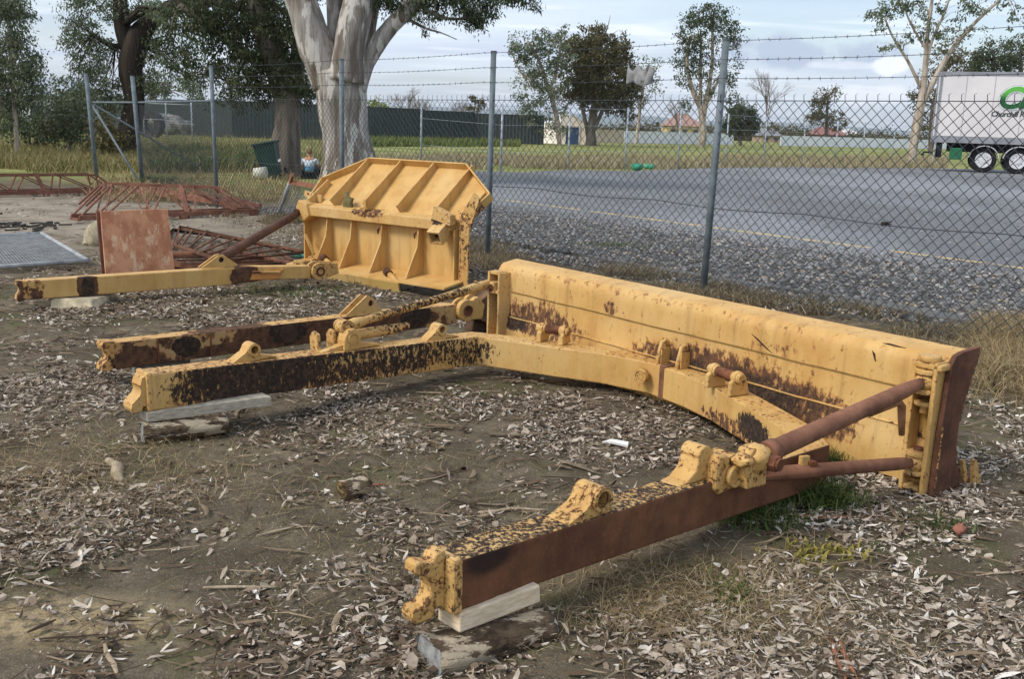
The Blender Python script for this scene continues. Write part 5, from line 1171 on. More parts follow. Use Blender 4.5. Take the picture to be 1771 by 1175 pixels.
def plant_trees():
    g = 'gum trees close behind the tall fence'
    Y = 26; y0 = gy(604, Y)
    tree('gum_tree', 'huge white barked gum tree with forked limbs behind the ribbed blade', 'tree', base_of(604, Y),
        [[(604, y0, 54), (602, 280, 42), (596, 225, 35), (589, 165, 38), (580, 120, 36)], [(572, 150, 28), (552, 90, 31), (532, 35, 27), (512, -30, 23), (498, -130, 18)], [(598, 140, 30, -.3), (606, 80, 25, -.3), (617, 20, 25, -.2), (632, -60, 21), (640, -150, 14)],
         [(612, 150, 20), (632, 105, 15), (658, 68, 14), (692, 28, 13), (728, -8, 12), (790, -60, 9)], [(588, 120, 20, .6), (584, 40, 17, .8), (578, -30, 14, .8)], [(618, 120, 18, .7), (634, 50, 15, .9), (650, -20, 12, 1)], [(715, 2, 4), (760, 28, 3), (800, 32, 2), (835, 20, 1.2)], [(690, 24, 3.5), (735, 48, 2), (762, 56, 1.2), (790, 68, .6)]],
        [(700, 0, 45, 22, 34), (765, 2, 50, 26, 50), (830, 8, 42, 20, 44), (822, 36, 14, 18, 12), (885, -8, 45, 12, 26), (738, 28, 20, 14, 8), (655, -5, 30, 20, 20), (600, -130, 260, 80, 260, 1), (800, -120, 180, 70, 140, 0), (420, -120, 160, 60, 110, 1)],
        Y, LEAF_DARK, BARK_GUM, 42, None, (7, 1.1), 1.5, g, 3)
    Y = 28.5; y0 = gy(492, Y)
    tree('gum_tree', 'grey trunked gum with a dark dense crown left of the huge white one', 'tree', base_of(492, Y),
        [[(490, y0, 34), (492, 270, 26), (496, 220, 21), (493, 165, 23), (480, 110, 24), (455, 50, 18), (440, -20, 14)], [(500, 180, 20), (512, 120, 16), (520, 60, 12), (530, -10, 9)], [(470, 120, 10), (420, 90, 9), (360, 40, 8), (310, 10, 6)], [(482, 150, 6), (440, 150, 4), (390, 140, 2)]],
        [(465, 60, 75, 55, 130), (410, 30, 80, 45, 120), (510, 110, 38, 60, 70), (480, 140, 55, 36, 60), (430, 120, 60, 36, 60), (350, 30, 70, 30, 60), (370, 95, 55, 36, 44), (400, 165, 45, 18, 22), (330, 120, 45, 20, 18), (528, 165, 18, 26, 16), (300, 70, 35, 25, 16), (450, -30, 150, 40, 90), (462, 165, 20, 16, 10)],
        Y, LEAF_DARK, BARK_GREY, 40, None, (7, 1.25), 1.4, g, 4)
    Y = 38; y0 = gy(218, Y)
    tree('gum_tree', 'dark trunked gum arching to the right behind the gateway posts', 'tree', base_of(218, Y),
        [[(208, y0, 20), (226, 215, 16), (232, 170, 15), (224, 120, 18), (236, 76, 19), (262, 36, 15), (310, 8, 12), (370, 3, 9), (432, 18, 5)], [(226, 95, 13), (212, 45, 12), (206, -20, 10)], [(240, 60, 7), (200, 80, 5), (160, 60, 3)]],
        [(150, 45, 42, 42, 56), (165, 6, 50, 22, 34), (178, 100, 26, 30, 24), (140, 110, 26, 24, 16), (160, 150, 50, 36, 56), (186, 178, 26, 40, 30), (270, 16, 30, 12, 12, -2), (120, 185, 30, 30, 30), (250, 140, 26, 24, 18), (290, 100, 44, 32, 30), (320, 70, 45, 26, 26), (240, 20, 45, 22, 30), (250, 95, 20, 20, 10), (330, 140, 36, 16, 12)],
        Y, LEAF_GUM, BARK_DARK, 40, None, (6, 1.1), 1.4, g, 5)
    Y = 34; y0 = gy(28, Y)
    tree('gum_sapling', 'pale green young gum with a thin trunk at the left edge', 'tree', base_of(28, Y),
        [[(30, y0, 4), (27, 210, 4), (22, 150, 3.5), (18, 80, 3), (14, 10, 2), (10, -60, 1.5)]],
        [(10, 40, 42, 46, 90), (25, 110, 44, 40, 90), (14, 0, 30, 30, 40), (30, 165, 48, 30, 70), (-30, 120, 40, 60, 60), (60, 130, 18, 26, 16), (5, 205, 40, 22, 34)],
        Y, LEAF_GUM, BARK_PALE, 40, None, (6, 1.15), 1.4, None, 6)
    def shrub(label, blobs, Y, leaf, seed, per=30, name='shrub', grp='shrubs in the rough grass', lp=(6, 1.6)):
        x = blobs[0][0]; tree(name, label, 'shrub', base_of(x, Y), [[(x, gy(x, Y), 2.5), (x + 2, blobs[0][1] + 6, 1.6), (x + 1, blobs[0][1] - 5, 1)]], blobs, Y, leaf, BARK_GREY, per, None, lp, .4, grp, seed)
    shrub('grey green shrub beside the left gateway post', [(120, 195, 38, 34, 60), (100, 225, 34, 18, 40), (140, 230, 26, 16, 26)], 36, LEAF_GUM, 11)
    shrub('dark shrub filling the gap under the leftmost sapling', [(50, 220, 40, 20, 60), (80, 230, 36, 16, 40)], 40, LEAF_DARK, 12)
    shrub('olive shrub in front of the dark arching trunk', [(176, 232, 24, 26, 34), (200, 246, 18, 14, 20)], 33, LEAF_OLIVE, 13)
    g = 'trees beyond the gravel lot'
    Y = 88
    tree('gum_tree', 'thin grey gum with wispy crown beside the cream hut', 'tree', base_of(962, Y),
        [[(968, gy(968, Y), 4), (962, 200, 4), (948, 150, 3.4), (930, 100, 2.6), (912, 70, 1.6)], [(950, 160, 2.5), (965, 110, 2), (970, 70, 1.4)], [(940, 130, 2), (905, 130, 1.4), (885, 90, 1)]],
        [(905, 85, 26, 22, 44), (945, 75, 28, 22, 44), (965, 95, 24, 28, 44), (920, 120, 28, 24, 38), (912, 160, 28, 24, 34), (950, 140, 30, 30, 50), (975, 60, 16, 14, 12), (930, 190, 34, 26, 30), (962, 215, 30, 26, 28), (890, 70, 12, 10, 7)],
        Y, LEAF_GUM, BARK_PALE, 24, 8 * Y / FPX, (4.2, 1.2), 1.0, g, 21)
    Y = 92
    tree('she_oak', 'dense dark round headed tree right of the cream hut', 'tree', base_of(1022, Y),
        [[(1022, gy(1022, Y), 9), (1024, 215, 7), (1030, 180, 6), (1040, 120, 4), (1040, 80, 3)], [(1018, 235, 4), (1008, 190, 3), (1000, 150, 2)], [(1028, 225, 4), (1044, 185, 3), (1060, 150, 2)]],
        [(1040, 90, 50, 36, 190), (1050, 135, 60, 44, 260), (1008, 130, 40, 44, 150), (1075, 165, 32, 30, 60), (1030, 60, 32, 14, 26), (1000, 80, 26, 22, 36), (1030, 175, 46, 24, 60), (1085, 195, 20, 16, 18), (985, 170, 16, 22, 14)],
        Y, tinted('leaf_she_oak', [(0, srgb(64, 62, 38)), (.5, srgb(94, 88, 56)), (1, srgb(122, 114, 78))], .7, .2, .2), BARK_GREY, 34, 8 * Y / FPX, (4.5, 1.2), .8, g, 22)
    Y = 104
    tree('gum_tree', 'small grey crowned tree just right of the dense dark one', 'tree', base_of(1112, Y), [[(1100, gy(1100, Y), 3), (1108, 180, 2.4), (1116, 130, 1.6)]],
        [(1120, 115, 20, 18, 20), (1124, 150, 20, 18, 20), (1105, 180, 22, 20, 18), (1090, 110, 16, 16, 10)], Y, LEAF_GUM, BARK_PALE, 20, 7 * Y / FPX, (3.6, 1), .8, g, 23)
    Y = 102
    tree('gum_tree', 'tall airy gum behind the nearest fence post', 'tree', base_of(1218, Y),
        [[(1214, gy(1214, Y), 6), (1216, 225, 6), (1212, 190, 5), (1196, 150, 3.5), (1188, 100, 2.4), (1196, 60, 1.5)], [(1216, 200, 5), (1226, 150, 3.5), (1232, 100, 2.6), (1232, 40, 1.6)], [(1212, 180, 3), (1212, 110, 2.4), (1212, 50, 1.6)], [(1222, 180, 3), (1250, 120, 2), (1262, 70, 1.3)]],
        [(1225, 30, 36, 20, 60), (1195, 55, 26, 30, 48), (1250, 45, 28, 24, 48), (1185, 100, 20, 28, 34), (1218, 85, 28, 26, 40), (1268, 80, 16, 30, 22), (1205, 135, 26, 20, 20), (1178, 135, 10, 10, 6), (1245, 120, 22, 24, 18), (1268, 130, 12, 18, 9), (1262, 165, 20, 22, 16), (1230, 160, 26, 16, 12), (1194, 175, 12, 14, 7), (1218, 14, 16, 8, 9)],
        Y, LEAF_DARK, BARK_PALE, 24, 7.5 * Y / FPX, (4, 1.1), 1.0, g, 24)
    Y = 62
    tree('gum_tree', 'slender pale trunked gum leaning beside the white trailer', 'tree', base_of(1578, Y),
        [[(1576, gy(1576, Y), 8), (1586, 215, 7.5), (1594, 175, 6.5), (1600, 120, 4.5), (1604, 60, 3.2), (1612, 0, 2.4), (1620, -60, 1.5)], [(1592, 185, 5), (1620, 130, 4.5), (1650, 80, 3.6), (1690, 35, 2.8), (1740, -10, 2)], [(1598, 130, 3), (1612, 70, 2.4), (1634, 20, 1.8), (1650, -30, 1.2)], [(1592, 150, 3.2), (1570, 105, 2.4), (1545, 65, 1.8), (1530, 30, 1.2)], [(1604, 90, 2), (1575, 40, 1.6), (1560, 0, 1)]],
        [(1522, 30, 24, 22, 26), (1548, 8, 28, 14, 22), (1600, 10, 36, 18, 22), (1590, 50, 30, 20, 12), (1655, 12, 32, 20, 20), (1710, 6, 40, 18, 24), (1640, 55, 24, 18, 10), (1560, 70, 16, 14, 7), (1755, 30, 18, 12, 7), (1612, 75, 16, 18, 8), (1528, 84, 12, 10, 5), (1680, 45, 20, 10, 5)],
        Y, LEAF_GUM, BARK_PALE, 20, 7 * Y / FPX, (5, 1.3), 1.1, None, 25)
    Y = 96
    tree('gum_tree', 'bushy olive tree standing behind the rear end of the trailer', 'tree', base_of(1632, Y), [[(1610, gy(1610, Y), 5), (1615, 180, 4), (1640, 110, 2.5)]],
        [(1640, 95, 34, 24, 40), (1620, 130, 28, 24, 34), (1655, 130, 30, 30, 34), (1600, 175, 20, 26, 20), (1615, 215, 30, 30, 40), (1585, 160, 10, 14, 8)], Y, LEAF_OLIVE, BARK_GREY, 26, 8 * Y / FPX, (4, 1.2), .9, g, 26)
    tree('gum_tree', 'dark green tree rising over the left half of the trailer roof', 'tree', base_of(1715, Y), [[(1712, gy(1712, Y), 5), (1715, 160, 4), (1718, 100, 2.5)]],
        [(1718, 95, 30, 32, 70), (1700, 112, 24, 22, 44), (1738, 115, 22, 24, 34), (1685, 118, 16, 14, 20)], Y + 6, LEAF_DARK, BARK_GREY, 26, 8 * Y / FPX, (4, 1.2), .9, g, 27)
    tree('gum_tree', 'dark green tree over the trailer roof at the right edge', 'tree', base_of(1770, Y), [[(1765, gy(1765, Y), 5), (1765, 150, 4), (1765, 90, 2.5)]],
        [(1762, 80, 22, 22, 30), (1775, 105, 26, 22, 34), (1750, 110, 14, 16, 14)], Y + 6, LEAF_DARK, BARK_GREY, 26, 8 * Y / FPX, (4, 1.2), .9, g, 28)
    Y = 140
    tree('gum_tree', 'mid distance bushy gum standing alone above the red roofed house', 'tree', base_of(1428, Y), [[(1428, gy(1428, Y), 3), (1430, 200, 2.4), (1432, 170, 1.6)]],
        [(1436, 165, 20, 14, 26), (1416, 175, 14, 14, 16), (1425, 200, 30, 16, 40), (1410, 205, 14, 14, 14), (1448, 215, 22, 12, 20)], Y, LEAF_OLIVE, BARK_GREY, 26, 6 * Y / FPX, (3.4, 1), .8, g, 29)
    tree('round_tree', 'neat round dark bush tree right of the nearest fence post', 'tree', base_of(1280, 118), [[(1280, gy(1280, 118), 3), (1280, 220, 2)]],
        [(1281, 204, 27, 22, 150), (1266, 218, 16, 16, 50), (1297, 218, 16, 16, 50)], 118, LEAF_DARK, BARK_GREY, 34, 6 * 118 / FPX, (3.2, 1.1), .4, g, 30)
    tree('gum_tree', 'hazy olive tree seen through the gateway opening', 'tree', base_of(262, 110), [[(262, gy(262, 110), 4), (262, 160, 3)]],
        [(268, 142, 24, 18, 34), (250, 158, 18, 14, 20), (285, 160, 14, 12, 12), (335, 150, 18, 18, 16), (345, 168, 16, 10, 10)], 110, LEAF_GUM, BARK_GREY, 26, 8 * 110 / FPX, (4.5, 1.3), .8, g, 31)
    tree('gum_tree', 'small olive tree peeping over the dark fence near the hut', 'tree', base_of(826, 112), [[(826, gy(826, 112), 3), (826, 190, 2)]], [(826, 172, 14, 9, 16), (822, 184, 18, 8, 16)], 112, LEAF_OLIVE, BARK_GREY, 24, 5 * 112 / FPX, (3.4, 1), .6, g, 32)
    tree('gum_tree', 'yellow green bush top showing over the dark fence beside the huge trunk', 'tree', base_of(644, 118), [[(644, gy(644, 118), 3), (644, 190, 2)]], [(648, 182, 18, 9, 26), (665, 188, 12, 6, 10)], 118, LEAF_BRIGHT, BARK_GREY, 24, 5 * 118 / FPX, (3.4, 1.1), .5, g, 33)
    for k, (x, w, h, Y2) in enumerate(((700, 26, 46, 108), (730, 22, 36, 112), (795, 16, 26, 112), (1322, 22, 70, 112), (1170, 20, 30, 140))):
        bare_tree(['bare twiggy tree over the dark fence right of the huge trunk', 'second bare tree over the dark fence, between the first and the far posts', 'faint bare tree over the dark fence close to the tall fence post', 'leafless tree with a stout trunk right of the round bush tree', 'leafless tree behind the cream and yellow house'][k], x, gy(x, Y2), h + (gy(x, Y2) - 205), w, Y2, 50 + k)
    # far wooded mass along the horizon
    rng = np.random.default_rng(77); B = []
    for x in range(-60, 1900, 11):
        if 1130 < x < 1215 or 1405 < x < 1480: hh = 5
        else: hh = 10 + 9 * mnoise.noise(Vector((x * .013, 2, 0)))
        if x < 620: hh += 3
        Y2 = 190 + 30 * mnoise.noise(Vector((x * .02, 8, 0)))
        if x < 560: Y2 += 20
        h = max(4, hh); y = gy(x, Y2) - h * .8; c = atY(x, y, Y2); B.append((tuple(c), (9 * Y2 / FPX, 5, h * Y2 / FPX), 22))
    C, ti = crown_points(B, rng, 16, .9); v, f = leaf_quads(C, .5, .16, .4, rng); o = np_mesh('far_trees', v, f, LEAF_OLIVE, ti); tag(o, 'low wooded belt along the horizon behind the houses', 'trees', kind='stuff')
plant_trees()
# ------------------------------------------------------------------ buildings, walls and far fences
def ground_pt(x, Y): return base_of(x, Y)
def dark_fence():
    root = thing('metal_fence', 'long dark green corrugated metal fence across the grass', 'fence', tuple(at(640, 243)))
    mat = plain('sheet_green', srgb(62, 70, 68), srgb(54, 62, 60), 0.6, .6, bump=0)
    pts = [at(176, 226), at(250, 230), at(400, 238), at(640, 243.5), at(820, 246.5), at(940, 250)]
    hs = [2.9, 2.85, 2.8, 2.7, 2.5, 2.25]
    k = 0
    for i in range(len(pts) - 1):
        a, b = pts[i], pts[i + 1]; d = b - a; L = d.length; n = max(1, round(L / 2.5)); d.normalize(); w = V3(-d.y, d.x, 0)
        if w.y > 0: w = -w
        for j in range(n):
            p, q_ = a.lerp(b, j / n), a.lerp(b, (j + 1) / n); h = hs[i] + (hs[i + 1] - hs[i]) * (j // 2 * 2) / n
            m = MB(); m_ = 30; vs = []
            for t in range(m_ + 1):
                s = t / m_; c = p.lerp(q_, s) + w * (.045 if (t // 1) % 3 == 1 else 0); vs += [c - UP * .2, c + UP * h]
            m.add(vs, [[2 * t, 2 * t + 2, 2 * t + 3, 2 * t + 1] for t in range(m_)]); m.bar(p + UP * h, q_ + UP * h, .06, .05); m.build('fence_panel', mat, root)
dark_fence()
def white_walls():
    wm = plain('wall_white', srgb(240, 240, 242), srgb(226, 228, 232), .8, .8); cm = plain('wall_cream', srgb(214, 198, 176), srgb(198, 182, 160), .8, .8)
    for (x0, y0, x1, y1, h, m_, lab) in ((1030, 246.5, 1078, 247.5, 1.35, cm, 'cream boundary wall between the hut and the white wall'), (1079, 247.5, 1268, 250, 1.3, wm, 'blue white boundary wall behind the nearest fence post'), (1349, 252, 1640, 258, 1.25, wm, 'long blue white boundary wall between the houses and the trailer')):
        a, b = at(x0, y0), at(x1, y1); root = thing('boundary_wall', lab, 'wall', tuple((a + b) / 2)); n = max(2, int((b - a).length / 3)); m = MB()
        for j in range(n):
            p, q_ = a.lerp(b, j / n), a.lerp(b, (j + .985) / n); m.bar(p + UP * (h / 2 - .1), q_ + UP * (h / 2 - .1), .08, h + .2)
        m.build('wall_panels', m_, root); m = MB(); m.bar(a + UP * (h + .03), b + UP * (h + .03), .16, .06); m.build('coping', m_, root)
white_walls()
def hut():
    a, b = at(940, 249.5), at(1012, 248); 
    Y = 95; a = ground_pt(966, Y); b = ground_pt(1012, Y); d = (b - a).normalized(); L = (b - a).length; back = V3(-d.y, d.x, 0)
    root = thing('garden_hut', 'cream gabled hut with a blue door at the end of the dark fence', 'hut', tuple(a))
    cm = plain('hut_cream', srgb(248, 238, 226), srgb(238, 226, 212), 1.2, .8)
    mpx = Y / FPX; hw = 34 * mpx; ht = 50 * mpx
    f = MB(); f.prism([(0, -.2), (L, -.2), (L, hw), (L * .38, ht), (L * .05, ht * .995), (0, ht * .93)], a, d, UP, back, 0, .12); f.build('front_wall', cm, root)
    s = ground_pt(938, Y + 2.5); f = MB(); f.prism([(0, -.2), ((a - s).length, -.2), ((a - s).length, ht * .73), (0, ht * .73)], s, (a - s).normalized(), UP, back, 0, .12); f.build('side_wall', cm, root)
    f = MB(); e = (a - s).normalized(); f.add([s - back * .2 + UP * ht * .70, a - back * .2 + UP * ht * .72, a + d * L * .38 + back * 1.6 + UP * ht * 1.02, s + d * L * .38 + back * 1.6 + UP * ht * 1.0], [[0, 1, 2, 3]]); f.add([a + d * L * .38 - back * .1 + UP * (ht + .03), a + d * L * 1.03 - back * .1 + UP * (hw + .03), a + d * L * 1.03 + back * 3 + UP * (hw + .03), a + d * L * .38 + back * 3 + UP * (ht + .03)], [[0, 1, 2, 3]]); ro = f.build('roof', plain('roof_pale', srgb(214, 216, 218), srgb(196, 198, 200), 1, .6), root); so = ro.modifiers.new('s', 'SOLIDIFY'); so.thickness = .06
    f = MB(); x0 = (976 - 966) / (1012 - 966) * L; x1 = (998 - 966) / (1012 - 966) * L; f.box(a + d * (x0 + x1) / 2 + UP * (14.5 * mpx) - back * .03, d, back, UP, x1 - x0, .06, 29 * mpx); do = f.build('door', plain('door_blue', srgb(62, 88, 128), srgb(52, 76, 112), 2, .6), root)
    f = MB(); f.box(a + d * (x0 + x1) / 2 + UP * (29.8 * mpx) - back * .04, d, back, UP, x1 - x0 + .2, .1, .1); f.box(a + d * (x0 - .05) + UP * (14.5 * mpx) - back * .04, d, back, UP, .08, .1, 29 * mpx); f.box(a + d * (x1 + .05) + UP * (14.5 * mpx) - back * .04, d, back, UP, .08, .1, 29 * mpx); f.build('frame', cm, do)
    f = MB(); f.sphere(a + d * (x1 - .18) + UP * 1.0 - back * .08, .05, 8); f.build('handle', plain('knob', srgb(180, 180, 180)), do)
hut()
def house(label, x0, x1, ywall, yroof, Y, wallm, roofm, hip=.25, win=2):
    a, b = ground_pt(x0, Y), ground_pt(x1, Y); d = (b - a).normalized(); L = (b - a).length; back = V3(-d.y, d.x, 0); mpx = Y / FPX
    g0 = gy((x0 + x1) / 2, Y); hw = max(.8, (g0 - ywall) * mpx); hr = (g0 - yroof) * mpx; dp = 7.0
    root = thing('house', label, 'house', tuple((a + b) / 2)); m = MB(); m.box((a + b) / 2 + back * dp / 2 + UP * (hw / 2 - .1), d, back, UP, L, dp, hw + .2); wo = m.build('wall', wallm, root)
    e = .4; P = lambda s, t, z: a + d * s + back * t + UP * z
    m = MB(); m.add([P(-e, -e, hw), P(L + e, -e, hw), P(L + e, dp + e, hw), P(-e, dp + e, hw), P(L * hip, dp / 2, hr), P(L * (1 - hip), dp / 2, hr)], [[0, 1, 5, 4], [1, 2, 5], [2, 3, 4, 5], [3, 0, 4], [3, 2, 1, 0]]); m.build('roof', roofm, root)
    for i in range(win):
        c = P(L * (i + .5) / win, -.02, hw * .55); m = MB(); m.box(c, d, back, UP, min(1.6, L / win * .4), .08, min(1.0, hw * .45)); w_ = m.build('window', GLASS, root)
        m = MB(); m.box(c - UP * min(1.0, hw * .45) * .55, d, back, UP, min(1.8, L / win * .45), .14, .08); m.build('sill', wallm, w_)
GLASS = plain('glass_dark', srgb(60, 68, 76), srgb(84, 92, 100), 2, .2)
house('yellow house with a salmon tiled hip roof beyond the white wall', 1150, 1208, 219, 198, 165, plain('wall_yellow', srgb(200, 180, 128), srgb(186, 166, 116), 1), plain('roof_salmon', srgb(164, 134, 120), srgb(146, 116, 104), 1), .35, 3)
house('low house with a red roof seen above the long white wall', 1410, 1456, 234, 221, 185, plain('wall_brick', srgb(150, 120, 104), srgb(130, 104, 90), 1), plain('roof_red', srgb(146, 102, 92), srgb(130, 88, 80), 1), .15, 3)
house('small white roofed house right of the red roofed one', 1458, 1482, 235, 224, 190, plain('wall_grey2', srgb(120, 120, 124)), plain('roof_white', srgb(210, 208, 204), srgb(190, 188, 186), 1), .3, 1)
house('grey roofed house right of the round bush tree', 1312, 1345, 235, 222, 175, plain('wall_beige', srgb(178, 158, 134)), plain('roof_grey', srgb(140, 140, 142), srgb(120, 120, 124), 1), .2, 2)
house('pale shed roof seen between the two leftmost trees', 40, 112, 168, 134, 75, plain('wall_pale', srgb(190, 192, 190), srgb(172, 174, 174), .5), plain('roof_pale2', srgb(170, 176, 184), srgb(150, 158, 166), .5), .02, 1)

def far_fence():
    gal = plain('far_post', srgb(176, 184, 190), srgb(150, 158, 166), 3, .6)
    root = thing('far_chain_fence', 'slim far chain link fence of pale posts along the far edge of the lot', 'fence', tuple(at(1080, 296)))
    P = [(728, 284, 170), (866, 300, 180), (982, 294, 184), (1081, 295, 186), (1172, 292, 190), (1254, 289, 196), (1320, 287, 200), (1387, 285, 205), (1443, 283, 207), (1490, 281, 211), (1542, 280, 222)]
    pts = []
    for x, yb, yt in P:
        b = at(x, yb); 
        h = 2.0
        for _ in range(30):
            yy = px(b + UP * h)[1]; h += (yy - yt) * b.y / FPX * .9
        pts.append((b, h)); m = MB(); m.tube([b - UP * .1, b + UP * h], .035, 8); m.build('post', gal, root)
    for f in (.30, .97, .70):
        m = MB(); m.tube([b + UP * (h * f) for b, h in pts], .006, 4); m.build('wire', gal, root)
    root = thing('rear_chain_fence', 'short chain link fence with pale posts before the dark fence, seen through the gateway', 'fence', tuple(at(300, 236)))
    pts = []
    for x, yb, yt in ((160, 228, 172), (250, 232, 176), (289, 234, 177), (333, 236, 179)):
        b = at(x, yb + 6); h = (yb + 6 - yt) * b.y / FPX; pts.append((b, h)); m = MB(); m.tube([b - UP * .1, b + UP * h], .05, 8); m.build('post', gal, root)
    for f in (.5, .92, .99):
        m = MB(); m.tube([b + UP * (h * f) for b, h in pts], .018, 4); m.build('rail', gal, root)
    m = MB(); c = at(296, 236); 
    for i in range(9): m.sphere(c + V3(random.gauss(0, .9), random.gauss(0, .3), .5 + random.random() * .9), .8, 10, 0, (1.1, .7, .6), None, .9)
    tag(m.build('rubble_pile', plain('rubble', srgb(170, 168, 162), srgb(130, 128, 122), 3, .95, bump=.05, bs=6), None), 'pale grey rubble pile in front of the dark fence beyond the gateway', 'rubble')
    m = MB(); c = at(262, 238); ax = V3(.3, 1, 0).normalized(); m.ring(c + UP * .9 - ax * .3, c + UP * .9 + ax * .3, .95, .5, 24); tag(m.build('old_tyre', plain('tyre_grey', srgb(74, 74, 74), srgb(56, 56, 56), 3, .9), None), 'big old grey tyre standing left of the rubble pile', 'tyre')
far_fence()

# ------------------------------------------------------------------ refrigerated trailer
def text_mesh(s, size, shear, mat, name, parent, O, X, Y, off, extr=.01, outline=0.0):
    cu = bpy.data.curves.new(name, 'FONT'); cu.body = s; cu.size = size; cu.shear = shear; cu.extrude = extr; cu.offset = outline; cu.resolution_u = 4; cu.space_character = .92
    tmp = bpy.data.objects.new(name, cu); COL.objects.link(tmp); dg = bpy.context.evaluated_depsgraph_get(); dg.update()
    me = bpy.data.meshes.new_from_object(tmp.evaluated_get(dg)); bpy.data.objects.remove(tmp); bpy.data.curves.remove(cu)
    Z = X.cross(Y); o3 = Vector(parent['_w'])
    M = Matrix(((X.x, Y.x, Z.x, O.x + Z.x * off - o3.x), (X.y, Y.y, Z.y, O.y + Z.y * off - o3.y), (X.z, Y.z, Z.z, O.z + Z.z * off - o3.z), (0, 0, 0, 1))); me.transform(M)
    me.materials.clear(); me.materials.append(mat); ob = bpy.data.objects.new(name, me); COL.objects.link(ob); ob.parent = parent; ob['_w'] = tuple(o3); return ob
def trailer():
    D0 = V3(.93, -.367, 0).normalized(); NR = V3(-D0.y, D0.x, 0); F = -NR           # F: the side's outward normal towards us
    R = at(1606, 296.5); Yd = R.y; mpx = Yd / FPX; O = V3(R.x, R.y, .05)
    root = thing('semi_trailer', 'white refrigerated trailer with green lettering parked on the gravel lot', 'trailer', tuple(O))
    wm = plain('trailer_white', srgb(224, 218, 214), srgb(212, 206, 204), .7, .45, spec=.4); gm = plain('trailer_grey', srgb(150, 150, 154), srgb(126, 128, 134), 2, .5); bk = plain('chassis_black', srgb(26, 30, 34), srgb(18, 20, 24), 3, .7)
    al = plain('alloy', srgb(226, 226, 226), srgb(206, 206, 206), 6, .3, .25); ty = plain('tyre_black', srgb(34, 34, 36), srgb(26, 26, 28), 6, .85)
    q = lambda s, n, z: O + D0 * s + NR * n + UP * z
    zb, zt, L, W = 47 * mpx, 162 * mpx, 13.5, 2.5
    m = MB(); m.prism([(0, zb + .32), (L, zb + .32), (L, zt - .12), (0, zt - .12)], O, D0, UP, NR, 0, W); m.build('box', wm, root)
    m = MB()
    for k in range(1, 11): m.box(q(k * 1.22, -.004, (zb + zt) / 2 + .1), D0, NR, UP, .012, .02, zt - zb - .46)
    m.build('panel_seams', gm, root)
    m = MB(); m.box(q(L / 2, -.012, zb + .16), D0, NR, UP, L + .02, .04, .30); m.box(q(L / 2, W / 2, zb + .16), D0, NR, UP, L, W - .04, .30); m.build('lower_rail', gm, root)
    m = MB(); m.box(q(L / 2, -.012, zt - .05), D0, NR, UP, L + .02, .04, .16); m.box(q(L / 2, W / 2, zt - .04), D0, NR, UP, L, W, .10); m.build('top_rail', gm, root)
    m = MB(); m.box(q(.10, -.02, (zt + zb) / 2 + .1), D0, NR, UP, .10, .05, zt - zb - .3); m.box(q(-.03, W / 2, (zt + zb) / 2), D0, NR, UP, .06, W - .05, zt - zb); m.build('rear_door_frame', gm, root)
    m = MB(); m.box(q(L / 2 + .3, W / 2, zb - .20), D0, NR, UP, L - .8, 1.0, .42); m.box(q(.35, W / 2, zb - .35), D0, NR, UP, .25, W - .2, .7); m.build('chassis', bk, root)
    m = MB(); m.box(q(.12, .15, zb - .55), D0, NR, UP, .04, .5, .7); m.build('mud_flap', plain('flap_pale', srgb(180, 186, 184)), root)
    wr = 20.5 * mpx
    for k, xs in enumerate((1697.5, 1757)):
        s = on_line(q(0, .1, 0), q(L, .1, 0), xs); s = (s - q(0, .1, 0)).dot(D0)
        for n_ in (.12, W - .12):
            c = q(s, n_, wr); w_ = MB()
            side = F if n_ < 1 else NR
            w_.tube([c - side * .24, c - side * .22, c + side * .02, c + side * .06], [wr * .82, wr, wr, wr * .88], 32); wo = w_.build('wheel', ty, root)
            r_ = MB(); r_.ring(c + side * .11, c + side * .03, wr * .62, wr * .55, 28, depth=.03); r_.cyl(c + side * .02, c + side * .075, wr * .56, 24); r_.cyl(c + side * .07, c + side * .13, wr * .20, 16); r_.build('rim', al, wo)
            h_ = MB()
            for a in range(10):
                t = a * .6283; h_.cyl(c + side * .07 + D0 * math.cos(t) * wr * .36 + UP * math.sin(t) * wr * .36, c + side * .08 + D0 * math.cos(t) * wr * .36 + UP * math.sin(t) * wr * .36, wr * .055, 8)
            h_.build('hub_holes', bk, wo)
        g_ = MB(); 
        for i in range(14):
            t0, t1 = math.radians(10 + 160 * i / 14), math.radians(10 + 160 * (i + 1) / 14); R_ = wr * 1.14
            g_.bar(q(s, .0, wr) + D0 * math.cos(t0) * R_ + UP * math.sin(t0) * R_, q(s, .0, wr) + D0 * math.cos(t1) * R_ + UP * math.sin(t1) * R_, .03, .34, F)
        g_.build('mudguard', al, root)
    c = on_line(q(0, 0, zb - .5), q(L, 0, zb - .5), 1653); m = MB(); m.box(c + NR * .3, D0, NR, UP, .55, .5, .55); m.build('tool_box', plain('toolbox_green', srgb(40, 112, 76), srgb(32, 94, 62), 3, .5), root, .03)
    m = MB(); m.box(q(-.35, W / 2, .75), D0, NR, UP, .12, W - .2, .10); m.box(q(-.1, W / 2, .85), D0, NR, UP, .5, .1, .08); m.build('rear_bar', bk, root)
    # lettering on the side, readable from the lot
    gr = NT('letter_green', .5); sp = gr.n('ShaderNodeSeparateXYZ'); gr.L.new(gr.pos, sp.inputs[0])
    t0 = on_line(q(0, 0, 3), q(L, 0, 3), 1722); sO = (t0 - q(0, 0, 3)).dot(D0)
    b0 = (gy(1721, t0.y) - 193) * t0.y / FPX
    gr.col(gr.mix(gr.rng(sp.outputs[2], O.z + b0 + .35, O.z + b0 + .75), srgb(30, 92, 46), srgb(98, 178, 74)))
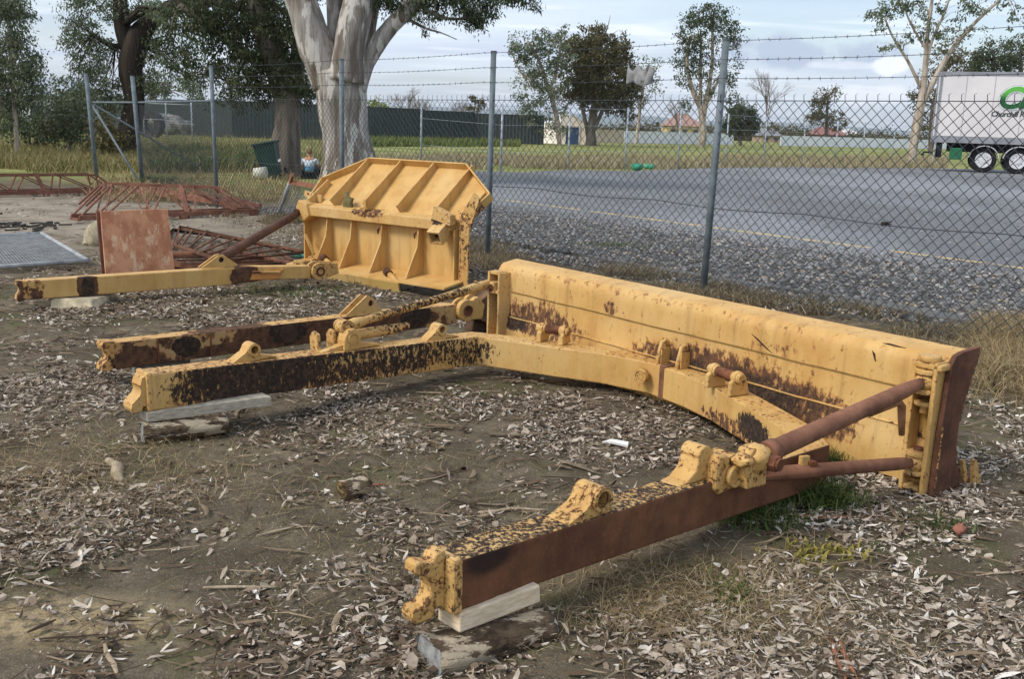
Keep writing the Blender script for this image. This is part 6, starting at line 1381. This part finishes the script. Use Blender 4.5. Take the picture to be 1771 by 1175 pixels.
    sl = plain('letter_silver', srgb(190, 194, 192), srgb(170, 174, 172), 3, .4); wh = plain('letter_white', srgb(236, 236, 232), None, 3, .5)
    o2 = q(sO, 0, b0); s_ = 34 * t0.y / FPX / .70
    text_mesh('CRS', s_, .28, sl, 'lettering_silver_edge', root, o2, D0, UP, .012, .004, .12)  # widest copy: the printed silver outline of the letters
    text_mesh('CRS', s_, .28, wh, 'lettering_outline', root, o2, D0, UP, .022, .004, .085)
    text_mesh('CRS', s_, .28, gr.m, 'lettering', root, o2, D0, UP, .034, .004, .045)
    b1 = (gy(1721, t0.y) - 207) * t0.y / FPX
    text_mesh('Churchill Refrigeration', 8.5 * t0.y / FPX / .7, .22, plain('letter_grey', srgb(52, 60, 58), None, 3), 'company_name', root, q(sO - .18, 0, b1), D0, UP, .014, .004, .006)
trailer()

# ------------------------------------------------------------------ small things behind the blades
def small_things():
    Y = 27.2; b = base_of(472, Y); m2 = Y / FPX; gb = plain('bin_green', srgb(26, 62, 52), srgb(20, 50, 42), 5, .5)
    root = thing('wheelie_bin', 'dark green wheelie bin leaning beside the grey tree trunk', 'bin', tuple(b)); ln = V3(-.20, 0, 1).normalized(); X = V3(1, 0, .2).normalized(); Yx = V3(0, 1, 0)
    m = MB(); H = .92; m.add([b + X * (sx * (.20 if z == 0 else .29)) + Yx * (sy * (.2 if z == 0 else .3)) + ln * z for z in (0.0, H) for sx, sy in ((-1, -1), (1, -1), (1, 1), (-1, 1))], [[3, 2, 1, 0], [4, 5, 6, 7], [0, 1, 5, 4], [1, 2, 6, 5], [2, 3, 7, 6], [3, 0, 4, 7]]); m.build('body', gb, root, .02)
    m = MB(); m.box(b + ln * (H + .03), X, Yx, ln, .64, .68, .06); m.build('lid', gb, root, .02)
    m = MB(); m.cyl(b + X * .28 + Yx * .25 + UP * .12, b + X * .34 + Yx * .25 + UP * .12, .11, 16); m.cyl(b - X * .30 + Yx * .25 + UP * .12, b - X * .24 + Yx * .25 + UP * .12, .11, 16); m.build('wheels', plain('bin_wheel', srgb(30, 30, 30)), root)
    m = MB(); m.cyl(b + X * .26 - Yx * .33 + UP * .45, b + X * .26 - Yx * .27 + UP * .45, .04, 12); m.build('badge', plain('badge', srgb(220, 220, 220)), root)
    Y = 26.6; c = base_of(450, Y); m = MB(); d = V3(.97, -.1, .12).normalized(); e = V3(0, 1, 0); f = d.cross(e).normalized()
    m.tube([c + V3(-.16, 0, .15), c + V3(.17, 0, .17)], [.14, .17], 20); tag(m.build('white_bucket', plain('bucket_white', srgb(204, 200, 186), srgb(184, 180, 166), 6), None), 'dirty white bucket lying on its side left of the green bin', 'bucket')
    p = base_of(565, 27); m = MB(); m.box(p + UP * .42, V3(1, 0, 0), V3(0, 1, 0), UP, .12, .05, .9); tag(m.build('short_post', gb, None, .01), 'short dark green post beside the huge white trunk', 'post')
    # the person sitting with their back to us, seen through the fence
    Y = 27.5; b = base_of(535, Y); root_loc = b
    sk = plain('skin', srgb(198, 150, 118), srgb(184, 138, 108), 10, .6); sh = NT('shirt', .9); sp = sh.n('ShaderNodeSeparateXYZ'); sh.L.new(sh.pos, sp.inputs[0])
    sh.col(sh.mix(sh.rng(sp.outputs[2], .30, .42), srgb(96, 156, 190), srgb(206, 216, 228))); tr = plain('trousers', srgb(30, 36, 42), srgb(22, 26, 32), 10, .9); hr = plain('hair', srgb(150, 120, 84), srgb(120, 92, 62), 20, .8)
    def skin_obj(name, js, es, mat, parent, root_i=0):
        me = bpy.data.meshes.new(name); me.from_pydata([tuple(Vector(j[0])) for j in js], es, []); ob = bpy.data.objects.new(name, me); COL.objects.link(ob); ob.location = (0, 0, 0)
        md = ob.modifiers.new('skin', 'SKIN'); md.use_smooth_shade = True
        if not me.skin_vertices: me.skin_vertices.new() if hasattr(me.skin_vertices, 'new') else None
        for i, j in enumerate(js): me.skin_vertices[0].data[i].radius = (j[1], j[1] * (j[2] if len(j) > 2 else 1)); me.skin_vertices[0].data[i].use_root = (i == root_i)
        s2 = ob.modifiers.new('sub', 'SUBSURF'); s2.levels = 2; s2.render_levels = 2; me.materials.append(mat); ob.parent = parent
        return ob
    # a seated figure: hips on the ground behind the bin, knees forward (away), leaning a little forward
    j = [((0, 0, .10), .13), ((0, .02, .26), .115), ((0, .04, .42), .13), ((0, .07, .52), .10), ((0, .08, .58), .045), ((0, .10, .66), .075), ((0, .11, .74), .078),
         ((-.17, .06, .51), .05), ((-.22, .14, .34), .042), ((-.14, .34, .30), .032), ((-.10, .42, .31), .025),
         ((.17, .06, .51), .05), ((.22, .14, .34), .042), ((.14, .34, .30), .032), ((.10, .42, .31), .025),
         ((-.10, .06, .10), .09), ((-.16, .42, .36), .06), ((-.14, .56, .06), .04), ((-.14, .68, .03), .03),
         ((.10, .06, .10), .09), ((.16, .42, .36), .06), ((.14, .56, .06), .04), ((.14, .68, .03), .03)]
    es = [(0, 1), (1, 2), (2, 3), (3, 4), (4, 5), (5, 6), (3, 7), (7, 8), (8, 9), (9, 10), (3, 11), (11, 12), (12, 13), (13, 14), (0, 15), (15, 16), (16, 17), (17, 18), (0, 19), (19, 20), (20, 21), (21, 22)]
    root = thing('person', 'person sitting with their back to us, white and blue top, dark trousers', 'person', tuple(root_loc))
    skin_obj('body', j, es, sk, root)
    skin_obj('shirt', [((0, -.005, .16), .145), ((0, .015, .28), .135), ((0, .035, .42), .15), ((0, .06, .51), .12), ((-.17, .06, .50), .065), ((-.21, .12, .38), .055), ((.17, .06, .50), .065), ((.21, .12, .38), .055)], [(0, 1), (1, 2), (2, 3), (3, 4), (4, 5), (3, 6), (6, 7)], sh.m, root)
    skin_obj('trousers', [((0, -.01, .08), .15), ((-.10, .06, .10), .105), ((-.16, .42, .36), .075), ((-.14, .55, .09), .055), ((.10, .06, .10), .105), ((.16, .42, .36), .075), ((.14, .55, .09), .055)], [(0, 1), (1, 2), (2, 3), (0, 4), (4, 5), (5, 6)], tr, root)
    m = MB(); m.sphere(root_loc + V3(0, .075, .745), .088, 14, 0, (.95, 1.0, 1.05), None, .15); m.build('hair', hr, root)
    for n_, r_, s_ in (('hand', -1, 0), ('hand', 1, 0)):
        m = MB()
        w = root_loc + V3(r_ * .10, .42, .31); m.sphere(w + V3(0, .03, 0), .028, 10, 0, (1, 1.3, .5))
        for k in range(4): m.tube([w + V3((k - 1.5) * .013, .05, 0), w + V3((k - 1.5) * .014, .08 + (.005 if k in (1, 2) else 0), -.01), w + V3((k - 1.5) * .014, .09, -.03)], [.007, .006, .005], 6)
        m.tube([w + V3(-r_ * .02, .02, 0), w + V3(-r_ * .045, .05, -.01)], [.008, .006], 6); m.build(n_, sk, root)
    # green sacks on the far edge of the lot
    for x, y, lab, c_ in ((1101, 295, 'green sack slumped on the far edge of the lot', srgb(66, 158, 124)), (1122, 294, 'smaller green sack right of the first one with white scraps', srgb(84, 168, 134))):
        p = at(x, y); m = MB(); m.sphere(p + UP * .14, .18 if x < 1110 else .15, 14, 0, (1.3, .8, .75), None, .7); tag(m.build('sack', plain('sack_green', c_, tuple(v * .8 for v in c_), 4, .6), None), lab, 'sack', 'green sacks by the lot')
small_things()

# ------------------------------------------------------------------ litter, stones and grass
def nfield(P, s, o): return np.array([mnoise.noise(Vector((x * s + o, y * s, o))) for x, y in P])
def in_view(n, y0, y1, rng, k=.60):
    Y = np.sqrt(rng.uniform(y0 * y0, y1 * y1, n)); X = rng.uniform(-k, k, n) * Y; return np.stack([X, Y], 1)
FO = np.array([FA.x, FA.y]); FNn = np.array([FN.x, FN.y])
def side_of_fence(P): return (P - FO) @ FNn
def litter():
    rng = np.random.default_rng(5)
    mat = tinted('dry_leaf', [(0, srgb(62, 50, 40)), (.25, srgb(104, 86, 68)), (.43, srgb(146, 129, 110)), (.62, srgb(180, 165, 147)), (.84, srgb(205, 193, 176)), (1, srgb(228, 221, 209))], .8, 0, .25)
    V = []; F = []; T = []; off = 0
    for (n, y0, y1, lo, hi, wd) in ((80000, 1.9, 6.0, .018, .058, 1), (150000, 1.9, 7.0, .006, .018, 1), (120000, 6.0, 12.0, .028, .066, 1), (60000, 12, 21, .045, .08, 1)):
        P = in_view(n, y0, y1, rng)
        f = side_of_fence(P); cl = nfield(P, .8, 3.0) + .6 * nfield(P, 2.6, 7.0)
        keep = (f < rng.uniform(.1, 1.5, n)) & (rng.uniform(0, 1, n) < np.clip(.27 + 1.8 * cl + .5 * np.exp(-((P[:, 0] - 1.4) ** 2 + (P[:, 1] - 2.9) ** 2) / .9) - .35 * np.exp(-((P[:, 0] + .9) ** 2 + (P[:, 1] - 3.6) ** 2) / .25), .04, 1.0))
        left = (P[:, 0] < -3.8) & (P[:, 1] > 8.5); keep &= ~(left & (rng.uniform(0, 1, n) < .72))
        P = P[keep]; m = len(P); L = rng.uniform(lo, hi, m) * rng.choice([.6, 1, 1.25], m); W = L * rng.uniform(.14, .30, m)
        rd = rng.uniform(0, 1, m) < .18; W[rd] = L[rd] * .55; L[rd] *= .6
        a = rng.uniform(0, 2 * np.pi, m); d = np.stack([np.cos(a), np.sin(a), rng.normal(0, .22, m)], 1); s = np.stack([-np.sin(a), np.cos(a), rng.normal(0, .45, m)], 1)
        z = gz(P[:, 0], P[:, 1]) + .004 + np.abs(rng.normal(0, .010, m)); C = np.concatenate([P, z[:, None]], 1)
        bend = rng.normal(0, .24, m); sb = rng.normal(0, .22, m)
        rows = []
        for t, w in ((-.5, .12), (-.18, .85), (.2, .95), (.5, .06)):
            cpt = C + d * (L * t)[:, None] + s * (L * sb * (t * t - .1) * 2)[:, None] + np.array([0, 0, 1]) * (L * bend * (t * t) * 2)[:, None]
            rows += [cpt + s * (W * w)[:, None] * .5, cpt - s * (W * w)[:, None] * .5 ]
        v = np.stack(rows, 1).reshape(-1, 3); i = np.arange(m)[:, None] * 8 + off
        q = np.concatenate([i + np.array([[0, 1, 3, 2]]), i + np.array([[2, 3, 5, 4]]), i + np.array([[4, 5, 7, 6]])], 0)
        tt = np.clip(rng.normal(.43, .25, m) + .14 * (P[:, 0] > .4 * P[:, 1] - .6) + .15 * nfield(P, 1.7, 21), 0, 1); V.append(v); F.append(q); T.append(np.tile(tt, 3)); off += m * 8
    o = np_mesh('leaf_litter', np.concatenate(V), np.concatenate(F), mat, np.concatenate(T)); tag(o, 'pale curled gum leaves strewn over the dirt', 'leaves', kind='stuff')
    # twigs and bark shreds
    tm = tinted('twig_dry', [(0, srgb(60, 48, 38)), (.5, srgb(112, 94, 74)), (1, srgb(168, 150, 124))], .9, 0, .15)
    n = 9000; P = in_view(n, 1.9, 13, rng); P = P[(side_of_fence(P) < .3)]; n = len(P); V = []; F = []; T = []; off = 0
    L = rng.uniform(.05, .22, n); a = rng.normal(.1, .8, n); r = rng.uniform(.0012, .004, n); wide = rng.uniform(0, 1, n) < .14
    d = np.stack([np.cos(a), np.sin(a), rng.normal(0, .05, n)], 1); s = np.stack([-np.sin(a), np.cos(a), np.zeros(n)], 1); z = gz(P[:, 0], P[:, 1]) + .008 + rng.uniform(0, .012, n)
    C = np.concatenate([P, z[:, None]], 1); r = np.where(wide, r * 3.0, r); sb = rng.normal(0, .12, n); rows = []
    for t in (-.5, -.17, .17, .5):
        c = C + d * (L * t)[:, None] + s * (L * sb * (t * t * 4 - .5) * .5)[:, None] + s * (rng.normal(0, .02, n) * L)[:, None]; k = 1 if abs(t) < .4 else .5
        rows += [c + s * (r * k)[:, None], c + np.array([0, 0, 1]) * (np.where(wide, r * .5, r) * k * 1.2)[:, None], c - s * (r * k)[:, None]]
    v = np.stack(rows, 1).reshape(-1, 3); i = np.arange(n)[:, None] * 12; q = []
    for k in range(3):
        for j in range(2): q.append(i + np.array([[k * 3 + j, k * 3 + j + 1, k * 3 + 4 + j, k * 3 + 3 + j]]))
    o = np_mesh('twigs', v, np.concatenate(q), tm, np.tile(np.clip(rng.normal(.45, .25, n), 0, 1), 6)); tag(o, 'fine twigs and bark shreds among the leaves', 'twigs', kind='stuff')
    # stones: coarse ballast beside the fence, thinning over the lot
    sm = tinted('stone_grain', [(0, srgb(70, 62, 54)), (.25, srgb(70, 70, 70)), (.5, srgb(98, 98, 97)), (.78, srgb(136, 136, 135)), (.94, srgb(190, 186, 180)), (1, srgb(176, 158, 134))], .9, 0, .25)
    n = 230000; P = np.stack([rng.uniform(-5, 12, n), rng.uniform(5.5, 30, n)], 1); f = side_of_fence(P); k = np.abs(P[:, 0]) < .58 * P[:, 1] + .5
    al = (P - FO) @ np.array([FD.x, FD.y]); pr = np.where(f < 3.2, 1.0, np.clip(1.0 - (f - 3.2) * .45, .025, 1)); start = .25 + .3 * nfield(P[:1], 1, 1)[0]
    keep = k & (f > .15) & (rng.uniform(0, 1, n) < pr * np.clip((f - .1) / .9, 0, 1)) & (al < 10); P = P[keep]; n = len(P)
    f = side_of_fence(P); R = rng.uniform(.006, .019, n) * np.where(f < 4.2, 1.15, .8)
    base = np.array([(-1, -1, -.6), (1, -1, -.6), (1, 1, -.6), (-1, 1, -.6), (-.6, -.7, .7), (.7, -.5, .6), (.5, .7, .75), (-.7, .5, .55)]); a = rng.uniform(0, 6.28, n); ca, sa = np.cos(a), np.sin(a)
    v = base[None] * (1 + rng.normal(0, .22, (n, 8, 3))) * np.stack([R * rng.uniform(.8, 1.4, n), R, R * .8], 1)[:, None]
    x = v[..., 0] * ca[:, None] - v[..., 1] * sa[:, None]; y = v[..., 0] * sa[:, None] + v[..., 1] * ca[:, None]
    zb = np.where(f > 1.0, .047, gz(P[:, 0], P[:, 1]) * .5 + .02); v = np.stack([x + P[:, 0:1], y + P[:, 1:2], v[..., 2] + zb[:, None] + R[:, None] * .25], 2).reshape(-1, 3); i = np.arange(n)[:, None] * 8
    q = np.concatenate([i + np.array([w]) for w in ([4, 5, 6, 7], [0, 1, 5, 4], [1, 2, 6, 5], [2, 3, 7, 6], [3, 0, 4, 7])]); o = np_mesh('gravel', v, q, sm, np.tile(np.clip(rng.normal(.5, .28, n), 0, 1), 5)); tag(o, 'grey crushed stone along the far side of the tall fence', 'gravel', kind='stuff')
litter()
def blades(name, P, H, lean, wd, ramp, label, rng, z=None, kindlab='grass'):
    n = len(P); a = rng.uniform(0, 6.28, n); ln = rng.normal(0, lean, (n, 2)); h = rng.uniform(.5, 1.25, n) * H
    b = np.concatenate([P, (gz(P[:, 0], P[:, 1]) * (P[:, 1] < 22) if z is None else np.full(n, z))[:, None]], 1); s = np.stack([np.cos(a), np.sin(a), np.zeros(n)], 1) * (wd * rng.uniform(.6, 1.4, n))[:, None]
    mid = b + np.concatenate([ln * h[:, None] * .35, (h * .55)[:, None]], 1); tip = b + np.concatenate([ln * h[:, None] * 1.1, (h * (1 - .35 * np.clip(np.linalg.norm(ln, axis=1), 0, 1.5)))[:, None]], 1)
    v = np.stack([b - s, b + s, mid + s * .7, mid - s * .7, tip], 1).reshape(-1, 3); i = np.arange(n)[:, None] * 5; q = np.concatenate([i + np.array([[0, 1, 2, 3]]), i + np.array([[3, 2, 4, 4]])])
    # tips as triangles kept as thin quads with a repeated corner are avoided: use two separate meshes joined by index
    V = np.stack([b - s, b + s, mid + s * .7, mid - s * .7, tip + s * .12, tip - s * .12], 1).reshape(-1, 3); i = np.arange(n)[:, None] * 6; q = np.concatenate([i + np.array([[0, 1, 2, 3]]), i + np.array([[3, 2, 4, 5]])])
    t = np.clip(rng.normal(.5, .25, n), 0, 1); o = np_mesh(name, V, q, tinted(name + '_blade', ramp, .7, .2, .2), np.tile(t, 2)); tag(o, label, kindlab, kind='stuff'); return o
STRAW = [(0, srgb(112, 94, 62)), (.4, srgb(160, 138, 98)), (.8, srgb(192, 172, 130)), (1, srgb(214, 198, 160))]
MIXG = [(0, srgb(84, 88, 48)), (.3, srgb(118, 114, 68)), (.6, srgb(150, 138, 92)), (.85, srgb(172, 156, 106)), (1, srgb(196, 180, 134))]
GREEN = [(0, srgb(50, 68, 32)), (.5, srgb(82, 102, 50)), (.85, srgb(124, 134, 76)), (1, srgb(168, 156, 108))]
def pxfield(x0, x1, y0, y1, n, rng):
    """ground points spread evenly over a patch of the view"""
    X = rng.uniform(x0, x1, n); Y = rng.uniform(y0, y1, n); out = np.empty((n, 2))
    for i in range(n): p = at(X[i], Y[i]); out[i] = (p.x, p.y)
    return out
def grasses():
    rng = np.random.default_rng(9)
    # tall rough grass behind and left of the gateway
    P = np.concatenate([pxfield(-60, 580, 236, 300, 15000, rng), pxfield(-60, 470, 248, 296, 14000, rng)])
    c = nfield(P, .35, 2); P = P[c > -.35 ]; blades('rough_grass', P, .42, .45, .012, MIXG, 'rough mixed grass behind the gateway at the left', rng, 0)
    P = pxfield(250, 480, 262, 300, 4200, rng); c = nfield(P, .5, 8); blades('green_weeds', P[c > -.05], .55, .5, .022, GREEN, 'dark green weeds in front of the dark fence, left of the trunks', rng, 0, 'weeds')
    P = pxfield(150, 520, 300, 352, 5200, rng); P = P[side_of_fence(P) > -1.2]; c = nfield(P, .9, 4); blades('dry_brush', P[c > -.2], .26, .9, .007, STRAW, 'dry brush along the foot of the fence at the left', rng, 0)
    # grass fringe on the far side of the lot
    P = pxfield(640, 1640, 272, 293, 22000, rng); c = nfield(P, .25, 3) + .6 * nfield(P, 1.1, 9); P = P[c > -.12 - .35 * (P[:, 0] > 14)]; blades('fringe_grass', P, .38, .5, .016, [(0, srgb(118, 112, 76)), (.35, srgb(156, 142, 110)), (.7, srgb(184, 168, 138)), (1, srgb(206, 192, 166))], 'straw coloured grass along the far edge of the lot', rng, 0)
    P = pxfield(620, 900, 244, 254, 5000, rng); blades('fence_foot_grass', P, .55, .4, .04, [(0, srgb(70, 90, 40)), (.6, srgb(112, 124, 62)), (1, srgb(160, 152, 100))], 'greener grass along the foot of the dark fence', rng, 0)
    # dry tufts along the near fence
    al = rng.uniform(-6, 9, 46000); of = rng.normal(.15, .42, 46000); P = FO + al[:, None] * np.array([FD.x, FD.y]) + of[:, None] * FNn
    c = nfield(P, .9, 6) + .5 * nfield(P, 3, 2); w = np.clip((-al - 1.2) * .5, 0, 1) + np.clip(.5 - np.abs(al - 1.7) * .35, 0, .6) + np.clip((al - 4) * .2, 0, .35)
    P = P[(c > .06 - w * .45)]; blades('dry_fence_grass', P, .13, .9, .0032, [(0, srgb(84, 74, 54)), (.4, srgb(124, 110, 84)), (.8, srgb(164, 148, 116)), (1, srgb(196, 180, 146))], 'tangled dry grass along the foot of the tall fence', rng)
    P = np.concatenate([np.array([3.85, 6.4]) + rng.normal(0, 1, (4600, 2)) * np.array([.42, .5]), pxfield(1690, 1790, 560, 660, 4000, rng)]); blades('straw_clump', P, .20, .9, .003, STRAW, 'big clump of bleached straw at the right edge behind the blade', rng)
    # green tufts
    def tuft(cx_, cy_, sx, sy, n, h, lab, nm='grass_tuft', ramp=GREEN, w=.0032):
        p = at(cx_, cy_); P = np.array([p.x, p.y]) + rng.normal(0, 1, (n, 2)) * np.array([sx, sy]); blades(nm, P, h, .55, w, ramp, lab, rng)
    tuft(1412, 874, .085, .05, 800, .12, 'bright green grass tuft under the lower strut')
    tuft(1310, 905, .10, .07, 500, .08, 'sparse low green grass beside the brown side of the nearest arm')
    tuft(1620, 905, .07, .05, 120, .06, 'green weeds at the foot of the rusty blade end')
    tuft(1450, 800, .12, .06, 500, .10, 'thin green grass under the long blade', w=.002)
    tuft(265, 318, .35, .25, 700, .22, 'green tussock at the foot of the gateway post', w=.008)
    tuft(1270, 1030, .05, .05, 90, .05, 'small green seedling right of the pale timber block', 'seedling', w=.005)
    tuft(1420, 960, .09, .05, 120, .04, 'yellowing little weed right of the nearest arm', 'weed', [(0, srgb(120, 120, 50)), (1, srgb(188, 170, 90))], .006)
    tuft(1050, 432, .35, .18, 1500, .08, 'green grass patch in the gravel behind the tall fence', w=.004)
    tuft(500, 505, .30, .2, 500, .05, 'low green growth between the two left arms', w=.004)
    # short thin grass over parts of the yard
    P = in_view(52000, 2.2, 10, rng); f = side_of_fence(P); c = nfield(P, .9, 12) + .5 * nfield(P, 3, 5); P = P[(f < .2) & (c > .22)]
    blades('thin_grass', P, .035, 1.2, .0014, [(0, srgb(84, 82, 44)), (.35, srgb(130, 118, 72)), (1, srgb(182, 164, 120))], 'thin dry and green grass between the leaves', rng)
    P = np.concatenate([at(1180, 1040).xy[:] + rng.normal(0, 1, (2500, 2)) * np.array([.35, .22]), at(120, 820).xy[:] + rng.normal(0, 1, (3000, 2)) * np.array([.5, .4])]); blades('straw_wisps', P, .07, 1.6, .0011, STRAW, 'fine bleached straw lying over the leaves', rng)
grasses()
